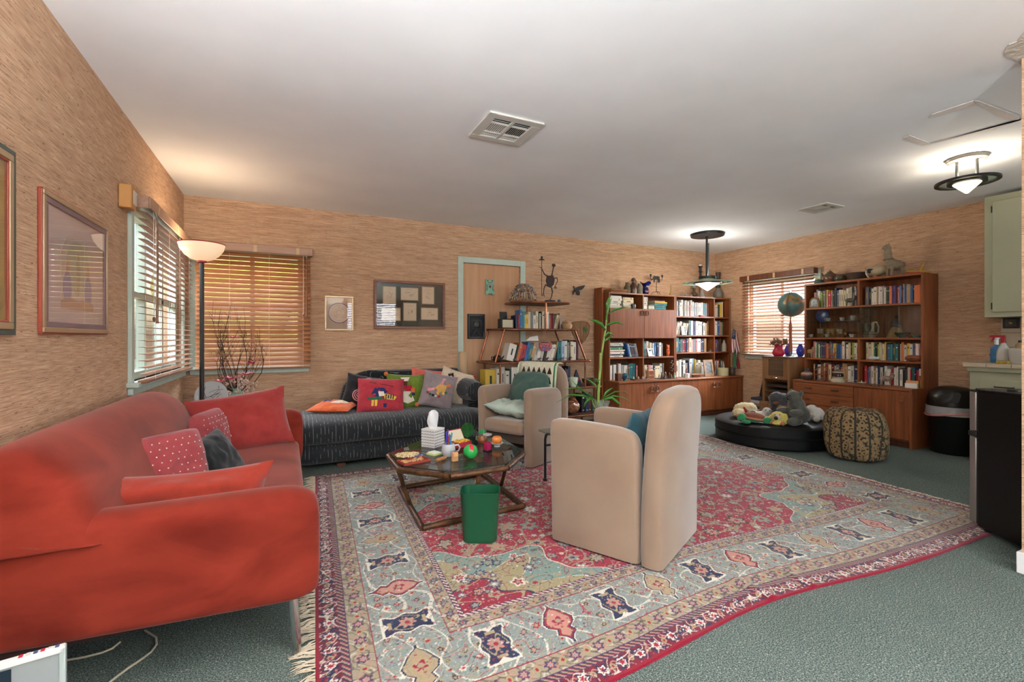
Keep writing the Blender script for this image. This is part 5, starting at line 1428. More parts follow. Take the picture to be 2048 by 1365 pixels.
# ================================================================ BOOKS
BK = dict(w=('white', '#cfc9bd'), c=('cream', '#c4b493'), t=('tan', '#a9855c'), y=('yellow', '#cfae3c'), o=('orange', '#c2693a'), r=('red', '#a3202b'), p=('pink', '#bd7f80'), m=('maroon', '#5a1d26'),
          v=('purple', '#4c3a6e'), b=('blue', '#2f5f96'), n=('navy', '#1b2746'), s=('pale blue', '#8fa9bf'), g=('green', '#3f7a4c'), d=('dark green', '#1f3d30'), e=('teal', '#1f6e74'), k=('black', '#1a191a'), a=('grey', '#77767a'), l=('lime', '#8d9a2f'), u=('brown', '#5a3a28'))
M_PAGES = mat('book_pages', '#c9bea6', .9, var=.1, scale=60)
BM = {}
def bmat(c, alt):
    if (c, alt) not in BM:
        base = lin(BK[c][1]); f = (1.0, .82, 1.15)[alt]
        m = mat('book_cover_%s_%d' % (BK[c][0].replace(' ', '_'), alt), '#808080', .5)
        m.node_tree.nodes['Principled BSDF'].inputs['Base Color'].default_value = (*[min(1, x * f) for x in base], 1)
        BM[(c, alt)] = m
    return BM[(c, alt)]
M_TITLE = [mat('title_gold', '#b89a5a', .5), mat('title_white', '#d8d4ca', .6), mat('title_black', '#1d1b1c', .6)]
BOOKMESH = {}
def book_mesh(c, alt, tl):
    """unit book: x thickness 0..1, y depth 0..1 (spine at y=0), z height 0..1; slots cover, pages, title"""
    key = (c, alt, tl)
    if key in BOOKMESH: return BOOKMESH[key]
    mb = MB()
    mb.use(0).box(0, .09, .02, 1, 0, 1).box(.91, 1, .02, 1, 0, 1)
    mb.add([(0, .02, 0), (.25, 0, 0), (.75, 0, 0), (1, .02, 0), (0, .02, 1), (.25, 0, 1), (.75, 0, 1), (1, .02, 1), (0, .05, 0), (1, .05, 0), (0, .05, 1), (1, .05, 1)],
           [(0, 1, 5, 4), (1, 2, 6, 5), (2, 3, 7, 6), (4, 5, 6, 7, 11, 10), (3, 2, 1, 0, 8, 9)])
    mb.use(1).box(.09, .91, .05, .96, .012, .985)
    if tl >= 0:
        mb.use(2)
        for z0, z1, x0, x1 in (((.34, .72, .40, .60),) if tl % 2 == 0 else ((.74, .80, .25, .75), (.10, .13, .3, .7))):
            mb.add([(x0, -.004, z0), (x1, -.004, z0), (x1, -.004, z1), (x0, -.004, z1)], [(0, 1, 2, 3)])
    o = mb.build('book', [bmat(c, alt), M_PAGES, M_TITLE[max(tl, 0) % 3 if c not in 'wcyps' else 2]], flat=True)
    me = o.data; bpy.data.objects.remove(o); BOOKMESH[key] = me
    return me
BOOKS = []           # (object, colour, thickness, shelf phrase, left colour, right colour, kind)
def put_book(c, Mx, size, rnd, pose, shelf, lc=None, rc=None):
    o = bpy.data.objects.new('book', book_mesh(c, rnd.randint(0, 2), rnd.choice((-1, 0, 1, 2, 3))))
    COL.objects.link(o)
    o.matrix_world = Mx @ Matrix.Diagonal((size[0], size[1], size[2], 1))
    BOOKS.append((o, BK[c][0], size, shelf, lc, rc, pose)); return o
def row(spec, origin, rot, W, hmin, hmax, depth, shelf, seed=1, back=.0):
    """books side by side; spec tokens: [/ or \\]colour+thickness, _n gap. origin = left front corner on the shelf"""
    rnd = random.Random(seed); toks = spec.split()
    tot = sum(int(t[-1]) for t in toks); s = W / tot
    base = T(*origin) @ rz(rot)
    x = 0; cols = [(t.strip('/\\')[0]) for t in toks]
    for i, t in enumerate(toks):
        w = int(t[-1]) * s
        if t[0] == '_': x += w; continue
        lean = .26 if t[0] == '/' else (-.26 if t[0] == '\\' else 0)
        h = rnd.uniform(hmin, hmax); dp = depth * rnd.uniform(.82, 1.0); th_ = w * .97
        Mx = base @ T(x, back + rnd.uniform(0, .012), 0)
        if lean > 0: th_ *= .93; Mx = Mx @ ry(lean)                # top leans right: pivot on its lower right edge
        if lean > 0: Mx = base @ T(x, back + .004, math.sin(lean) * th_) @ ry(lean); h *= .93
        elif lean < 0: th_ *= .93; h *= .93; Mx = base @ T(x, back + .004, 0) @ ry(lean)
        nb = lambda j: BK[cols[j]][0] if 0 <= j < len(cols) and cols[j] != '_' else None
        put_book(cols[i], Mx, (th_, dp, h), rnd, 'leaning' if lean else 'upright', shelf, nb(i - 1), nb(i + 1))
        x += w
def pile(spec, origin, rot, W, D, shelf, tot=None, seed=1):
    """books lying flat on each other, spines to the front; tokens colour+thickness in 5 mm steps"""
    rnd = random.Random(seed); z = 0; toks = spec.split(); s = (tot / sum(int(t[1]) for t in toks)) if tot else .005
    base = T(*origin) @ rz(rot)
    for i, t in enumerate(toks):
        th_ = int(t[1]) * s; w = W * rnd.uniform(.82, 1)
        Mx = base @ T(0, rnd.uniform(0, .012), z + th_) @ ry(PI / 2)
        nb = lambda j: BK[toks[j][0]][0] if 0 <= j < len(toks) else None
        put_book(t[0], Mx, (th_ * .98, D * rnd.uniform(.85, 1), w), rnd, 'flat', shelf, nb(i - 1), nb(i + 1))
        z += th_
    return z
ORD = 'first second third fourth fifth sixth seventh eighth ninth tenth eleventh twelfth thirteenth fourteenth fifteenth sixteenth seventeenth eighteenth nineteenth twentieth twenty-first twenty-second twenty-third twenty-fourth twenty-fifth twenty-sixth twenty-seventh twenty-eighth'.split()
def label_books():
    seen = {}
    for o, c, size, shelf, lc, rc, pose in BOOKS:
        thick = 'thick ' if size[0] > .036 else ('slim ' if size[0] < .017 else '')
        art = lambda w: w
        if pose == 'flat':
            lab = '%s%s book %s, %s' % (thick, c, ('lying on a %s book' % lc) if lc else 'at the bottom of its pile', shelf)
        else:
            pos = ('between %s and %s ones' % (lc, rc)) if lc and rc else ('beside a %s one' % (lc or rc) if (lc or rc) else 'standing alone')
            lab = '%s%s book %s%s, %s' % (thick, c, 'leaning ' if pose == 'leaning' else '', pos, shelf)
        k = sum(1 for b in BOOKS[:BOOKS.index((o, c, size, shelf, lc, rc, pose))] if b[3] == shelf)
        if lab in seen:
            lab = '%s%s book, %s along the %s' % (thick, c, ORD[k], shelf)
        if len(lab.split()) > 16: lab = lab.replace('thick ', '').replace('slim ', '')
        if len(lab.split()) > 16: lab = lab.replace(' ones,', ',')
        if len(lab.split()) > 16: lab = lab.replace('leaning ', '')
        if len(lab.split()) > 16: lab = lab.replace('dark green', 'green').replace('pale blue', 'blue')
        seen[lab] = 1
        tag(o, lab, 'book', 'books, ' + shelf)
# ================================================================ CORNER WALL UNIT (back wall)
UX0, UXM, UX1, UY, UYB, UYF, UZ, UT = 3.78, 4.947, 6.07, 4.884, 5.183, 4.675, .55, 1.71
def shelf_case(name, label, x0, x1, xm, shelves, upper_door=None):
    t = thing(name, label, 'bookcase', (x0, UYB, UZ))
    W = x1 - x0; D = UYB - UY; H = UT - UZ; th = .02
    for x in (0, W - th): box(x, x + th, -D, 0, 0, H).build('side_panel', M_TEAK, t, bevel=.002)
    box(xm - x0 - th / 2, xm - x0 + th / 2, -D + .002, -.008, 0, H - th).build('divider', M_TEAK, t, bevel=.002)
    box(th, W - th, -D, 0, H - th, H).build('top_panel', M_TEAKX, t, bevel=.002)
    box(th, W - th, -.008, 0, 0, H - th).build('back_panel', M_TEAKD, t, flat=True)
    for z in shelves:
        for a, b in ((th, xm - x0 - th / 2), (xm - x0 + th / 2, W - th)):
            box(a, b, -D + .004, -.008, z - UZ - th, z - UZ).build('shelf', M_TEAKX, t, bevel=.002)
    return t, W, D
def dloop(par, x, y, z, m_, flip=1, w=.045, h=.06):
    MB().tube([(x, y, z - h / 2), (x, y - .022, z - h / 2 + .004), (x, y - .028, z - h * .2), (x, y - .028, z + h * .2), (x, y - .022, z + h / 2 - .004), (x, y, z + h / 2)], .0065, 8).build('handle', m_, par)
def frame_pull(par, x, y, z, w=.042, h=.058, arch=False):
    pts = rrect(w, h, .012, 3) if not arch else [(-w / 2, -h / 2), (w / 2, -h / 2), (w / 2, h * .1), (w * .3, h * .42), (0, h / 2), (-w * .3, h * .42), (-w / 2, h * .1)]
    MB().tube([(x + a, y - .012, z + b) for a, b in pts], .0055, 6, closed=True).build('handle', M_TEAKD, par)
    for s in (-1, 1): MB().tube([(x + s * w / 2, y, z), (x + s * w / 2, y - .012, z)], .004, 6).build('handle_post', M_TEAKD, par)
XM1, XM2 = 4.362, 5.73
t, W, D = shelf_case('shelf_unit', 'teak bookshelf with two upper doors beside the copper étagère'.replace('é', 'e'), UX0, UXM - .004, XM1, [.85, 1.12, 1.503])
for a, b, hx in ((.004, XM1 - UX0 - .002, 1), (XM1 - UX0 + .002, W - .004, 0)):
    d_ = box(a, b, -D - .018, -D - .001, 1.105 - UZ, 1.50 - UZ).build('door', M_TEAK, t, bevel=.002)
    frame_pull(d_, (b - .04) if hx else (a + .04), -D - .018, 1.445 - UZ)
t, W, D = shelf_case('shelf_unit', 'teak open bookshelf in the room corner behind the glass pendant', UXM, UX1, XM2, [.90, 1.147, 1.42])
# low cupboards with continuous top
for k, (a, b) in enumerate(((UX0, UXM - .002), (UXM, UX1 + .012))):
    t = thing('cupboard', ['low teak cupboard with loop handles under the bookshelf with doors', 'low teak cupboard with loop handles under the corner open bookshelf'][k], 'cupboard', (a, UYB, 0))
    W = b - a; D = UYB - UYF
    box(.0, W, -D + .02, 0, .07, UZ - .022).build('carcass', M_TEAK, t, bevel=.002)
    box(.01, W - .01, -D + .06, -.02, 0, .07).build('plinth', M_TEAKD, t)
    for i in range(2):
        d_ = box(W / 2 * i + .002, W / 2 * (i + 1) - .002, -D, -D + .019, .085, UZ - .03).build('door', M_TEAK, t, bevel=.002)
        frame_pull(d_, W / 2 + (-.045 if i == 0 else .045), -D, .44, .05, .07, arch=True)
tag(box(UX0 - .01, UX1 + .012, UYF - .012, UYB, UZ - .022, UZ - .0005).build('worktop', M_TEAKX, bevel=.003), 'long teak top board over the two low cupboards', 'worktop')
tag(box(3.745, 3.772, 4.99, 5.16, 0, 1.78).build('wood_board', M_TEAK, bevel=.002), 'tall plain teak board standing beside the bookshelf with doors', 'board')
d1, d2 = .02, .012
SA, SB = 'doored shelf unit', 'corner shelf unit'
yf = UY + .03
row('w1 w2 a1 w2 u1 w2 a2 w1 w2 u1 e3 e1 n1 p1', (UX0 + .03, yf + .02, UZ), 0, .50, .17, .215, .16, 'bottom row left, ' + SA, 1)
row('w1 n1 c2 u1 p2 w2 n1 c2 c2 w2 a1', (XM1 + .02, yf + .02, UZ), 0, .40, .16, .20, .16, 'bottom row right, ' + SA, 2)
pile('w3 n2 w3 p2 w2 g4 k2 w3 w2 u2', (UX0 + .03, yf, .851), 0, .27, .18, 'second row left, ' + SA, .205, 3)
row('\\b2 \\w1 \\n2 \\u2 \\n2 \\a3', (UX0 + .365, yf, .851), 0, .17, .19, .22, .17, 'second row left, ' + SA, 4)
row('e2 s1 w2 t1 w2 w1 s1 b2 n1 v1 w2 a1', (XM1 + .02, yf, .851), 0, .36, .18, .215, .17, 'second row right, ' + SA, 5)
pile('w5 w4 w6 w5 w5', (UX0 + .03, yf, 1.504), 0, .22, .2, 'top row, ' + SA, .165, 6)
pile('c4 w4 c5 c4', (UX0 + .265, yf, 1.504), 0, .21, .2, 'top row, ' + SA, .15, 7)
pile('w5 w5 w6', (XM1 + .015, yf, 1.504), 0, .10, .2, 'top row right, ' + SA, .165, 8)
pile('e3 e3 e4 y2 p2', (XM1 + .235, yf, 1.504), 0, .23, .2, 'top row right, ' + SA, .125, 9)
pile('w3 w3 a2', (XM1 + .125, yf, 1.504), 0, .11, .2, 'top row right, ' + SA, .06, 10)
yf = UY + .025
row('a2 w1 n2 w2 w2 a2 w2 w2 r2 w2 w2 s1 w1 a1 w1 w2 w2 w2 e3 a2 m1', (UXM + .025, yf, 1.421), 0, .66, .19, .235, .17, 'top row, ' + SB, 11)
row('w2 w2 c2 k2 y4 w1', (XM2 + .02, yf, 1.421), 0, .20, .18, .235, .17, 'top row, ' + SB, 12)
row('/w2 /w2 /m1 /c3 /c2 _2 a1 e1 w2 v2 w2 w2 w2 k1 w2 t2 u1', (UXM + .03, yf, 1.148), 0, .66, .18, .225, .17, 'second row, ' + SB, 13)
row('k1 w2 w2 b3 a1 t3 e2', (XM2 + .02, yf, 1.148), 0, .21, .19, .225, .17, 'second row, ' + SB, 14)
row('e3 m1 e2 r2 v1 n1 p1 c2 p2 a2 p1 w3 m1 n2 t2', (UXM + .03, yf, .901), 0, .62, .18, .215, .17, 'third row, ' + SB, 15)
row('a1 v3 m1 d2 u1', (XM2 + .02, yf, .901), 0, .16, .17, .20, .17, 'third row, ' + SB, 16)
row('w3 w2 k1 w2 a2 n1 w2 s2 y1 w2 w2 t1 w2 a2', (UXM + .03, yf, UZ), 0, .62, .19, .26, .17, 'bottom row, ' + SB, 17)
row('w2 a1 w1 r1 d1 w1 u1', (XM2 + .02, yf, UZ), 0, .20, .20, .24, .17, 'bottom row, ' + SB, 18)

# ================================================================ BOOKCASE WITH GLASS DOORS (right wall)
RY0, RY1, RXF, RXL, RZB, RZT = 2.39, 3.59, 5.787, 5.565, .60, 1.776
RXB = XR - .006
RM = 2.985
t = thing('glass_bookcase', 'teak bookcase with sliding glass doors on drawers and cupboard by the right wall', 'bookcase', (RXB, RY1, 0), -PI / 2)
# local: x = viewer's right (world -Y), y = into the wall (world +X), front at y = -(depth)
W = RY1 - RY0; DU, DL = RXB - RXF, RXB - RXL; mx_ = RY1 - RM; th = .022
for x in (0, W - th): box(x, x + th, -DL, 0, 0, RZB).build('side_panel', M_TEAKD if False else M_TEAK, t, bevel=.002)
box(th, W - th, -DL, 0, RZB - .022, RZB).build('counter', M_TEAKX, t, bevel=.002)
for x in (0, W - th): box(x, x + th, -DU, 0, RZB, RZT).build('side_panel', M_TEAK, t, bevel=.002)
box(th, W - th, -DU, 0, RZT - th, RZT).build('top_panel', M_TEAKX, t, bevel=.002)
box(th, W - th, -.01, 0, .08, RZT - th).build('back_panel', M_TEAK, t, flat=True)
SH = [.864, 1.112, 1.476]
for z in SH: box(th, W - th, -DU + .003, -.01, z - .02, z).build('shelf', M_TEAKX, t, bevel=.002)
for a, b in ((RZB, SH[0] - .02), (SH[0], SH[1] - .02), (SH[2], RZT - th)):
    box(mx_ - .011, mx_ + .011, -DU + .002, -.01, a, b).build('divider', M_TEAK, t, bevel=.002)
box(mx_ - .011, mx_ + .011, -DU + .05, -.01, SH[1], SH[2] - .02).build('divider', M_TEAK, t, bevel=.002)
M_CGLASS = glass('cabinet_glass', '#eef2ef')
box(th + .002, mx_ + .10, -DU + .012, -DU + .017, SH[1] + .003, SH[2] - .023).build('sliding_glass_door', M_CGLASS, t, flat=True)
box(mx_ - .02, W - th - .002, -DU + .024, -DU + .029, SH[1] + .003, SH[2] - .023).build('sliding_glass_door', M_CGLASS, t, flat=True)
box(th + .003, mx_ - .014, -DU + .06, -.012, 1.300, 1.306).build('glass_shelf', M_CGLASS, t, flat=True)
for i, (z0, z1) in enumerate(((.455, .573), (.325, .450), (.195, .320), (.085, .19))):
    d_ = box(th + .002, mx_ + .06, -DL + .002, -DL + .02, z0, z1).build('drawer', M_TEAKX, t, bevel=.003)
    for x in (.18, .48): MB().tube([(x - .035, -DL + .004, (z0 + z1) / 2), (x - .03, -DL - .016, (z0 + z1) / 2), (x + .03, -DL - .016, (z0 + z1) / 2), (x + .035, -DL + .004, (z0 + z1) / 2)], .009, 8).build('handle', M_TEAKD, d_)
d_ = box(mx_ + .066, W - th - .002, -DL + .006, -DL + .024, .085, .572).build('sliding_door', M_TEAK, t, bevel=.002)
MB().prism(rrect(.034, .075, .010), -.012, .0, T(W - th - .06, -DL + .006, .50) @ rx(PI / 2) @ Matrix.Diagonal((1, 1, -1, 1))).build('handle', M_TEAKY, d_, bevel=.004)
box(th, W - th, -DL + .07, -DL + .09, 0, .085).build('plinth', M_TEAKD, t)
box(th, W - th, -DL + .03, -.012, .065, .084).build('bottom_panel', M_TEAK, t)
RB = 'glass-door bookcase'
def rbp(x, z, inset=.03): return (RXF + inset, RY1 - x, z)          # x measured to the viewer's right
RR = -PI / 2
row('p2 a2 w2 l2 a3 n1 y1 r3 c1 k2 n2 a2 w2 c2 c2 w2 c1 c1 w1 k2 w1 a1 k1 w1', rbp(.085, SH[2] + .0005, .05), RR, .50, .185, .225, .15, 'top row left, ' + RB, 21)
row('a3 k2 w2 w3 t1 w2 w2 p1 w2 d2 k1 o2 v3 m1 m1 p1 s1 b1 m1 w1 b2 t3 b2 k1 o5 p1', rbp(mx_ + .045, SH[2] + .0005, .05), RR, .515, .175, .205, .15, 'top row right, ' + RB, 22)
row('p2 w1 g2 w1 d1 a1 n1 v2 u1 o2 u1 a1 p1 b1 y3 b2 b2 p1 w2 k1 w2 c2 k1 l2 w2 w1', rbp(.075, SH[0] + .0005, .05), RR, .50, .165, .205, .15, 'third row left, ' + RB, 23)
row('c2 c2 c2 g1 k2 l1 c2 c2 y1 u1 b2 e2 d2 e2 k1 c1 o2 w2 y2 w2 b1 p1 w2 p1 m1 w1', rbp(mx_ + .05, SH[0] + .0005, .05), RR, .52, .17, .205, .15, 'third row right, ' + RB, 24)
row('t1 k2 w2 u2 c1 m1 r1 c2 m2 c1 a2 n1 r1 t2 t1 w2 w2 n3', rbp(.07, RZB + .0005, .06), RR, .51, .17, .21, .15, 'bottom row left, ' + RB, 25)
row('r2 v1 a2 w2 t2 w1 n2 w2 d1 w2 w2 w1 r2 w2 w1 k1 w2 k3 w2 r1 g1 b1 k1 r2 w2 c1', rbp(mx_ + .03, RZB + .0005, .06), RR, .54, .17, .205, .15, 'bottom row right, ' + RB, 26)

# ================================================================ COPPER ETAGERE
EY0, EY1 = 4.64, 5.10
TI = [(1.96, 3.62, .18), (1.93, 3.49, .518), (2.0, 3.335, .84), (2.13, 3.155, 1.215), (2.37, 3.03, 1.53)]
t = thing('etagere', 'pyramid shaped copper pipe shelf in front of the door', 'shelf', (0, 0, 0))
M_SHELFD = mat('dark_shelf_board', '#4a2c1d', .45, var=.15, scale=12)
for i, (a, b, z) in enumerate(TI):
    box(a + .012, b - .012, EY0 + .012, EY1 - .012, z - .018, z).build('shelf_board', M_SHELFD, t, bevel=.002)
    cx, cy = (a + b) / 2, (EY0 + EY1) / 2
    MB().tube([(cx + x, cy + y, z - .010) for x, y in rrect(b - a, EY1 - EY0, .05, 5)], .0125, 10, closed=True).build('edge_pipe', M_COPPER, t)
def post(x0, z0, x1, z1, ys=(EY0 + .004, EY1 - .004)):
    for y in ys: MB().tube([(x0, y, z0), (x1, y, z1)], .0115, 10).build('post', M_COPPER, t)
post(2.02, 0, 2.02, .16); post(3.50, 0, 3.50, .16)
post(2.06, .18, 2.06, .50); post(3.38, .18, 3.38, .50)
post(2.11, .518, 2.11, .825); post(3.24, .518, 3.24, .825)
post(2.05, .84, 2.16, 1.2); post(3.245, .84, 3.09, 1.2)
post(2.69, 1.215, 2.69, 1.515)
ey = EY0 + .055
row('n2 r1 b2 e2 w1 y2 c2 a2 w2 c2 k1 w1 k1 c2 u1 a1 w2 g1 r2 m1 /c2 /t1 _2 a1', (2.33, ey, 1.2155), 0, .60, .15, .215, .15, 'upper tier of the copper shelf', 31)
row('/w5 /d1 /o2 /r3 /b2 /e2 /t2 /w2 /w2 /w2 /k1 /u1 /w1 /w2 /w2 /t1 _2 e3 s2 w2 a1 k1 c2 w2 m2', (2.22, ey + .02, .8405), 0, .98, .205, .25, .17, 'middle tier of the copper shelf', 32)
row('y5 w2 w2 w2 d1 w3 y2 w2 w1 c2', (1.96, ey, .5185), 0, .58, .20, .27, .17, 'fourth tier of the copper shelf', 33)
row('m1 n2 b1 k1 u1 n2', (2.93, ey + .03, .5185), 0, .16, .19, .25, .15, 'fourth tier of the copper shelf right side', 34)
row('k2 n2 u2 d2', (3.30, ey + .1, .1805), 0, .2, .2, .26, .15, 'bottom tier of the copper shelf', 35)
label_books()
# ================================================================ SMALL THINGS
def turned(name, label, cat, prof, loc, m, n=20, rot=0.0, group=None, caps=True):
    o = MB().lathe(prof, n=n, caps=caps).build(name, m, loc=loc, rot=(0, 0, rot)); return tag(o, label, cat, group)
def photo(label, loc, rot, w, h, mframe, bw=.014, lean=.15, art='#8f8d88', art2='#3a3a3c'):
    t = thing('photo_frame', label, 'photo frame', loc, rot); R = rx(-lean)
    mb = MB()
    for a in ((-w / 2, w / 2, -.012, 0, 0, bw), (-w / 2, w / 2, -.012, 0, h - bw, h), (-w / 2, -w / 2 + bw, -.012, 0, bw, h - bw), (w / 2 - bw, w / 2, -.012, 0, bw, h - bw)): mb.box(*a, R)
    mb.build('frame', mframe, t)
    MB().box(-w / 2 + bw, w / 2 - bw, -.006, -.002, bw, h - bw, R).build('photograph', mat('photo_' + art, art, .4, col2=art2, scale=38), t)
    MB().box(-.012, .012, -.001, .001, 0, h * .8, T(0, h * .26, 0) @ rx(.16)).build('easel', M_BLACK, t)
    return t
def X_at(px, Y): return onY(px, 600, Y).x
def Y_at(px, X): return onX(px, 600, X).y
# ---- on top of the back wall units (z = UT)
YT = 5.03
t = thing('cardboard_box', 'flattened brown cardboard box on the bookshelf with doors', 'box', (X_at(1229, YT), YT, UT), .05)
MB().box(-.14, .14, -.09, .09, 0, .05).build('box', mat('cardboard', '#94643e', .85), t)
MB().box(-.145, .145, -.05, .002, .0, .002, T(0, -.09, .05) @ rx(.5)).build('flap', MATS['cardboard'], t); MB().box(-.145, .145, 0, .07, .0, .002, T(0, .0, .052) @ rx(.35)).build('flap', MATS['cardboard'], t)
M_STONE = mat('stoneware', '#4c4132', .45, col2='#6b5f48', scale=14); M_BRGL = mat('brown_glaze', '#44291c', .2, col2='#6b4a35', scale=10)
t = thing('jug', 'olive stoneware jug with a loop handle on the shelf unit top', 'jug', (X_at(1254, YT), YT, UT))
MB().lathe([(0, 0), (.04, 0), (.05, .05), (.045, .09), (.024, .125), (.022, .15), (.028, .158), (.02, .158), (0, .14)], n=18).build('jug_body', M_STONE, t)
MB().tube([(.022, 0, .145), (.05, 0, .15), (.058, 0, .12), (.044, 0, .09)], .006, 7).build('handle', M_STONE, t)
t = thing('face_bottle', 'brown glazed bottle with a lug handle on the shelf unit top', 'bottle', (X_at(1267, YT - .03), YT - .03, UT))
MB().lathe([(0, 0), (.042, 0), (.047, .06), (.043, .12), (.026, .15), (.024, .165), (.032, .185), (.032, .205), (.018, .222), (0, .224)], n=18).build('bottle_body', M_BRGL, t)
MB().tube([(.028, 0, .195), (.046, 0, .19), (.046, 0, .16), (.03, 0, .15)], .0055, 7).build('lug', M_BRGL, t)
turned('vase', 'mottled grey green stoneware vase beside the blue glass vase', 'vase', [(0, 0), (.04, 0), (.044, .06), (.04, .10), (.022, .13), (.022, .15), (.018, .15), (0, .13)], (X_at(1279, YT - .02), YT - .02, UT), mat('mottled_stone', '#5d5a48', .6, col2='#86806a', scale=22))
t = thing('vase', 'cobalt blue glass vase with flared wavy rim on the shelf unit', 'vase', (X_at(1291, YT), YT, UT))
rings = [[(r_ * math.cos(a), r_ * math.sin(a), z + (w * math.sin(3 * a))) for a in np.linspace(0, 2 * PI, 25)[:-1]] for r_, z, w in ((.03, 0, 0), (.046, .03, 0), (.048, .07, 0), (.036, .10, 0), (.046, .14, .008), (.075, .175, .014), (.07, .177, .014), (.03, .11, 0))]
MB().loft(rings).build('vase_body', mat('cobalt_glass', '#141d5e', .12, col2='#0c1030', scale=9), t)
for a in (-2.2, -1.5, -.9): MB().ell((.044 * math.cos(a), .044 * math.sin(a), .05), (.012, .008, .02), 8, 6).build('glass_patch', mat('rust_glass', '#8d4636', .3), t)
# elephant candelabrum
ex = X_at(1313, YT)
t = thing('candelabrum', 'black iron elephant candelabrum with two candle cups', 'candelabrum', (ex, YT, UT))
for k in range(3):
    a = 2 * PI * k / 3 + .5
    MB().tube([(0, 0, .055), (.04 * math.cos(a), .04 * math.sin(a), .055), (.068 * math.cos(a), .068 * math.sin(a), .03), (.075 * math.cos(a), .075 * math.sin(a), 0.003)], .0035, 6).build('foot', M_IRON, t)
MB().tube([(0, 0, .05), (0, 0, .215)], .004, 8).build('pole', M_IRON, t)
el = [(-.055, .0), (-.048, -.05), (-.036, -.05), (-.034, -.012), (.0, -.006), (.022, -.012), (.024, -.05), (.036, -.05), (.044, -.014), (.052, -.046), (.064, -.044), (.056, .0), (.058, .02), (.05, .038), (.02, .045), (-.02, .044), (-.042, .046), (-.055, .036), (-.062, .018), (-.075, .0), (-.088, -.008), (-.104, .004), (-.106, -.004), (-.088, -.02), (-.072, -.014), (-.06, .0)]
MB().prism([(x, y) for x, y in el], -.004, .004, T(0, 0, .235) @ rx(PI / 2)).build('elephant', M_IRON, t)
for s, x0 in ((-1, -.10), (1, .058)):
    MB().tube([(x0, 0, .232), (s * .098, 0, .225), (s * .108, 0, .245), (s * .108, 0, .262)], .0035, 6).build('arm', M_IRON, t)
    MB().lathe([(0, 0), (.006, 0), (.012, .022), (.015, .04), (.011, .04), (0, .01)], (s * .108, 0, .26), 12).build('candle_cup', M_IRON, t)
turned('bottle', 'slim clear glass bottle with gold liquid on the shelf unit', 'bottle', [(0, 0), (.022, 0), (.028, .02), (.02, .05), (.010, .07), (.010, .15), (.014, .16), (0, .16)], (X_at(1342, YT), YT, UT), mat('amber_glass', '#a38a4f', .1))
for k, (px, h_) in enumerate(((1364, .045), (1372, .05), (1382, .04))):
    turned('salt_cellar', ['short silver cruet beside a taller one on the corner unit', 'tallest silver cruet between two shorter ones', 'smallest silver cruet beside the brown lustre vase'][k], 'cruet', [(0, 0), (.022, 0), (.026, h_ * .4), (.014, h_ * .8), (.012, h_), (0, h_)], (X_at(px, YT - .06), YT - .06, UT), mat('silver_glass', '#9c9d98', .15, .7), group='cruets on the corner unit')
turned('vase', 'round brown lustre vase on the corner shelf unit', 'vase', [(0, 0), (.03, 0), (.052, .03), (.052, .05), (.03, .08), (.018, .10), (.022, .14), (.018, .14), (0, .10)], (X_at(1388, YT), YT, UT), mat('brown_lustre', '#4d4030', .2, .3))
turned('glass_trumpet_vase', 'tall clear trumpet vase behind the brown lustre vase', 'vase', [(0, 0), (.035, 0), (.012, .02), (.012, .10), (.025, .16), (.048, .21), (.045, .21), (.01, .11), (0, .10)], (X_at(1389, YT + .1), YT + .1, UT), glass('smoke_glass', '#e4e8e4', 0, .15))
turned('decanter', 'clear glass decanter beside the black candlestick', 'decanter', [(0, 0), (.042, 0), (.046, .02), (.03, .07), (.012, .12), (.011, .17), (.018, .18), (0, .185)], (X_at(1404, YT - .03), YT - .03, UT), glass('smoke_glass'))
cx_ = X_at(1401, YT + .09)
t = thing('candlestick', 'tall black candlestick with turned wooden stem', 'candlestick', (cx_, YT + .09, UT))
MB().lathe([(0, 0), (.045, 0), (.045, .012), (.02, .03), (.016, .08), (.02, .16), (.014, .22), (.018, .30), (.016, .34)], n=16).build('stem', mat('turned_oak', '#7d573b', .5), t)
MB().lathe([(.016, .34), (.016, .40), (.028, .41), (.028, .42), (.018, .43), (.018, .47), (.032, .49), (.032, .50), (0, .50)], n=16).build('black_top', M_BLACK, t)
MB().lathe([(0, .50), (.022, .50), (.02, .515), (.012, .525), (0, .52)], n=12).build('wax', M_WHITE, t)
t = thing('bottle_vase', 'tall grey ceramic vase with dark pierced neck in the corner', 'vase', (X_at(1436, YT - .02), YT - .02, UT))
MB().lathe([(0, 0), (.055, 0), (.068, .03), (.07, .07), (.055, .12), (.035, .16)], n=20).build('vase_body', mat('grey_ceramic', '#6a655c', .5), t)
MB().lathe([(.035, .16), (.032, .25), (.034, .34), (.036, .40), (.03, .405), (0, .40)], n=20).build('neck', mat('dark_ceramic', '#3c2d29', .6, var=.4, scale=60), t)
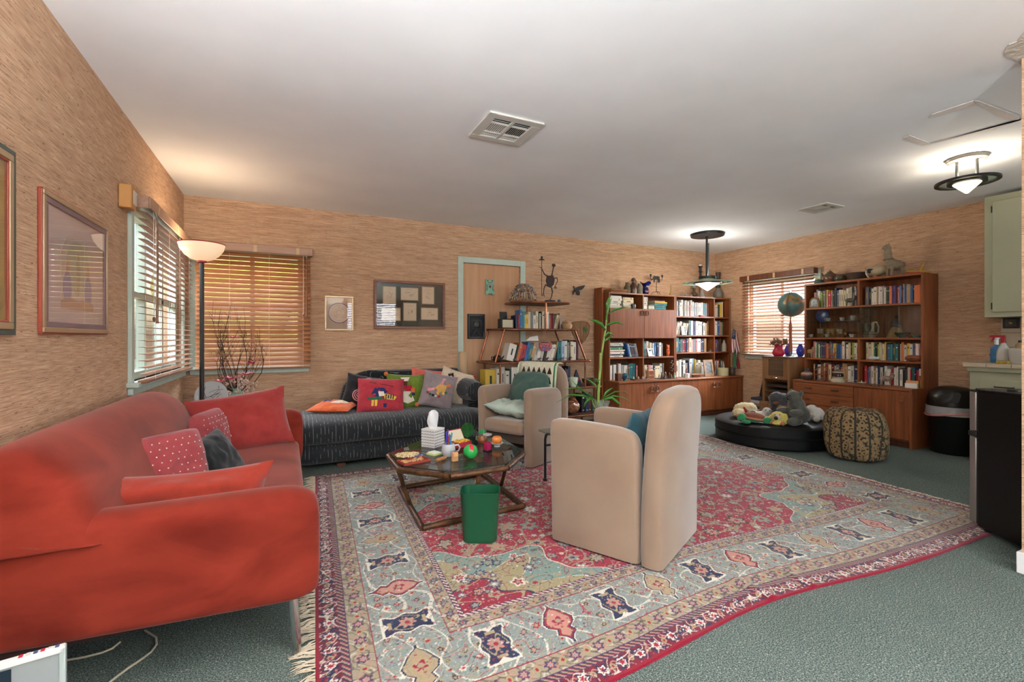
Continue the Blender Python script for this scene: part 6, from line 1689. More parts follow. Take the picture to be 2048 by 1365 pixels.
# ---- among the books of the back units
t = thing('cat_figurine', 'orange cat figurine with a red heart beside books', 'figurine', (4.84, 4.92, .851))
blob('cat_body', [((0, 0, .06), (.030, .018, .062)), ((0, 0, .125), (.028, .018, .03)), ((-.018, 0, .155), (.008, .008, .014)), ((.018, 0, .155), (.008, .008, .014))], mat('orange_paint', '#c8571f', .5), t, .005)
MB().prism([(0, -.018), (.014, 0), (.008, .008), (0, .003), (-.008, .008), (-.014, 0)], 0, .003, T(0, -.018, .08) @ rx(PI / 2)).build('heart', mat('heart_red', '#8f1f22', .5), t)
for s in (-1, 1): MB().ell((s * .010, -.019, .13), .003, 6, 4).build('eye', M_BLACK, t)
for s in (-1, 1): MB().tube([(s * .01, -.018, .12), (s * .045, -.02, .124)], .001, 4).build('whisker', M_INK, t)
photo('small grey photo frame leaning on books of the second row', (4.50, 4.888, .851), .1, .12, .115, mat('pewter', '#5c564f', .4, .4), lean=.3)
photo('white photo frame before books on the corner unit second row', (5.115, 4.892, 1.148), 0, .095, .13, mat('white_frame', '#9a9a98', .4), art='#b5bcc0', art2='#565c60')
photo('driftwood framed black and white photo on the low cupboard', (5.52, 4.80, UZ), .06, .20, .24, mat('driftwood', '#8a6a48', .7, var=.2), bw=.035, art='#8a8a8a', art2='#1c1c1e')
turned('mug', 'dark blue mug among stacked papers', 'mug', [(0, 0), (.032, 0), (.036, .05), (.034, .062), (.03, .062), (.03, .01), (0, .01)], (X_at(1266, 4.92), 4.915, 1.504), mat('navy_glaze', '#14181f', .25))
tag(box(-.045, .045, -.02, .02, 0, .022).build('red_case', mat('red_lacquer', '#b02c22', .35), loc=(5.475, 4.90 - .004, 1.421), bevel=.003), 'small red case before books in the top row', 'case')
t = thing('bottle', 'white painted bottle at the end of the corner unit row', 'bottle', (5.985, 4.93, .901))
MB().lathe([(0, 0), (.034, 0), (.037, .06), (.03, .11), (.014, .14), (.014, .17), (0, .17)], n=16).build('bottle_body', mat('chalk_white', '#bdb6a8', .6, var=.1, scale=30), t)
MB().lathe([(.0145, .165), (.0145, .178), (0, .18)], n=12).build('stopper', mat('grey_clay', '#6f6a5c'), t)
for lab, x, y, m_, pr in (('blue glass bird ornament on the low cupboard', 3.97, 4.80, mat('blue_iris_glass', '#1e3a78', .15, col2='#2e7a5a', scale=20), [(0, 0), (.03, 0), (.02, .012), (.045, .04), (.05, .065), (.03, .09), (.0, .10)]),
                          ('cream candle jar standing on the corner cupboard', 5.81, 4.80, mat('candle_green', '#c3c39b', .5), [(0, 0), (.075, 0), (.075, .11), (.07, .112), (0, .11)]),
                          ('green capped glue bottle among the corner unit books', 5.955, 4.92, mat('glue_white', '#c9c8c0', .4), [(0, 0), (.022, 0), (.022, .15), (.012, .17), (.012, .20), (0, .2)])):
    turned('ornament' if 'bird' in lab else ('candle' if 'candle' in lab else 'glue_bottle'), lab, 'ornament' if 'bird' in lab else ('candle' if 'candle' in lab else 'bottle'), pr, (x, y, UZ), m_)
t = thing('trinket_tray', 'wooden tray of small carved figures on the low cupboard', 'tray', (4.22, 4.79, UZ))
MB().box(-.13, .13, -.045, .045, 0, .012).build('tray', M_TEAKD, t, bevel=.003)
for k in range(6): MB().lathe([(0, 0), (.012, 0), (.014, .012), (.007, .02), (.009, .03), (0, .036)], (-.10 + .04 * k, .01 * (-1) ** k, .012), 8).build('carved_figure', [mat('bone', '#b8a68a', .6), M_TEAKD][k % 2], t)
t = thing('wooden_box', 'small reddish wooden casket on the low cupboard', 'box', (3.87, 4.86 - .06, UZ), .1)
box(-.04, .04, -.03, .03, 0, .09).build('casket', M_TEAKD, t, bevel=.003); box(-.042, .042, -.032, .032, .09, .10).build('lid', M_TEAK, t, bevel=.003)
t = thing('toy_cabinet', 'miniature wooden cabinet on the low cupboard', 'ornament', (4.42, 4.82, UZ))
box(-.05, .05, -.03, .03, 0, .12).build('case', M_DOOR, t, bevel=.002); box(-.043, .043, -.033, -.03, .06, .113).build('door', M_TEAK, t); box(-.043, .043, -.033, -.03, .008, .05).build('door', M_TEAK, t)
t = thing('nativity_group', 'black stand carrying small painted clay figures on the low cupboard', 'figurine set', (4.68, 4.79, UZ))
rnd = random.Random(8)
MB().box(-.15, .15, -.06, .06, 0, .006).build('stand', M_BLACK, t)
for k in range(11):
    x, y, h_ = rnd.uniform(-.13, .13), rnd.uniform(-.045, .045), rnd.uniform(.05, .10)
    MB().lathe([(0, .006), (.018, .006), (.014, h_ * .5), (.009, h_ * .68), (.011, h_ * .85), (0, h_)], (x, y, 0), 9).build('clay_figure', [mat('clay_white', '#b9b0a4', .6), mat('clay_brown', '#4e2f22', .6), mat('clay_sage', '#8da28a', .6), M_TEAKD][k % 4], t)
for k in range(7): MB().ell((.10 + .02 * math.sin(k * 2.1), .0, .10 + .022 * k), .016, 8, 6).build('bead_tower', mat('dark_bead', '#3a2a24', .2), t)
t = thing('woven_basket', 'oval woven wooden dish on the corner cupboard', 'dish', (5.26, 4.78, UZ))
MB().lathe([(0, 0), (.075, 0), (.125, .04), (.12, .042), (.07, .008), (0, .006)], n=28, sy=.5).build('basket', mat('woven_wood', '#7a5138', .7, col2='#a07a58', scale=40, bump=.5, bscale=80), t)
t = thing('figurine', 'small white and rose ceramic figure on the corner cupboard', 'figurine', (5.06, 4.79, UZ))
MB().lathe([(0, 0), (.04, 0), (.04, .05), (.03, .06), (0, .062)], n=16).build('pot', mat('white_glaze', '#c9ced0'), t)
blob('figure', [((0, 0, .085), (.018, .015, .028)), ((.004, 0, .12), (.011, .011, .013)), ((-.02, 0, .09), (.02, .008, .008))], mat('rose_clay', '#7f5650', .5), t, .004)
# small dark ornaments on shelf edges
for k, (x, y, z) in enumerate(((5.03, 4.889, .901), (5.64, 4.889, .901))):
    t = thing('figurine', ['small dark ship ornament before teal books', 'little green glass ornament beside tan book'][k], 'figurine', (x, y, z))
    MB().box(-.03, .03, -.003, .006, 0, .015).build('hull', M_BLACK if k == 0 else mat('green_glaze', '#39604c', .3), t, bevel=.003)
    MB().tube([(0, 0, .014), (0, 0, .055)], .0015, 5).build('mast', M_IRON, t)
    MB().prism([(.003, .018), (.024, .02), (.003, .05)], -.001, .001, rx(PI / 2)).build('sail', MATS['stoneware'], t)
# flags in the corner
M_FR_, M_FW_, M_FB_, M_FG_ = mat('flag_red', '#8f1f32', .8), mat('flag_white', '#c9c4c0', .8), mat('flag_navy', '#1d2440', .8), mat('flag_green', '#2f6b45', .8)
def droop_flag(t, stripes, canton, origin, L, H, nx=13, nz=14, tip=.55):
    """cloth hanging down from a stick: long axis falls, folds across"""
    mats = [M_FR_, M_FW_, M_FB_, M_FG_]; mb = MB(); vs = []
    for j in range(nz + 1):
        s = j / nz
        for i in range(nx + 1):
            q = i / nx; fold = .018 * math.sin(q * 9 + s * 3) * (.3 + s)
            vs.append((origin[0] + (q - .5) * H * (.45 + .55 * s) + .10 * s * 0, origin[1] + fold - .01, origin[2] - L * s - .06 * q * (1 - s)))
    for j in range(nz):
        for i in range(nx):
            mb.use(2 if (canton and j < nz * .42 and i < nx * .54) else stripes(i, j, nx, nz))
            f = (j * (nx + 1) + i, j * (nx + 1) + i + 1, (j + 1) * (nx + 1) + i + 1, (j + 1) * (nx + 1) + i)
            mb.f.append(f); mb.m.append(mb.mi)
    mb.v = [tuple(p) for p in vs]
    o = mb.build('cloth', mats, t); md = o.modifiers.new('thickness', 'SOLIDIFY'); md.thickness = .002
    return vs
fx, fy = 5.955, 4.76
t = thing('flag', 'small american stars and stripes flag on a stick in the corner', 'flag', (fx, fy, UZ))
MB().tube([(.0, .0, .1), (.02, 0, .78)], .005, 7).build('stick', mat('turned_oak', '#7d573b'), t)
MB().lathe([(0, .78), (.009, .785), (.005, .80), (0, .81)], (.02, 0, 0), 8).build('finial', mat('brass', '#8f7440'), t)
vs = droop_flag(t, lambda i, j, nx, nz: 0 if i % 2 == 0 else 1, True, (.03, -.012, .70), .36, .17)
for k in range(14):
    i, j = 1 + (k % 4) + 0, 1 + (k // 4)
    if i < 7: p = vs[j * 14 + i + 1]; MB().ell((p[0], p[1] - .0035, p[2]), (.004, .0015, .004), 6, 4).build('star', M_FW_, t)
t = thing('flag', 'small mexican tricolour flag hanging below the american flag', 'flag', (fx + .055, fy - .0, UZ))
MB().tube([(-.045, .02, .02), (.0, .01, .40)], .004, 6).build('stick', mat('turned_oak', '#7d573b'), t)
droop_flag(t, lambda i, j, nx, nz: (3 if i < nx / 3 else (1 if i < 2 * nx / 3 else 0)), False, (.012, -.005, .40), .30, .12)
turned('flag_holder', 'dark glass jar holding the small flags', 'jar', [(0, 0), (.04, 0), (.045, .04), (.04, .10), (.03, .12), (.027, .12), (.036, .04), (0, .008)], (fx, fy, UZ), mat('dark_jar_glass', '#4a3a35', .15))

# ================================================================ ON AND AROUND THE COPPER SHELF
zt = TI[4][2]
t = thing('beaded_basket', 'dome shaped basket strung with shells and blue beads', 'basket', (2.50, 4.84, zt))
MB().lathe([(.155, .0), (.15, .04), (.13, .10), (.10, .16), (.06, .20), (.02, .215), (0, .216)], n=28).build('dome', mat('feather_brown', '#6b4a36', .9, col2='#a08a72', scale=35, bump=.6, bscale=60), t)
rnd = random.Random(15)
bm = [mat('bead_brown', '#6a3f28', .5), mat('bead_amber', '#a0672f', .4), mat('bead_bone', '#b3a08a', .6), mat('bead_blue', '#2f6f9a', .3)]
mbs = [MB() for _ in bm]
for k in range(240):
    a = rnd.uniform(0, 6.28); s = rnd.random(); r_ = .158 * math.sqrt(max(0, 1 - s ** 1.7)) + .006; q = rnd.choice((0, 0, 1, 1, 2, 2, 2, 3)) if k % 9 else 3
    mbs[q].ell((r_ * math.cos(a), r_ * math.sin(a), .01 + s * .205), rnd.uniform(.006, .011), 6, 4)
for k in range(40):
    a = rnd.uniform(0, 6.28); mbs[2].tube([(.135 * math.cos(a), .135 * math.sin(a), .10), (.16 * math.cos(a), .16 * math.sin(a), .03)], [.006, .003], 5)
for q, m_ in enumerate(bm): o = mbs[q].build('bead_strands', m_, t); o['kind'] = 'stuff'
t = thing('monkey_candlestick', 'rusty iron dancing monkey candlestick on the copper shelf top', 'candlestick', (2.80, 4.80, zt))
def mk(px, py): p = onY(px, py, 4.80); return (p.x - 2.80, p.z - zt)
flat = lambda pts: [(x, 0, z) for x, z in pts]
tors = [mk(*p) for p in ((1094, 552), (1106, 551), (1109, 560), (1107, 570), (1101, 576), (1095, 573), (1092, 562))]
MB().prism(tors, -.006, .006, rx(PI / 2)).build('torso', M_RUSTIRON, t)
mb = MB().tube(flat([mk(1103, 554), mk(1105, 545), mk(1107, 534)]), [.010, .007, .007], 7); hx, hz = mk(1107.5, 531); mb.ell((hx, 0, hz), (.028, .008, .020), 12, 8)
mb.build('head', M_RUSTIRON, t)
for pts_, r_ in (([(1096, 553), (1089, 549), (1085, 541), (1083, 536)], .008), ([(1107, 557), (1114, 556), (1115, 563), (1110, 573)], .007), ([(1097, 573), (1091, 570), (1088, 577), (1087, 588)], .009), ([(1103, 575), (1105, 584), (1103, 594), (1100, 600)], .009)):
    MB().tube(flat([mk(*p) for p in pts_]), [r_, r_ * .9, r_ * .7, r_ * .6], 7).build('limb', M_RUSTIRON, t)
for pts_ in ([(1087, 588), (1084, 593)], [(1087, 588), (1089, 594)], [(1100, 600), (1097, 601)], [(1100, 600), (1105, 601)], [(1083, 536), (1078, 534)], [(1083, 536), (1084, 533)], [(1110, 573), (1108, 578)], [(1110, 573), (1112, 579)], [(1110, 573), (1114, 577)]):
    MB().tube(flat([mk(*p) for p in pts_]), .004, 5).build('finger', M_RUSTIRON, t)
MB().tube(flat([mk(1083.5, 592), mk(1083.5, 521)]), .0035, 6).build('pole', M_RUSTIRON, t)
px_, pz_ = mk(1083.5, 520); MB().lathe([(0, 0), (.034, 0), (.034, .006), (.012, .008), (.012, .04), (0, .04)], (px_, 0, pz_), 16).build('candle_pan', M_IRON, t)
bx0, bz0 = mk(1100, 601); MB().box(bx0 - .05, bx0 + .05, -.04, .04, 0, max(.004, bz0), None).build('foot_plate', M_RUSTIRON, t)
tag(MB().ell((0, 0, .022), .022, 16, 10).build('glass_marble', mat('blue_marble', '#1f6a8a', .1), loc=(2.955, 4.78, zt)), 'blue glass marble on the copper shelf top', 'marble')
zt = TI[3][2]
t = thing('clock_radio', 'black framed clock radio with pale face on the copper shelf', 'radio', (2.225, 4.73, zt), .12)
box(-.085, .085, -.03, .05, 0, .11).build('case', M_BLACK, t, bevel=.004); box(-.068, .068, -.033, -.03, .012, .098).build('face', mat('radio_face', '#b3aa90', .5), t)
MB().tube([(-.05, .01, .11), (-.05, .01, .125), (-.02, .01, .128)], .003, 6).build('wire', M_COPPER, t)
tag(MB().box(-.04, .05, 0, .012, 0, .20, rx(-.12)).build('black_folder', M_BLACK, loc=(2.255, 4.86, zt)), 'black folder leaning behind the clock radio', 'folder')
t = thing('clay_pot', 'lidded pale clay pot on the copper shelf', 'pot', (3.03, 4.74, zt))
MB().lathe([(0, 0), (.055, 0), (.072, .03), (.07, .055), (.05, .075), (.045, .08)], n=22).build('pot_body', mat('pale_clay', '#a8825c', .6), t); MB().lathe([(.055, .078), (.05, .088), (.015, .095), (.012, .104), (0, .106)], n=20).build('lid', mat('pale_clay', '#a8825c'), t)
zt = TI[2][2]
t = thing('teapot', 'small dark bronze teapot on the copper shelf', 'teapot', (2.10, 4.70, zt))
MB().lathe([(0, 0), (.035, 0), (.052, .03), (.05, .055), (.03, .075), (.012, .082), (.01, .09), (0, .095)], n=20).build('pot_body', mat('dark_bronze', '#2e211a', .3, .4), t)
MB().tube([(.045, 0, .03), (.07, 0, .05), (.08, 0, .07)], [.01, .008, .006], 8).build('spout', MATS['dark_bronze'], t); MB().tube([(-.045, 0, .06), (-.07, 0, .06), (-.068, 0, .03), (-.048, 0, .025)], .005, 7).build('handle', MATS['dark_bronze'], t)
for k in range(9):
    x = 2.30 + .105 * k
    t = thing('miniature_animal', 'tiny dark metal animal, %s in the row before the leaning books' % ORD[k], 'figurine', (x, EY0 + .032, zt), .3 * (k % 3), 'tiny animals on the copper shelf')
    m_ = M_IRON if k % 3 else mat('pewter', '#5c564f')
    blob('animal_body', [((0, 0, .026), (.022, .010, .012)), ((.022, 0, .038), (.009, .008, .009)), ((-.014, 0, .010), (.004, .004, .012)), ((.014, 0, .010), (.004, .004, .012)), ((.018, 0, .032), (.008, .006, .010))], m_, t, .004, 2)
t = thing('beaded_purse', 'small orange and purple beaded purse hanging from the copper shelf', 'purse', (2.665, EY0 - .03, 1.205))
pp = [(-.085, 0), (.085, 0), (.082, -.05), (.06, -.09), (.0, -.10), (-.06, -.09), (-.082, -.05)]
M_PURSE = mat('purse_beads', '#b5532f', .4, col2='#4b3a78', scale=70, detail=1, sharp=(.45, .55))
MB().prism(pp, -.010, .010, T(0, 0, -.15) @ rx(PI / 2)).build('pouch', M_PURSE, t, bevel=.004)
MB().tube([(-.07, 0, -.15), (-.01, .012, -.01), (0, .025, .012), (.01, .012, -.01), (.07, 0, -.15)], .0025, 6).build('strap', mat('purse_cord', '#a3715a', .8), t)
tag(MB().prism([(0, 0), (.17, 0), (.16, .06), (.06, .045)], 0, .02, T(2.60 - .1, 4.80, zt + .236) @ rx(PI / 2)).build('folded_paper', M_WHITE), 'folded white paper lying on leaning books', 'paper')
zt = TI[1][2]
turned('cup', 'cream ceramic cup on the lower copper shelf', 'cup', [(0, 0), (.035, 0), (.055, .05), (.06, .115), (.055, .115), (.05, .05), (0, .012)], (3.10, 4.70, zt), mat('cream_cup', '#c6cdb4', .4))
t = thing('candle_glass', 'pink candle in a glass on the lower copper shelf', 'candle', (2.98, 4.675, zt)); MB().lathe([(0, 0), (.036, 0), (.04, .07), (0, .07)], n=18).build('wax', mat('pink_wax', '#b98a8c', .5), t); MB().lathe([(.042, .0), (.043, .10), (.0415, .10), (.041, .0)], n=18, caps=False).build('glass', M_ACR, t)
turned('bowl', 'brown wooden bowl on the lower copper shelf', 'bowl', [(0, 0), (.04, 0), (.085, .05), (.09, .09), (.084, .09), (.075, .05), (0, .012)], (3.37, 4.75, zt), mat('bowl_wood', '#4a2e22', .5))
t = thing('toy_boat', 'dark pointed toy with a red dot on the lower copper shelf', 'toy', (3.22, 4.78, zt)); MB().prism([(-.05, 0), (.06, 0), (.04, .06), (-.02, .20), (-.05, .12)], -.01, .01, rx(PI / 2)).build('body', mat('toy_navy', '#1b2438', .5), t); MB().ell((-.005, -.011, .08), (.022, .004, .022), 12, 6).build('red_dot', mat('toy_red', '#a01f2a', .5), t)
zt = TI[0][2]
M_BAG = mat('plastic_bag', '#3a3733', .12, col2='#8a7d6a', scale=16, detail=6)
for k, (x, y, s) in enumerate(((2.86, 4.74, 1.0), (3.12, 4.76, .9))):
    t = thing('plastic_bag', ['clear plastic bag of dark odds and ends on the bottom copper shelf', 'clear plastic bag of brown beads beside the dark bag'][k], 'bag', (x, y, zt + .014), k * 1.0)
    blob('bag_body', [((0, 0, .075), (.15 * s, .10, .085)), ((.06, 0, .12), (.08, .07, .07)), ((-.07, .01, .10), (.07, .07, .06))], M_BAG if k == 0 else mat('bead_bag', '#5a4030', .15, col2='#a0623f', scale=30), t, .012, 2, .03, .05)
tag(box(-.16, .16, -.1, .1, 0, .012).build('folder', mat('cream_folder', '#a8987a', .7), loc=(3.02, 4.90, zt + .19 + .0), rot=(.25, 0, .2)), 'cream folder lying over the plastic bags', 'folder')
t = thing('butterfly_ornament', 'black metal butterfly on the grasscloth wall', 'wall ornament', (3.39, YB - .004, 1.73))
def bf(px, py): p = onY(px, py, YB); return (p.x - 3.39, p.z - 1.73)
for w in ([(1148, 578), (1154, 574), (1168, 571), (1165, 577), (1160, 581), (1152, 582)], [(1149, 581), (1156, 582), (1158, 587), (1156, 592), (1151, 590)], [(1147, 580), (1146, 587), (1143, 592), (1143, 584)]):
    MB().prism([bf(*p) for p in w], 0, .004, T(0, -.02, 0) @ rx(PI / 2) ).build('wing', M_IRON, t)
a_, b_ = bf(1145, 573), bf(1149, 584); MB().tube([(a_[0], -.02, a_[1]), (b_[0], -.02, b_[1])], [.008, .010], 8).build('body', M_IRON, t); MB().tube([(b_[0], -.02, b_[1]), (b_[0], .003, b_[1])], .004, 6).build('peg', M_IRON, t)
# round fan on the wall
fc = onY(1161, 686, YB)
t = thing('hand_fan', 'round woven hand fan with green leaf painting on the wall', 'fan', (fc.x, YB - .004, fc.z))
fo = [onY(x, y, YB) for x, y in ((1161, 690), (1150, 678), (1143, 664), (1140, 650), (1145, 645), (1160, 643), (1174, 645), (1179, 652), (1177, 666), (1170, 680))]
po = [(p.x - fc.x, p.z - fc.z) for p in fo]
MB().prism(po, 0, .003, rx(PI / 2)).build('web', mat('fan_straw', '#94714f', .8, var=.12, scale=20), t)
MB().tube([(x, -.004, z) for x, z in po], .004, 6, closed=True).build('rim', mat('fan_cane', '#6b4527', .6), t)
for k in range(2, 9): MB().tube([(0, -.005, .01), (po[k][0] * .97, -.005, po[k][1] * .97)], .0016, 5).build('rib', MATS['fan_cane'], t)
for x, z in ((.05, .19), (.085, .17)): MB().prism([(x - .02, z), (x, z - .06), (x + .02, z), (x + .005, z + .035)], .004, .0055, rx(PI / 2)).build('leaf_print', mat('fan_green', '#3f6a3f', .7), t)
MB().lathe([(0, 0), (.035, 0), (.03, .006), (0, .007)], n=16, M=T(0, 0, .02) @ rx(PI / 2)).build('hub', mat('fan_hub', '#7c4a22', .6), t)
# plaques on the door
dp = lambda px, py: onY(px, py, YB + .011)
a_ = dp(979, 574)
t = thing('frog_plaque', 'mint green carved frog plaque hung on the door', 'plaque', (a_.x, YB + .011, a_.z))
po = [(x * .95, z) for x, z in ((-.035, -.10), (-.06, -.10), (-.066, -.06), (-.05, -.03), (-.055, .03), (-.062, .07), (-.05, .095), (-.03, .085), (0, .075), (.03, .085), (.05, .095), (.062, .07), (.055, .03), (.05, -.03), (.066, -.06), (.06, -.10), (.035, -.10), (.02, -.085), (-.02, -.085))]
MB().prism(po, 0, .018, rx(PI / 2)).build('carving', mat('verdigris', '#7fae98', .6, var=.12, scale=25), t, bevel=.004)
MB().prism([(0, -.022), (.018, 0), (0, .022), (-.018, 0)], .018, .021, rx(PI / 2)).build('diamond', mat('plaque_red', '#7a241e', .6), t)
for s in (-1, 1): MB().tube([(s * .02, -.019, .03), (s * .042, -.019, .015), (s * .03, -.019, -.02), (s * .045, -.019, -.05)], .003, 6).build('carved_line', M_INK, t); MB().ell((s * .03, -.018, .072), (.008, .004, .008), 8, 5).build('eye', M_INK, t)
MB().tube([(.03 * math.cos(q), -.019, .062 + .018 * math.sin(q)) for q in np.linspace(PI, 2 * PI, 8)], .003, 6).build('carved_line', M_INK, t)
p0, p1 = dp(934.5, 678), dp(969, 629)
w_, h_ = p1.x - p0.x, p1.z - p0.z
t = thing('carved_plaque', 'black carved relief plaque hung on the door', 'plaque', (p0.x, YB + .011, p0.z))
box(0, w_, -.016, 0, 0, h_).build('slab', mat('black_relief', '#0c0b0d', .6, var=.5, scale=30), t, bevel=.002)
rnd = random.Random(3)
M_REL = mat('relief_sheen', '#2c2a33', .3)
for (a, b, c, d) in ((.012, w_ - .012, .012, .02), (.012, w_ - .012, h_ - .02, h_ - .012), (.012, .02, .02, h_ - .02), (w_ - .02, w_ - .012, .02, h_ - .02), (.05, w_ - .05, .12, .127), (.05, w_ - .05, .215, .222), (.05, .057, .127, .215), (w_ - .057, w_ - .05, .127, .215)): box(a, b, -.020, -.016, c, d).build('relief_line', M_REL, t)
MB().ell((w_ / 2, -.016, .17), (.03, .006, .036), 12, 8).build('relief_face', mat('relief_olive', '#3a3d30', .4), t)
for s in (-1, 1): MB().tube([(w_ / 2, -.017, .115), (w_ / 2 + s * .06, -.017, .03)], .004, 6).build('relief_line', M_REL, t)
for k in range(8): MB().tube([(.03 + .016 * k, -.017, .25), (.038 + .016 * k, -.017, .27), (.046 + .016 * k, -.017, .25)], .003, 5).build('relief_line', M_REL, t)
t = thing('paper_roll', 'tall cream paper roll standing beside the door', 'roll', (1.845, 5.10, 0)); MB().lathe([(.045, 0), (.05, 0), (.05, .95), (.045, .95)], n=20, caps=False).build('outer_wrap', mat('roll_paper', '#bfa07c', .8), t); MB().lathe([(.028, .001), (.034, .001), (.034, .94), (.028, .94)], n=16, caps=False).build('inner_wrap', MATS['roll_paper'], t)
# ================================================================ ORNAMENTS OF THE GLASS-DOOR BOOKCASE
ZTR = RZT
XT = 5.94
M_IRI = mat('iridescent_glaze', '#274a3a', .25, col2='#7a3f28', scale=7)
turned('lidded_pot', 'small green ribbed pot at the window end of the bookcase top', 'pot', [(0, 0), (.04, 0), (.055, .02), (.052, .045), (.03, .058), (.0, .06)], (XT, Y_at(1638, XT), ZTR), mat('green_rib', '#3a5a48', .4))
t = thing('teapot', 'iridescent green and copper teapot on the bookcase top', 'teapot', (XT, Y_at(1660, XT), ZTR), -PI / 2)
MB().lathe([(0, 0), (.045, 0), (.07, .04), (.072, .075), (.055, .11), (.03, .128), (.03, .132)], n=26).build('pot_body', M_IRI, t)
MB().lathe([(.034, .13), (.02, .142), (.008, .146), (.010, .156), (0, .16)], n=16).build('lid', M_IRI, t)
MB().tube([(-.05, 0, .05), (-.075, 0, .09), (-.095, 0, .13)], [.016, .011, .008], 9).build('spout', M_IRI, t)
MB().tube([(.055, 0, .10), (.085, 0, .10), (.09, 0, .06), (.068, 0, .04)], .007, 8).build('handle', M_IRI, t)
turned('round_pot', 'round green and copper pot beside the teapot', 'pot', [(0, 0), (.04, 0), (.066, .03), (.068, .055), (.05, .085), (.04, .09), (.036, .09), (.044, .08), (0, .05)], (XT, Y_at(1681, XT), ZTR), M_IRI, 26)
turned('wooden_bowl', 'dark carved wooden bowl on the bookcase top', 'bowl', [(0, 0), (.075, 0), (.10, .05), (.115, .085), (.11, .086), (.09, .05), (.06, .01), (0, .008)], (XT, Y_at(1714, XT), ZTR), mat('carved_dark', '#463529', .6, var=.2, scale=30, bump=.4, bscale=60), 26)
t = thing('sheep_gourd', 'cream gourd shaped as a black faced sheep', 'figurine', (XT, Y_at(1752, XT), ZTR), -PI / 2)
blob('sheep_body', [((0, 0, .085), (.115, .07, .058)), ((.03, 0, .09), (.09, .065, .055))], mat('gourd_cream', '#b3a284', .5, var=.08), t, .010)
blob('sheep_face', [((-.035, -.072, .085), (.020, .014, .028)), ((-.058, -.066, .10), (.016, .008, .010)), ((-.012, -.066, .10), (.016, .008, .010))], M_BLACK, t, .005)
MB().tube([(-.055, -.07, .10), (-.062, -.078, .06), (-.045, -.082, .03), (-.03, -.078, .004)], [.006, .007, .007, .005], 7).build('tassel', mat('gourd_white', '#c9bfae', .7), t)
MB().lathe([(.03, 0), (.03, .04), (.02, .045)], n=14).build('foot', mat('terracotta', '#a3623c', .7), t)
t = thing('llama_figurine', 'tall shaggy cream llama figure on the bookcase top', 'figurine', (XT, Y_at(1790, XT), ZTR), -PI / 2 - .5)
blob('llama_body', [((0, .0, .13), (.055, .085, .055)), ((0, -.055, .16), (.045, .045, .06)), ((0, -.075, .24), (.034, .036, .09)), ((0, -.085, .315), (.032, .04, .032)), ((0, -.115, .31), (.016, .024, .016)), ((-.018, -.075, .352), (.007, .008, .018)), ((.018, -.075, .352), (.007, .008, .018)),
                    ((-.03, -.055, .06), (.013, .015, .065)), ((.03, -.055, .06), (.013, .015, .065)), ((-.03, .055, .06), (.013, .015, .065)), ((.03, .055, .06), (.013, .015, .065)), ((0, .09, .14), (.012, .02, .03))], mat('llama_wool', '#8f8069', .95, var=.15, scale=40), t, .009, 3, .010, .012)
for s in (-1, 1): MB().ell((s * .026, -.108, .322), .004, 6, 5).build('eye', M_BLACK, t)
MB().tube([(.047 * math.cos(a), -.065 + .045 * math.sin(a), .185) for a in np.linspace(0, 2 * PI, 17)[:-1]], .004, 6, closed=True).build('collar', M_INK, t)
t = thing('toy_figure', 'twisted yellow rubber toy lying on the bookcase top', 'toy', (XT, Y_at(1838, XT), ZTR), -PI / 2)
blob('toy_body', [((-.05, 0, .035), (.05, .012, .012), ry(.2)), ((.0, 0, .025), (.05, .014, .013)), ((.025, 0, .06), (.012, .012, .055), ry(.25)), ((.06, 0, .018), (.05, .014, .010)), ((-.095, 0, .045), (.018, .014, .014))], mat('yellow_rubber', '#b48d1f', .5), t, .006)
t = thing('lacquer_ornament', 'flat red lacquer ornament under the yellow toy', 'ornament', (XT - .07, Y_at(1825, XT - .07), ZTR), -PI / 2); MB().box(-.07, .07, -.02, .02, 0, .018).build('body', mat('red_lacquer', '#b02c22'), t, bevel=.006); MB().box(-.085, -.07, -.015, .015, 0, .012).build('tip', M_BLACK, t, bevel=.003)
def rl(px, z, inset): X = RXF + inset; return (X, Y_at(px, X), z)
# arch frame, figures among books
t = thing('photo_frame', 'arched wooden photo frame before books of the top row', 'photo frame', rl(1630, SH[2] + .0005, .035), -PI / 2)
ar = [(-.065, 0), (.065, 0), (.06, .08)] + [(.055 * math.cos(a), .08 + .05 * math.sin(a)) for a in np.linspace(.1, PI - .1, 9)] + [(-.06, .08)]
MB().prism(ar, 0, .014, rx(PI / 2)).build('frame', mat('arch_wood', '#6d4c2c', .6), t); MB().prism([(x * .66, .018 + z * .72) for x, z in ar], .014, .0155, rx(PI / 2)).build('photograph', mat('photo_teal', '#34505a', .3, col2='#8ca0a0', scale=40), t)
def critter(label, loc, rot, m_, s=1.0, name='figurine'):
    t = thing(name, label, 'figurine', loc, rot)
    blob('animal_body', [((0, 0, .05 * s), (.038 * s, .016 * s, .02 * s)), ((.035 * s, 0, .075 * s), (.014 * s, .011 * s, .018 * s)), ((.03 * s, 0, .062 * s), (.013 * s, .010 * s, .018 * s))] + [((x * s, y * s, .022 * s), (.006 * s, .006 * s, .024 * s)) for x in (-.024, .024) for y in (-.008, .008)], m_, t, .0045, 2); return t
critter('pewter animal figure before the top row books', rl(1700, SH[2] + .0005, .028), -1.2, mat('pewter', '#5c564f'), 1.3)
critter('carved wooden animal before the third row books', rl(1620, SH[0] + .0005, .028), -1.9, mat('pale_wood', '#9a7a5c', .6), 1.5)
critter('small brown wooden bird before the third row books', rl(1664, SH[0] + .0005, .028), -1.4, M_TEAK, .9)
critter('tiny clay animal at the end of the third row', rl(1704, SH[0] + .0005, .028), -1.0, mat('bone', '#b8a68a'), .7)
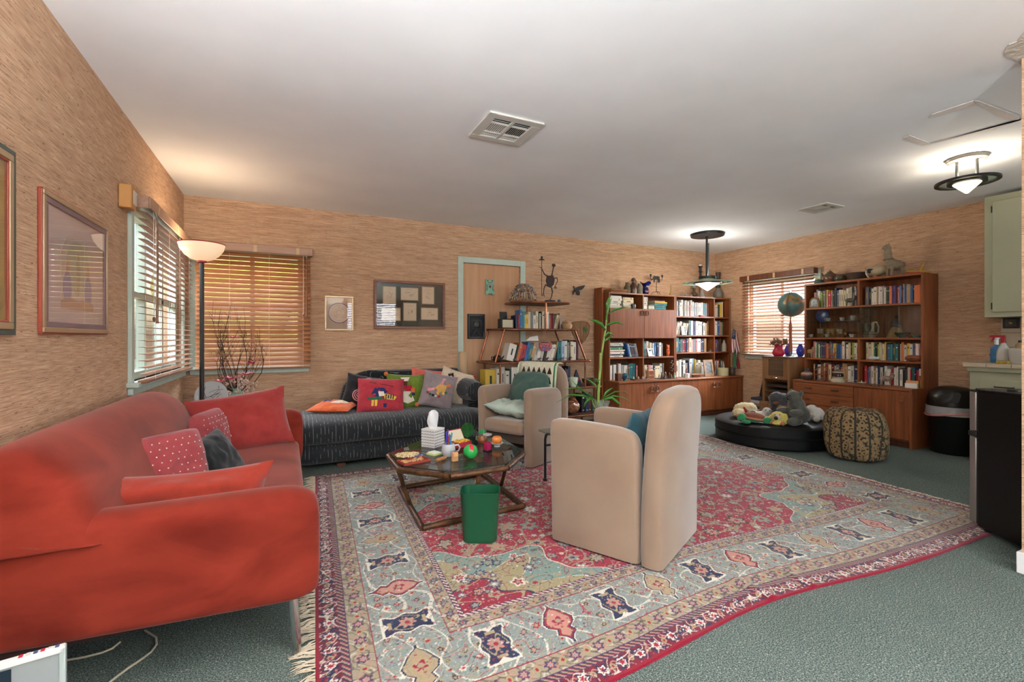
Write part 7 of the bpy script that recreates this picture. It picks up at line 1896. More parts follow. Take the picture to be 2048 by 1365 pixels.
t = thing('ceramic_dove', 'white ceramic dove before cream books', 'figurine', rl(1747, SH[0] + .0005, .03), -PI / 2)
blob('dove_body', [((0, 0, .022), (.06, .018, .018)), ((.045, 0, .032), (.016, .012, .012)), ((-.01, 0, .035), (.03, .02, .014))], mat('white_glaze', '#c9ced0'), t, .005)
t = thing('wooden_football', 'polished brown wooden football box on the third row', 'ornament', rl(1827, SH[0] + .0005, .04), -PI / 2)
MB().ell((0, 0, .035), (.075, .032, .035), 20, 12).build('ball', M_TEAK, t); MB().tube([(.0755 * math.cos(a), .033 * math.sin(a), .035) for a in np.linspace(0, 2 * PI, 33)[:-1]], .0022, 5, closed=True).build('seam', M_TEAKD, t)
# things behind the glass
def inx(px, dx=.10): X = RXF + dx; return X, Y_at(px, X)
x, y = inx(1646, .14)
t = thing('plate', 'blue plate standing on the glass shelf', 'plate', (x, y, 1.3065), -PI / 2); MB().lathe([(0, 0), (.04, 0), (.078, .012), (.078, .016), (.04, .005), (0, .005)], n=28, M=T(0, 0, .077) @ rx(PI / 2 - .15)).build('plate_body', mat('blue_plate', '#223a8a', .25, var=.3, scale=25), t)
M_CHINA = mat('white_china', '#b9bab8', .2)
for k, (px, z, dx) in enumerate(((1684, 1.3065, .09), (1706, 1.3065, .10), (1656, 1.3065, .08), (1622, SH[1], .08), (1654, SH[1], .07), (1703, SH[1], .07))):
    x, y = inx(px, dx)
    t = thing('teacup', ['white cup and saucer on the glass shelf', 'tall white cup on the glass shelf near the divider', 'tiny white cup before the blue plate', 'little white tea things below the blue plate', 'white saucer of china below the glass shelf', 'white china piece beside the divider'][k], 'cup', (x, y, z), k)
    MB().lathe([(0, 0), (.034, .004), (.036, .007), (0, .006)], n=18).build('saucer', M_CHINA, t); MB().lathe([(0, .006), (.016, .006), (.024, .03), (.026, .042 + .02 * (k == 1)), (.023, .042 + .02 * (k == 1)), (0, .014)], n=16).build('cup', M_CHINA, t); MB().tube([(.024, 0, .036), (.038, 0, .032), (.036, 0, .018), (.022, 0, .016)], .003, 6).build('handle', M_CHINA, t)
M_MINI = mat('miniature_wood', '#8a5a2e', .5, var=.1)
for k, (px, w_, h_) in enumerate(((1642, .085, .12), (1662, .10, .115), (1681, .08, .11))):
    x, y = inx(px, .17); t = thing('dolls_furniture', ['miniature wooden dresser with white panes behind the glass', 'miniature wooden cabinet with a pale drawer behind the glass', 'narrow miniature wooden cupboard behind the glass'][k], 'miniature', (x, y, SH[1]), -PI / 2)
    box(-w_ / 2, w_ / 2, -.02, .02, 0, h_).build('case', M_MINI, t, bevel=.002)
    for i in range(2):
        for j in range(2): box(-w_ * .34 + i * w_ * .38, -w_ * .34 + i * w_ * .38 + w_ * .3, -.022, -.02, h_ * .45 + j * h_ * .24, h_ * .45 + j * h_ * .24 + h_ * .19).build('panel', M_CHINA if k != 1 else M_DOOR, t)
for k, px in enumerate((1663, 1677, 1690)):
    x, y = inx(px, .10); t = thing('dolls_chair', 'miniature wooden chair, %s in the row behind the glass' % ORD[k], 'miniature', (x, y, SH[1]), k, 'miniature chairs behind glass')
    box(-.016, .016, -.014, .014, .024, .028).build('seat', M_MINI, t); box(-.016, .016, .012, .014, .028, .065).build('back', M_MINI, t)
    for sx in (-.014, .014):
        for sy in (-.012, .012): box(sx - .002, sx + .002, sy - .002, sy + .002, 0, .024).build('leg', M_MINI, t)
x, y = inx(1740, .12)
t = thing('wedding_vase', 'white clay wedding vase with two spouts and loop handle', 'vase', (x, y, SH[1]), -PI / 2)
M_WV = mat('white_slip', '#a89d8e', .5)
MB().lathe([(0, 0), (.05, 0), (.068, .03), (.066, .05), (.04, .072), (0, .075)], n=24).build('belly', M_WV, t)
MB().tube([(-.03, 0, .06), (-.042, 0, .10), (-.044, 0, .14), (-.05, 0, .16)], [.022, .016, .018, .022], 12).build('spout', M_WV, t); MB().tube([(.02, 0, .06), (.028, 0, .11), (.028, 0, .15), (.03, 0, .17)], [.022, .015, .017, .02], 12).build('spout', M_WV, t)
MB().tube([(-.044, 0, .13), (-.02, 0, .165), (.01, 0, .15), (.02, 0, .12)], .007, 8).build('bridge', M_WV, t)
MB().tube([(.03, 0, .17), (.065, 0, .175), (.085, 0, .12), (.08, 0, .06), (.055, 0, .03)], .009, 8).build('handle', M_WV, t); MB().lathe([(.0685, .032), (.0695, .038), (.0685, .044)], n=24, caps=False).build('band', M_BRGL, t)
x, y = inx(1793, .12)
t = thing('seated_doll', 'seated doll with grey shawl and straw skirt behind the glass', 'doll', (x, y, SH[1]), -PI / 2)
MB().lathe([(0, 0), (.095, 0), (.07, .06), (.045, .115), (0, .13)], n=20, sy=.6).build('skirt', mat('straw_skirt', '#9c7a52', .9, var=.15, scale=40), t); blob('torso', [((0, 0, .15), (.042, .03, .045)), ((0, 0, .195), (.028, .024, .02)), ((.03, -.01, .125), (.03, .02, .03))], mat('grey_shawl', '#4c4a52', .9, var=.2, scale=30), t, .006); MB().ell((0, -.005, .222), .019, 10, 8).build('head', M_BLACK, t)
x, y = inx(1805, .08); turned('leaf_bowl', 'dark green leaf shaped bowl behind the glass', 'bowl', [(0, 0), (.03, 0), (.065, .04), (.07, .055), (.064, .055), (.05, .03), (0, .01)], (x, y, SH[1]), mat('leaf_green', '#1c332b', .25), 14)
x, y = inx(1835, .08); turned('dish', 'small turquoise dish behind the glass', 'dish', [(0, 0), (.03, 0), (.05, .03), (.046, .03), (0, .006)], (x, y, SH[1]), mat('turquoise', '#3a7a78', .3))
# on the counter
def cn(px, X=5.69): return (X, Y_at(px, X), RZB)
t = thing('clay_pot', 'round clay pot with red and cream zigzag band', 'pot', cn(1614)); 
MB().lathe([(0, 0), (.035, 0), (.062, .03), (.064, .05)], n=28).build('base', mat('pot_grey', '#4b4340', .6), t)
zz = [[((.064 if q < 2 else .045) * math.cos(2 * PI * j / 28), (.064 if q < 2 else .045) * math.sin(2 * PI * j / 28), (.05, .064 + (.008 if j % 2 else -.008), .09, .09)[q] if q < 2 else .09) for j in range(28)] for q in range(3)]
MB().loft(zz, caps=False).build('zigzag_band', [mat('pot_red', '#8e4a40', .6)], t); MB().lathe([(.0645, .066), (.062, .078), (.046, .091)], n=28, caps=False).build('cream_band', mat('pot_cream', '#a38a7a', .6), t); MB().lathe([(.045, .09), (.028, .105), (.028, .135), (.032, .14), (.026, .14), (0, .1)], n=24).build('neck', MATS['pot_grey'], t)
t = thing('toy_chair', 'miniature wooden armchair on the bookcase counter', 'miniature', cn(1642), -PI / 2 + .2)
box(-.055, .055, -.05, .05, .07, .08).build('seat', M_TEAK, t, bevel=.002)
for sx in (-1, 1):
    for sy in (-1, 1): box(sx * .05 - .005, sx * .05 + .005, sy * .045 - .005, sy * .045 + .005, 0, .07 if sy < 0 else .16).build('leg', M_TEAK, t)
    MB().tube([(sx * .05, -.045, .08), (sx * .05, -.045, .115)], .004, 6).build('arm_post', M_TEAK, t)
MB().tube([(-.055, -.05, .117), (-.055, .0, .125), (-.04, .05, .16), (0, .058, .168), (.04, .05, .16), (.055, 0, .125), (.055, -.05, .117)], .006, 8).build('crest_rail', M_TEAK, t); box(-.015, .015, .042, .05, .08, .16).build('splat', M_TEAK, t)
turned('covered_dish', 'tiny rose ceramic covered dish under the toy armchair front', 'dish', [(0, 0), (.035, 0), (.04, .012), (.02, .02), (.006, .03), (0, .032)], cn(1640, 5.615), mat('rose_clay', '#7f5650'))
t = thing('fondue_stand', 'cream ceramic burner stand with brown glass bowl', 'stand', cn(1676, 5.68))
MB().lathe([(.07, 0), (.074, .012), (.055, .045), (.04, .052)], n=24).build('base', mat('cream_glaze', '#b3ab94', .3), t); MB().lathe([(.03, .05), (.052, .065), (.055, .085), (.045, .105)], n=24).build('bowl', mat('brown_glass', '#35201a', .1), t); MB().lathe([(.05, .048), (.058, .062), (.05, .066), (.03, .05)], n=24, caps=False).build('cup_rim', MATS['cream_glaze'], t); MB().lathe([(.04, .105), (.055, .112), (.055, .12), (.02, .128), (0, .128)], n=24).build('upper_dish', MATS['cream_glaze'], t)
for k in range(5): MB().ell((.018 * math.cos(k * 1.3), .018 * math.sin(k * 1.3), .136), (.012, .009, .009), 8, 6).build('pebble', mat('pebble', '#6e6354', .5), t)
t = thing('shell_dish', 'white shell shaped dish on the bookcase counter', 'dish', cn(1723, 5.63), .3); MB().lathe([(0, 0), (.03, 0), (.065, .025), (.06, .027), (0, .008)], n=24, sy=.7).build('dish_body', mat('cream_glaze', '#b3ab94'), t); MB().tube([(.01, 0, .015), (.015, 0, .045)], [.01, .003], 8).build('spike', MATS['cream_glaze'], t)
critter('painted clay rider figure before the bottom row books', cn(1772, 5.75), -1.2, mat('painted_clay', '#6a3f30', .6, col2='#a8968a', scale=40), 1.5)
t = thing('card_box', 'small orange topped card box on the bookcase counter', 'box', cn(1823, 5.70), -PI / 2 + .1); box(-.05, .05, -.015, .015, 0, .05).build('box', M_WHITE, t, bevel=.002); box(-.05, .05, .015, .02, 0, .075).build('lid', mat('orange_card', '#d69a68'), t)
turned('ashtray', 'flat shiny dish on the bookcase counter edge', 'dish', [(0, 0), (.04, 0), (.048, .008), (.044, .009), (0, .004)], cn(1750, 5.61), mat('silver_glass', '#9c9d98'))
turned('brass_vase', 'slender brass vase at the counter end', 'vase', [(0, 0), (.022, 0), (.026, .04), (.012, .09), (.016, .12), (.012, .12), (0, .08)], cn(1842, 5.80 + .03), mat('brass', '#8f7440'))

# ================================================================ FLAT FILE CABINET AND GLOBE
M_OAK = wood('aged_oak', '#73502f', '#8a6440', 'z'); M_OAKD = wood('aged_oak_top', '#4e3a2a', '#604a36', 'x')
FX0, FX1, FY0, FY1, FZ = 5.62, 5.965, 3.665, 4.035, .872
t = thing('file_cabinet', 'narrow old oak cabinet with paper trays under the globe', 'cabinet', (FX1, FY1, 0), -PI / 2)
W = FY1 - FY0; D = FX1 - FX0
for x in (0, W - .03): box(x, x + .03, -D, 0, .28, FZ - .02).build('side_panel', M_OAK, t, bevel=.002)
box(-.006, W + .006, -D - .006, 0, FZ - .022, FZ).build('top_board', M_OAKD, t, bevel=.003); box(.03, W - .03, -.012, 0, .28, FZ - .022).build('back_panel', M_OAKD, t)
d_ = MB(); d_.box(.03, W - .03, -D, -D + .018, .835, FZ - .022).box(.03, W - .03, -D, -D + .018, .575, .62).box(.03, .085, -D, -D + .018, .62, .835).box(W - .085, W - .03, -D, -D + .018, .62, .835)
dd = d_.build('flap_door', M_OAK, t, bevel=.002); box(.085, W - .085, -D + .008, -D + .014, .62, .835).build('door_panel', M_OAKD, dd)
MB().tube([(W / 2 + x, -D - .004, .843 + z) for x, z in rrect(.06, .018, .006, 2)], .003, 5, closed=True).build('label_holder', mat('brass', '#8f7440'), dd); MB().tube([(W / 2 - .03, -D - .002, .60), (W / 2, -D - .016, .598), (W / 2 + .03, -D - .002, .60)], .004, 6).build('pull', M_CHROME, dd)
for z in (.565, .49, .42, .35): box(.03, W - .03, -D + .004, -.012, z - .008, z).build('tray', M_TEAKD, t)
for z in (.49, .42): box(.05, W - .05, -D + .03, -.06, z + .0005, z + .02).build('papers', mat('dark_paper', '#2a2826', .7), t)
box(-.03, W + .03, -D - .02, 0, .0, .28).build('drawer_base', M_OAK, t, bevel=.003)
d_ = box(-.01, W + .01, -D - .03, -D - .02, .06, .26).build('drawer', M_OAK, t, bevel=.002); MB().tube([(W / 2 + x, -D - .033, .21 + z) for x, z in rrect(.07, .022, .006, 2)], .003, 5, closed=True).build('label_holder', mat('brass', '#8f7440'), d_)
gx, gy = 5.84, Y_at(1581, 5.84)
t = thing('globe', 'teal world globe on a tall turned wooden stand', 'globe', (gx, gy, FZ), -PI / 2)
MB().lathe([(0, 0), (.05, 0), (.05, .012), (.022, .02), (.02, .06)], n=20).build('foot', mat('grey_steel', '#5a5e60'), t); MB().lathe([(.022, .06), (.024, .10), (.016, .28), (.02, .36), (.016, .42), (.008, .45), (.008, .50)], n=16).build('stem', M_TEAK, t)
GR = .160; GC = Vector((.015, 0, .50 + GR + .008))
def globe_mat():
    m = bpy.data.materials.new('globe_map'); m.use_nodes = True; N = m.node_tree.nodes; L = m.node_tree.links; b = N['Principled BSDF']; b.inputs['Roughness'].default_value = .35
    tc = N.new('ShaderNodeTexCoord'); nz = N.new('ShaderNodeTexNoise'); nz.inputs['Scale'].default_value = 5.5; nz.inputs['Detail'].default_value = 5; L.new(tc.outputs['Object'], nz.inputs['Vector'])
    r = N.new('ShaderNodeValToRGB'); e = r.color_ramp.elements; e[0].position = .55; e[0].color = (*lin('#4a6a68'), 1); e[1].position = .57; e[1].color = (*lin('#a0683c'), 1); k = e.new(.66); k.color = (*lin('#3f6a48'), 1)
    L.new(nz.outputs[0], r.inputs[0]); L.new(r.outputs[0], b.inputs['Base Color']); return m
g = MB().ell((0, 0, 0), GR, 36, 24).build('sphere', globe_mat(), t, loc=GC)
MB().tube([(GC.x + (GR + .008) * math.sin(a) * .25, GC.y - (GR + .008) * abs(math.sin(a)), GC.z + (GR + .008) * math.cos(a)) for a in np.linspace(0, PI, 17)], .0045, 6).build('meridian', mat('brass', '#8f7440'), t)
MB().tube([(GC.x, 0, GC.z + GR), (GC.x, 0, GC.z + GR + .02)], .005, 6).build('pole_pin', M_BLACK, t)
vx2, vy2 = 5.73, Y_at(1557, 5.73)
t = thing('vase', 'crimson red vase of dried roses on the oak cabinet', 'vase', (vx2, vy2, FZ)); MB().lathe([(0, 0), (.05, 0), (.072, .03), (.07, .06), (.05, .10), (.046, .13), (.06, .155), (.054, .155), (.04, .13), (0, .09)], n=26).build('vase_body', mat('crimson_glaze', '#a3122f', .35), t)
t = thing('dried_roses', 'bunch of brown dried roses in the crimson vase', 'flowers', (vx2, vy2, FZ + .13)); rnd = random.Random(5)
for k in range(9):
    a = 2 * PI * k / 9; r_ = .03 + .05 * (k % 3 > 0); c = (r_ * math.cos(a), r_ * math.sin(a), .05 + .03 * (k % 2) - r_ * .2)
    mb = MB().tube([(0, 0, -.03), (c[0] * .7, c[1] * .7, .02), c], .003, 5)
    for q in range(9):
        b_ = 2 * PI * q / 5 + k; s = .014 * (1 + .8 * (q > 4)); mb.ell((0, 0, 0), (s, s * .35, s * 1.1), 7, 5, T(c[0] + .015 * (q > 4) * math.cos(b_), c[1] + .015 * (q > 4) * math.sin(b_), c[2] + .01) @ rz(b_ + PI / 2) @ rx(.35))
    mb.build('rose', mat('dried_rose', '#7a5d42', .9, var=.25, scale=40), t)
for k in range(8): a = 2 * PI * k / 8; MB().ell((0, 0, 0), (.03, .012, .003), 8, 5, T(.10 * math.cos(a), .10 * math.sin(a), .02) @ rz(a) @ ry(.5)).build('dry_leaf', mat('dry_leaf', '#5d4630', .9), t)
for k, px in enumerate((1577, 1601)):
    X = 5.90; turned('blue_glass_bottle', ['cobalt glass bottle behind the globe stand', 'cobalt glass bottle beside the bookcase edge'][k], 'bottle', [(0, 0), (.03, 0), (.046, .04), (.05, .08), (.03, .13), (.02, .15), (.024, .16), (0, .16)], (X, Y_at(px, X), FZ), mat('cobalt_bottle', '#1c37a8', .1))
for k in range(8):
    tag(box(-.12 + .004 * (k % 3), .12 - .003 * (k % 2), -.09, .09, 0, .0365).build('magazine', [mat('mag_white', '#b5b2ac', .6), mat('mag_navy', '#2a3348', .6), mat('mag_tan', '#9a7a66', .6)][k % 3], loc=(5.80, 4.16, .038 * k), bevel=.002),
        '%s magazine, %s from the floor in the pile beside the oak cabinet' % (['white', 'navy', 'tan'][k % 3], ORD[k]), 'magazine', 'magazines beside the oak cabinet')
tag(MB().tube([(0, 0, 0), (.02, -.01, .10), (.0, -.03, .2), (-.03, -.04, .30)], [.05, .055, .04, .02], 10).build('black_bag', M_BLACK, loc=(5.80, 4.15, .307)), 'folded black bag on the stack of magazines', 'bag')

# ================================================================ OTTOMAN, PLUSH TOYS, BEANBAG
M_VINYL = mat('black_vinyl', '#0d0e0f', .45, var=.1, scale=5, spec=.25)
OX, OY, OR, OZ = 4.71, 3.27, .56, .235
t = thing('ottoman', 'large round black vinyl ottoman covered with plush toys', 'ottoman', (OX, OY, .0125))
MB().lathe([(0, 0), (OR - .02, 0), (OR, .015), (OR, .105), (OR - .006, .112)], n=72).build('lower_tier', M_VINYL, t); MB().lathe([(OR - .006, .112), (OR + .002, .122), (OR, .20), (OR - .02, OZ - .019), (OR - .10, OZ - .0125), (0, OZ - .0125)], n=72).build('cushion', M_VINYL, t); MB().tube([((OR + .001) * math.cos(a), (OR + .001) * math.sin(a), .113) for a in np.linspace(0, 2 * PI, 65)[:-1]], .005, 6, closed=True).build('piping', M_VINYL, t)
CAMF = math.atan2(-.56, -.83) + PI / 2           # local -y looks at the doorway side
def plush(name, label, x, y, rot, balls, m, voxel=.010, fuzz=.010, fs=.012, z=OZ):
    t = thing(name, label, 'plush toy', (x, y, z), rot); blob('plush_body', balls, m, t, voxel, 3, fuzz, fs); return t
M_KO = mat('plush_grey_green', '#4c4c45', .95, var=.2, scale=45, sheen=.3); M_CR = mat('plush_cream', '#c2ae84', .95, var=.12, scale=40, sheen=.3); M_WH = mat('plush_white', '#c5c0b8', .95, var=.06, scale=40, sheen=.3); M_GRN = mat('plush_green', '#1f7a4a', .95, var=.1, scale=40, sheen=.3); M_YE = mat('plush_yellow', '#c4b25a', .95, var=.1, scale=40, sheen=.3); M_APE = mat('plush_charcoal', '#3a383c', .95, var=.25, scale=45, sheen=.3); M_SHELL = mat('plush_rust', '#7d4430', .95, var=.12, scale=30); M_BR = mat('plush_brown', '#6e4426', .95, var=.15, scale=40)
def eyes(t, pts, r=.006):
    for p in pts: MB().ell(p, r, 8, 6).build('eye', M_BLACK, t)
t = plush('plush_koala', 'big grey green plush koala seated at the front of the ottoman', 4.66, 2.96, CAMF - .9, [((0, .02, .10), (.10, .09, .105)), ((0, -.01, .20), (.085, .075, .07)), ((0, -.04, .275), (.075, .068, .065)), ((-.07, -.01, .325), (.026, .018, .028)), ((.07, -.01, .325), (.026, .018, .028)), ((-.09, -.09, .13), (.035, .08, .035)), ((.09, -.09, .13), (.035, .08, .035)), ((-.08, -.10, .04), (.042, .085, .042)), ((.08, -.10, .04), (.042, .085, .042))], M_KO, .012, .012)
MB().ell((0, -.108, .268), (.018, .014, .024), 10, 8).build('nose', M_BLACK, t); eyes(t, [(-.03, -.100, .295), (.03, -.100, .295)])
t = plush('plush_ape', 'shaggy charcoal plush ape behind the koala', 4.93, 3.30, CAMF, [((0, 0, .13), (.12, .10, .13)), ((-.05, -.02, .20), (.085, .08, .075)), ((.07, .0, .17), (.08, .08, .08))], M_APE, .012, .035, .012)
MB().ell((-.06, -.10, .16), (.03, .012, .02), 8, 6).build('muzzle', M_BR, t)
t = plush('plush_bear', 'white plush bear lying behind the koala', 4.99, 2.985, CAMF - .5, [((0, .02, .075), (.075, .10, .07)), ((0, .09, .05), (.06, .05, .05)), ((.05, -.07, .03), (.025, .05, .028)), ((-.05, -.07, .03), (.025, .05, .028)), ((-.01, -.04, .13), (.05, .05, .045))], M_WH, .011, .014)
t = plush('plush_duck', 'fluffy cream plush duck with orange beak and red scarf', 4.53, 3.49, CAMF + .6, [((.05, .03, .08), (.13, .10, .075)), ((-.08, -.06, .055), (.07, .06, .05)), ((.12, .05, .10), (.06, .06, .05))], M_CR, .011, .022, .012)
MB().ell((0, 0, 0), (.045, .032, .014), 12, 8, T(-.10, -.125, .035) @ rx(.3)).build('beak', mat('plush_orange', '#c4622c', .9), t); MB().tube([(-.03, -.10, .02), (-.01, -.08, .09), (.0, -.01, .12), (-.02, .06, .09)], .014, 8).build('scarf', mat('scarf_red', '#96202f', .9), t)
t = plush('plush_turtle', 'green plush turtle with rust brown shell on the ottoman edge', 4.335, 3.20, CAMF + .2, [((-.12, -.03, .05), (.05, .042, .045)), ((.11, -.05, .035), (.048, .04, .035)), ((.17, .02, .032), (.05, .036, .032)), ((-.09, -.10, .02), (.045, .03, .02)), ((0, 0, .035), (.10, .07, .03)), ((-.06, .08, .03), (.04, .04, .03))], M_GRN, .010, .006)
blob('shell', [((0, 0, .06), (.115, .075, .045), ry(.12))], M_SHELL, t, .010); MB().tube([(.115 * math.cos(a), .078 * math.sin(a), .048 - .014 * math.cos(a)) for a in np.linspace(0, 2 * PI, 25)[:-1]], .010, 8, closed=True).build('shell_rim', mat('plush_peach', '#a5684c', .9), t)
t = plush('plush_mouse', 'white plush mouse between the turtle and the duck', 4.62, 3.33, CAMF + .3, [((0, 0, .04), (.085, .055, .04)), ((.05, -.02, .085), (.045, .042, .042)), ((-.08, .02, .05), (.05, .045, .038))], M_WH, .010, .006)
eyes(t, [(.03, -.055, .10), (.07, -.055, .098)]); MB().ell((-.09, -.035, .065), (.028, .008, .026), 10, 6).build('ear', mat('plush_taupe', '#8f8276', .9), t)
t = plush('plush_dog', 'yellow plush dog with black nose on the ottoman edge', 4.475, 3.06, CAMF + .1, [((0, .02, .05), (.075, .07, .05)), ((.01, -.04, .075), (.065, .05, .06)), ((-.085, -.03, .05), (.05, .028, .025), ry(-.3)), ((.075, -.04, .06), (.028, .026, .06)), ((.0, -.09, .02), (.05, .03, .02))], M_YE, .010, .008)
MB().ell((.0, -.085, .085), (.038, .03, .036), 12, 8).build('face', mat('plush_pale', '#b8a890', .95), t); MB().ell((-.012, -.114, .075), (.018, .012, .02), 10, 8).build('nose', M_BLACK, t); eyes(t, [(-.02, -.112, .108), (.02, -.112, .11)], .005)
for x, y in ((-.05, -.075), (.045, -.115)): MB().ell((x, y, .022), (.022, .02, .02), 9, 6).build('paw', mat('plush_peach', '#a5684c'), t)
t = plush('plush_cub', 'small brown plush cub between the ape and the dog', 4.72, 3.13, CAMF, [((0, 0, .05), (.07, .06, .05)), ((-.02, -.02, .115), (.05, .045, .045)), ((-.055, -.01, .15), (.018, .014, .018)), ((.015, -.01, .155), (.018, .014, .018))], M_BR, .010, .010)
BX, BY = 4.72, 2.46
def kilim():
    m = bpy.data.materials.new('paisley_cotton'); m.use_nodes = True; N = m.node_tree.nodes; L = m.node_tree.links; b = N['Principled BSDF']; b.inputs['Roughness'].default_value = .9
    tc = N.new('ShaderNodeTexCoord'); v = N.new('ShaderNodeTexVoronoi'); v.inputs['Scale'].default_value = 30; L.new(tc.outputs['Object'], v.inputs['Vector'])
    r = N.new('ShaderNodeValToRGB'); e = r.color_ramp.elements; e[0].position = .15; e[0].color = (*lin('#4a1f18'), 1); e[1].position = .28; e[1].color = (*lin('#2a2018'), 1)
    for p, c in ((.36, '#8f7550'), (.62, '#7d6542'), (.75, '#2c2a1e')): q = e.new(p); q.color = (*lin(c), 1)
    L.new(v.outputs['Distance'], r.inputs[0])
    sp = N.new('ShaderNodeSeparateXYZ'); L.new(tc.outputs['Object'], sp.inputs[0]); at = N.new('ShaderNodeMath'); at.operation = 'ARCTAN2'; L.new(sp.outputs[1], at.inputs[0]); L.new(sp.outputs[0], at.inputs[1])
    mu = N.new('ShaderNodeMath'); mu.operation = 'MULTIPLY'; mu.inputs[1].default_value = 14 / (2 * PI); L.new(at.outputs[0], mu.inputs[0]); fr = N.new('ShaderNodeMath'); fr.operation = 'FRACT'; L.new(mu.outputs[0], fr.inputs[0])
    lt = N.new('ShaderNodeMath'); lt.operation = 'LESS_THAN'; lt.inputs[1].default_value = .16; L.new(fr.outputs[0], lt.inputs[0])
    x = N.new('ShaderNodeMix'); x.data_type = 'RGBA'; L.new(lt.outputs[0], x.inputs[0]); L.new(r.outputs[0], x.inputs[6]); x.inputs[7].default_value = (*lin('#2b2a1f'), 1)
    L.new(x.outputs[2], b.inputs['Base Color']); return m
t = thing('beanbag', 'paisley patterned beanbag pouffe beside the black ottoman', 'pouffe', (BX, BY, 0))
rings = []
for r_, z in ((.10, 0), (.17, .004), (.215, .03), (.236, .10), (.243, .19), (.242, .28), (.235, .36), (.212, .42), (.165, .452), (.10, .452), (.03, .44)):
    rings.append([((r_ * (1 + .035 * math.sin(5 * a + z * 9) + .02 * math.sin(11 * a + z * 30)) if z > .002 else r_) * math.cos(a), (r_ * (1 + .035 * math.sin(5 * a + z * 9) + .02 * math.sin(13 * a - z * 24)) if z > .002 else r_) * math.sin(a), z + (.008 * math.sin(7 * a) if .05 < z else 0)) for a in np.linspace(0, 2 * PI, 61)[:-1]])
MB().loft(rings).build('bag', kilim(), t)
MB().lathe([(0, 0), (.06, 0), (.075, -.004)], (0, 0, .4525), 20).build('top_button', mat('beanbag_cap', '#3a2a22', .9), t)

# ================================================================ KITCHEN CORNER
M_KIT = mat('kitchen_sage', '#a9ad93', .5, var=.03, scale=3)
t = thing('trash_can', 'black dome lidded trash can with white liner beside the bookcase', 'trash can', (5.80, 2.165, 0))
MB().lathe([(0, 0), (.165, 0), (.17, .01), (.192, .42), (.197, .43), (.19, .435), (0, .43)], n=36).build('bin_body', mat('black_plastic', '#0f1110', .3), t)
MB().lathe([(.198, .40), (.205, .37), (.2, .45), (.188, .455)], n=36, caps=False).build('liner', mat('liner_plastic', '#9a9a9e', .3, var=.15, scale=20), t); MB().tube([(.203 * math.cos(a), .203 * math.sin(a), .375 + .018 * math.sin(a * 2)) for a in np.linspace(0, 2 * PI, 41)[:-1]], .009, 6, closed=True).build('drawstring', mat('drawstring_pink', '#c47a6c', .5), t)
MB().lathe([(.193, .445), (.195, .50), (.185, .55), (.155, .60), (.10, .635), (0, .65)], n=36).build('dome_lid', MATS['black_plastic'], t); MB().prism(rrect(.20, .11, .03), 0, .004, T(-.165, -.02, .545) @ rz(-.1) @ ry(-PI / 2 + .5) @ rz(PI / 2)).build('swing_flap', mat('black_plastic_flap', '#151716', .25), t)
KX, KY, KZ = 5.49, 1.94, .889
t = thing('base_cabinet', 'sage painted kitchen base cabinet with drawer under tiled counter', 'cabinet', (0, 0, 0))
box(KX + .02, XR - .002, YR + .01, KY, .09, KZ - .075).build('carcass', M_KIT, t, bevel=.002); box(KX + .09, XR - .002, YR + .01, KY - .02, 0, .09).build('plinth', mat('plinth_dark', '#2a2b26', .8), t)
box(KX - .01, XR - .002, YR + .01, KY + .012, KZ - .075, KZ - .03).build('apron', M_KIT, t, bevel=.006)
for y0, y1 in ((1.56, 1.87), (1.02, 1.33), (.6, .95)):
    d_ = box(KX + .008, KX + .02, y0, y1, .62, .745).build('drawer', M_KIT, t, bevel=.003); MB().tube([(KX + .008, (y0 + y1) / 2 - .06, .69), (KX - .014, (y0 + y1) / 2 - .055, .688), (KX - .014, (y0 + y1) / 2 + .055, .688), (KX + .008, (y0 + y1) / 2 + .06, .69)], .005, 7).build('handle', M_BLACK, d_)
    box(KX + .008, KX + .02, y0, y1, .12, .60).build('door', M_KIT, t, bevel=.003)
g = box(KX + .012, KX + .02, 1.36, 1.51, .60, .745).build('vent_grille', M_KIT, t)
mb = MB()
for i in range(7):
    for j in range(6): mb.box(KX + .0105, KX + .0125, 1.37 + .02 * i, 1.378 + .02 * i, .612 + .022 * j, .622 + .022 * j)
h_ = mb.build('grille_holes', M_BLACK, g); h_['kind'] = 'stuff'
t = thing('countertop', 'cream tiled kitchen countertop', 'countertop', (0, 0, 0))
box(KX - .02, XR - .002, YR + .01, KY + .02, KZ - .0295, KZ - .008).build('bed', mat('grout', '#8f8474', .9), t)
M_TILE = mat('cream_tile', '#c4b6a0', .25, var=.05, scale=8)
tl = None
for i in range(4):
    for j in range(12):
        x0 = KX - .03 + .155 * i; x1 = min(XR - .003, x0 + .152); y1 = KY + .03 - .155 * j; y0 = y1 - .152
        box(x0, x1, y0, y1, KZ - .008 if i and j else KZ - .034, KZ).build('tile', M_TILE, t, bevel=.002)
box(XR - .012, XR - .001, YR + .01, KY - .02, KZ + .001, 1.30).build('splash_bed', MATS['grout'], t)
for i in range(3):
    for j in range(10): y1 = KY - .022 - .135 * j; box(XR - .016, XR - .012, y1 - .132, y1, KZ + .003 + .135 * i, KZ + .135 + .135 * i - .003).build('splash_tile', M_TILE, t)
t = thing('kitchen_cabinet', 'sage painted kitchen wall cabinet with black handle', 'cabinet', (0, 0, 0))
CX = 5.76
box(CX + .018, XR - .002, YR + .01, 1.933, 1.30, CEIL - .035).build('carcass', M_KIT, t, bevel=.002)
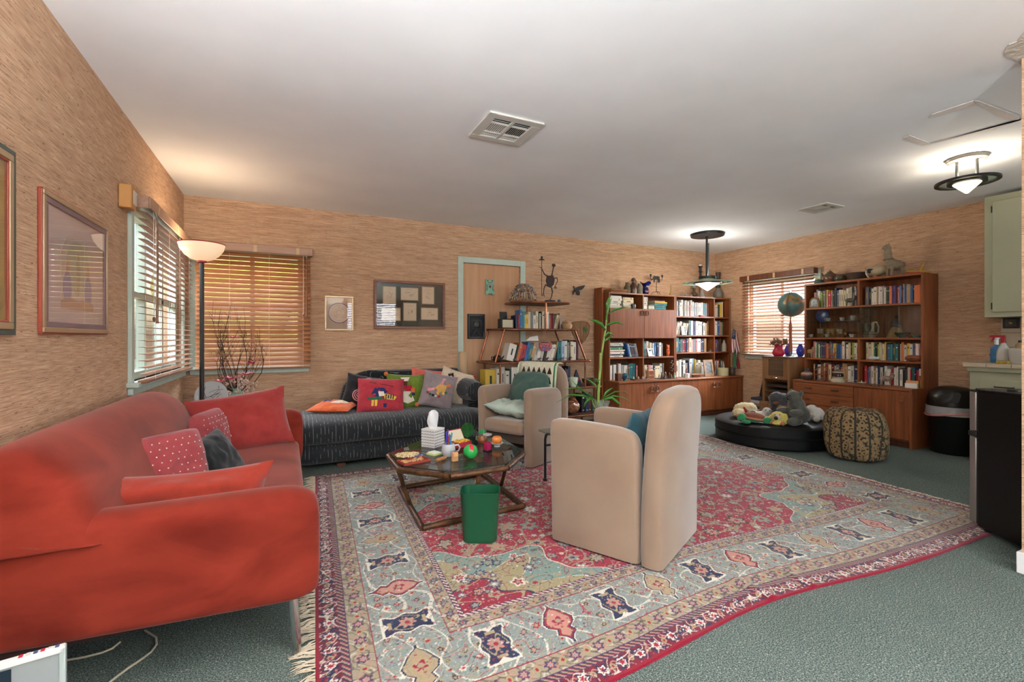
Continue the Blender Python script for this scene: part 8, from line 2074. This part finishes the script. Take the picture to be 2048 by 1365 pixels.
for y0, y1 in ((1.46, 1.875), (1.02, 1.43)):
    d_ = box(CX, CX + .018, y0, y1, 1.345, CEIL - .09).build('door', M_KIT, t, bevel=.004); MB().tube([(CX, y0 + .06, 1.44), (CX - .022, y0 + .06, 1.45), (CX - .026, y0 + .06, 1.49), (CX - .022, y0 + .06, 1.53), (CX, y0 + .06, 1.54)], .007, 8).build('handle', M_BLACK, d_)
    for z in (1.40, CEIL - .16): MB().tube([(CX + .004, y1 + .004, z - .03), (CX + .004, y1 + .004, z + .03)], .005, 6).build('hinge', M_BLACK, d_)
# on the counter
def ct(px, X): return (X, Y_at(px, X), KZ + .0005)
t = thing('spray_bottle', 'white spray bottle with red trigger on the kitchen counter', 'spray bottle', ct(2007, 5.68), PI / 2)
MB().lathe([(0, 0), (.042, 0), (.045, .01), (.043, .10), (.030, .14), (.016, .17), (.014, .18)], n=20).build('bottle', mat('milky_plastic', '#bcbcb8', .35), t); MB().lathe([(.017, .178), (.017, .198), (.012, .20)], n=16).build('collar', mat('spray_red', '#a81d2b', .4), t)
MB().box(-.012, .09, -.012, .012, .225, .245).box(-.012, .014, -.012, .012, .198, .225).build('trigger_head', MATS['spray_red'], t, bevel=.004); MB().tube([(.06, 0, .225), (.068, 0, .205), (.078, 0, .19)], [.007, .006, .005], 7).build('trigger', MATS['spray_red'], t)
t = thing('cleaner_bottle', 'blue labelled window cleaner bottle on the kitchen counter', 'bottle', ct(1993, 5.78), PI / 2)
MB().loft([[(x, y * .8, z) for x, y in rrect(w_, .05, .018, 3)] for w_, z in ((.075, 0), (.08, .01), (.08, .12), (.05, .145), (.03, .16))]).build('bottle', mat('blue_cleaner', '#2f6f9e', .2), t); box(-.036, .036, -.0225, -.0205, .02, .115).build('label', mat('label_sky', '#5a9ac0', .5), t)
MB().box(-.038, .038, -.0235, -.0226, .062, .085, ry(.25) ).build('label_stripe', MATS['spray_red'], t); MB().lathe([(.015, .16), (.015, .21), (.02, .215), (.02, .235), (0, .24)], n=12).build('nozzle', M_WHITE, t)
fc = bpy.data.curves.new('label_text', 'FONT'); fc.body = 'Windex'; fc.size = .021; fc.align_x = 'CENTER'; fc.extrude = .0004
f0 = bpy.data.objects.new('label_text', fc); COL.objects.link(f0); me = bpy.data.meshes.new_from_object(f0.evaluated_get(bpy.context.evaluated_depsgraph_get())); bpy.data.objects.remove(f0)
me.materials.clear(); me.materials.append(M_WHITE); fo = bpy.data.objects.new('label_text', me); COL.objects.link(fo); fo.parent = t; fo.location = (0, -.0238, .086); fo.rotation_euler = (PI / 2, 0, 0)
tag(box(-.055, .055, -.035, .035, 0, .022).build('sponge', mat('yellow_sponge', '#a98f2f', .9, var=.2, scale=50), loc=ct(2008, 5.58), bevel=.004), 'yellow sponge at the counter edge', 'sponge')
t = thing('storage_tub', 'white plastic tub on the kitchen counter', 'tub', (5.66, 1.60, KZ + .0005)); MB().loft([[(x * s, y * s, z) for x, y in rrect(.16, .26, .03, 4)] for s, z in ((.88, 0), (.9, .004), (1, .13), (.97, .13), (.88, .01))]).build('tub', mat('milky_plastic', '#bcbcb8'), t)
t = thing('tube_bottle', 'tan tube bottle behind the white tub', 'bottle', ct(2040, 5.86)); MB().lathe([(0, 0), (.03, 0), (.03, .16), (.012, .18), (0, .18)], n=16).build('tube', mat('cream_tube', '#b59a6a', .5), t); MB().lathe([(.012, .18), (.012, .2), (0, .2)], n=12).build('cap', M_BLACK, t)
t = thing('paper_towel', 'paper towel roll mounted under the wall cabinet', 'paper towel', (5.93, 1.53, 1.205)); MB().tube([(0, -.17, 0), (0, .17, 0)], .065, 28).build('roll', mat('paper_towel', '#cdc8c2', .9), t); MB().tube([(0, -.2, 0), (0, .19, 0)], .012, 10).build('rod', M_BLACK, t)
for y in (-.19, .18): box(-.015, .015, y, y + .008, -.015, .094).build('bracket', M_BLACK, t)
t = thing('small_picture', 'small black framed picture under the wall cabinet', 'picture', (XR - .017, 1.90, 1.20), -PI / 2); box(0, .11, -.02, 0, 0, .10).build('frame', M_BLACK, t, bevel=.003); box(.02, .09, -.022, -.02, .018, .082).build('panel', mat('dark_panel', '#33353a', .4), t); MB().ell((.055, -.022, .05), (.012, .003, .016), 10, 6).build('emblem', mat('brass', '#8f7440'), t)
# fridge
ux, uy = .56, .83
n_ = math.hypot(ux, uy); ux, uy = ux / n_, uy / n_
FR = math.atan2(-ux, uy)                     # local +y = front direction (ux,uy)
t = thing('mini_fridge', 'black two door mini fridge with stainless fronts', 'fridge', (3.604, 1.272, .0115), FR)
# local: x to the right of the front direction, y 0 at the door face, body behind (-y)
box(0, .46, -.50, -.056, .02, .80).build('cabinet_body', mat('fridge_black', '#060707', .35, spec=.25), t, bevel=.004)
box(-.006, .466, -.50, -.05, .80, .812).build('top_panel', mat('fridge_top', '#15181a', .25), t, bevel=.003)
M_STEEL = mat('brushed_steel', '#9a928e', .35, .7)
for z0, z1 in ((.03, .525), (.565, .79)):
    d_ = box(0, .46, -.046, 0, z0, z1).build('door', M_STEEL, t, bevel=.006); box(.004, .456, -.055, -.046, z0, z1).build('gasket', M_BLACK, d_)
box(-.003, .12, -.052, .004, .53, .56).build('door_catch', M_BLACK, t, bevel=.004); box(-.003, .46, -.06, .003, .790, .8).build('hinge_strip', M_BLACK, t)
for x in (.03, .43):
    for y in (-.46, -.09): MB().lathe([(0, 0), (.018, 0), (.018, .02)], (x, y, 0), 10).build('foot', M_BLACK, t)
def fl(x, y, z): return T(3.604, 1.272, 0) @ rz(FR) @ Vector((x, y, z))
o = tag(box(-.10, .10, -.07, .07, 0, .003).build('paper_sheet', mat('sheet_paper', '#a9a29e', .7), loc=fl(.12, -.22, .8125), rot=(0, 0, FR + 1.4)), 'loose printed sheet on the mini fridge', 'paper')
t = thing('kitchen_tool', 'black handled kitchen tool lying on the mini fridge', 'tool', fl(.10, -.30, .8165), FR + 1.9); MB().tube([(-.09, 0, .012), (-.02, 0, .014)], [.014, .011], 10).build('handle', M_BLACK, t); MB().tube([(-.02, 0, .014), (.09, 0, .008)], [.004, .003], 8).build('shaft', M_CHROME, t); MB().tube([(.09, 0, .008), (.13, 0, .008)], .009, 8).build('tip', M_BLACK, t)
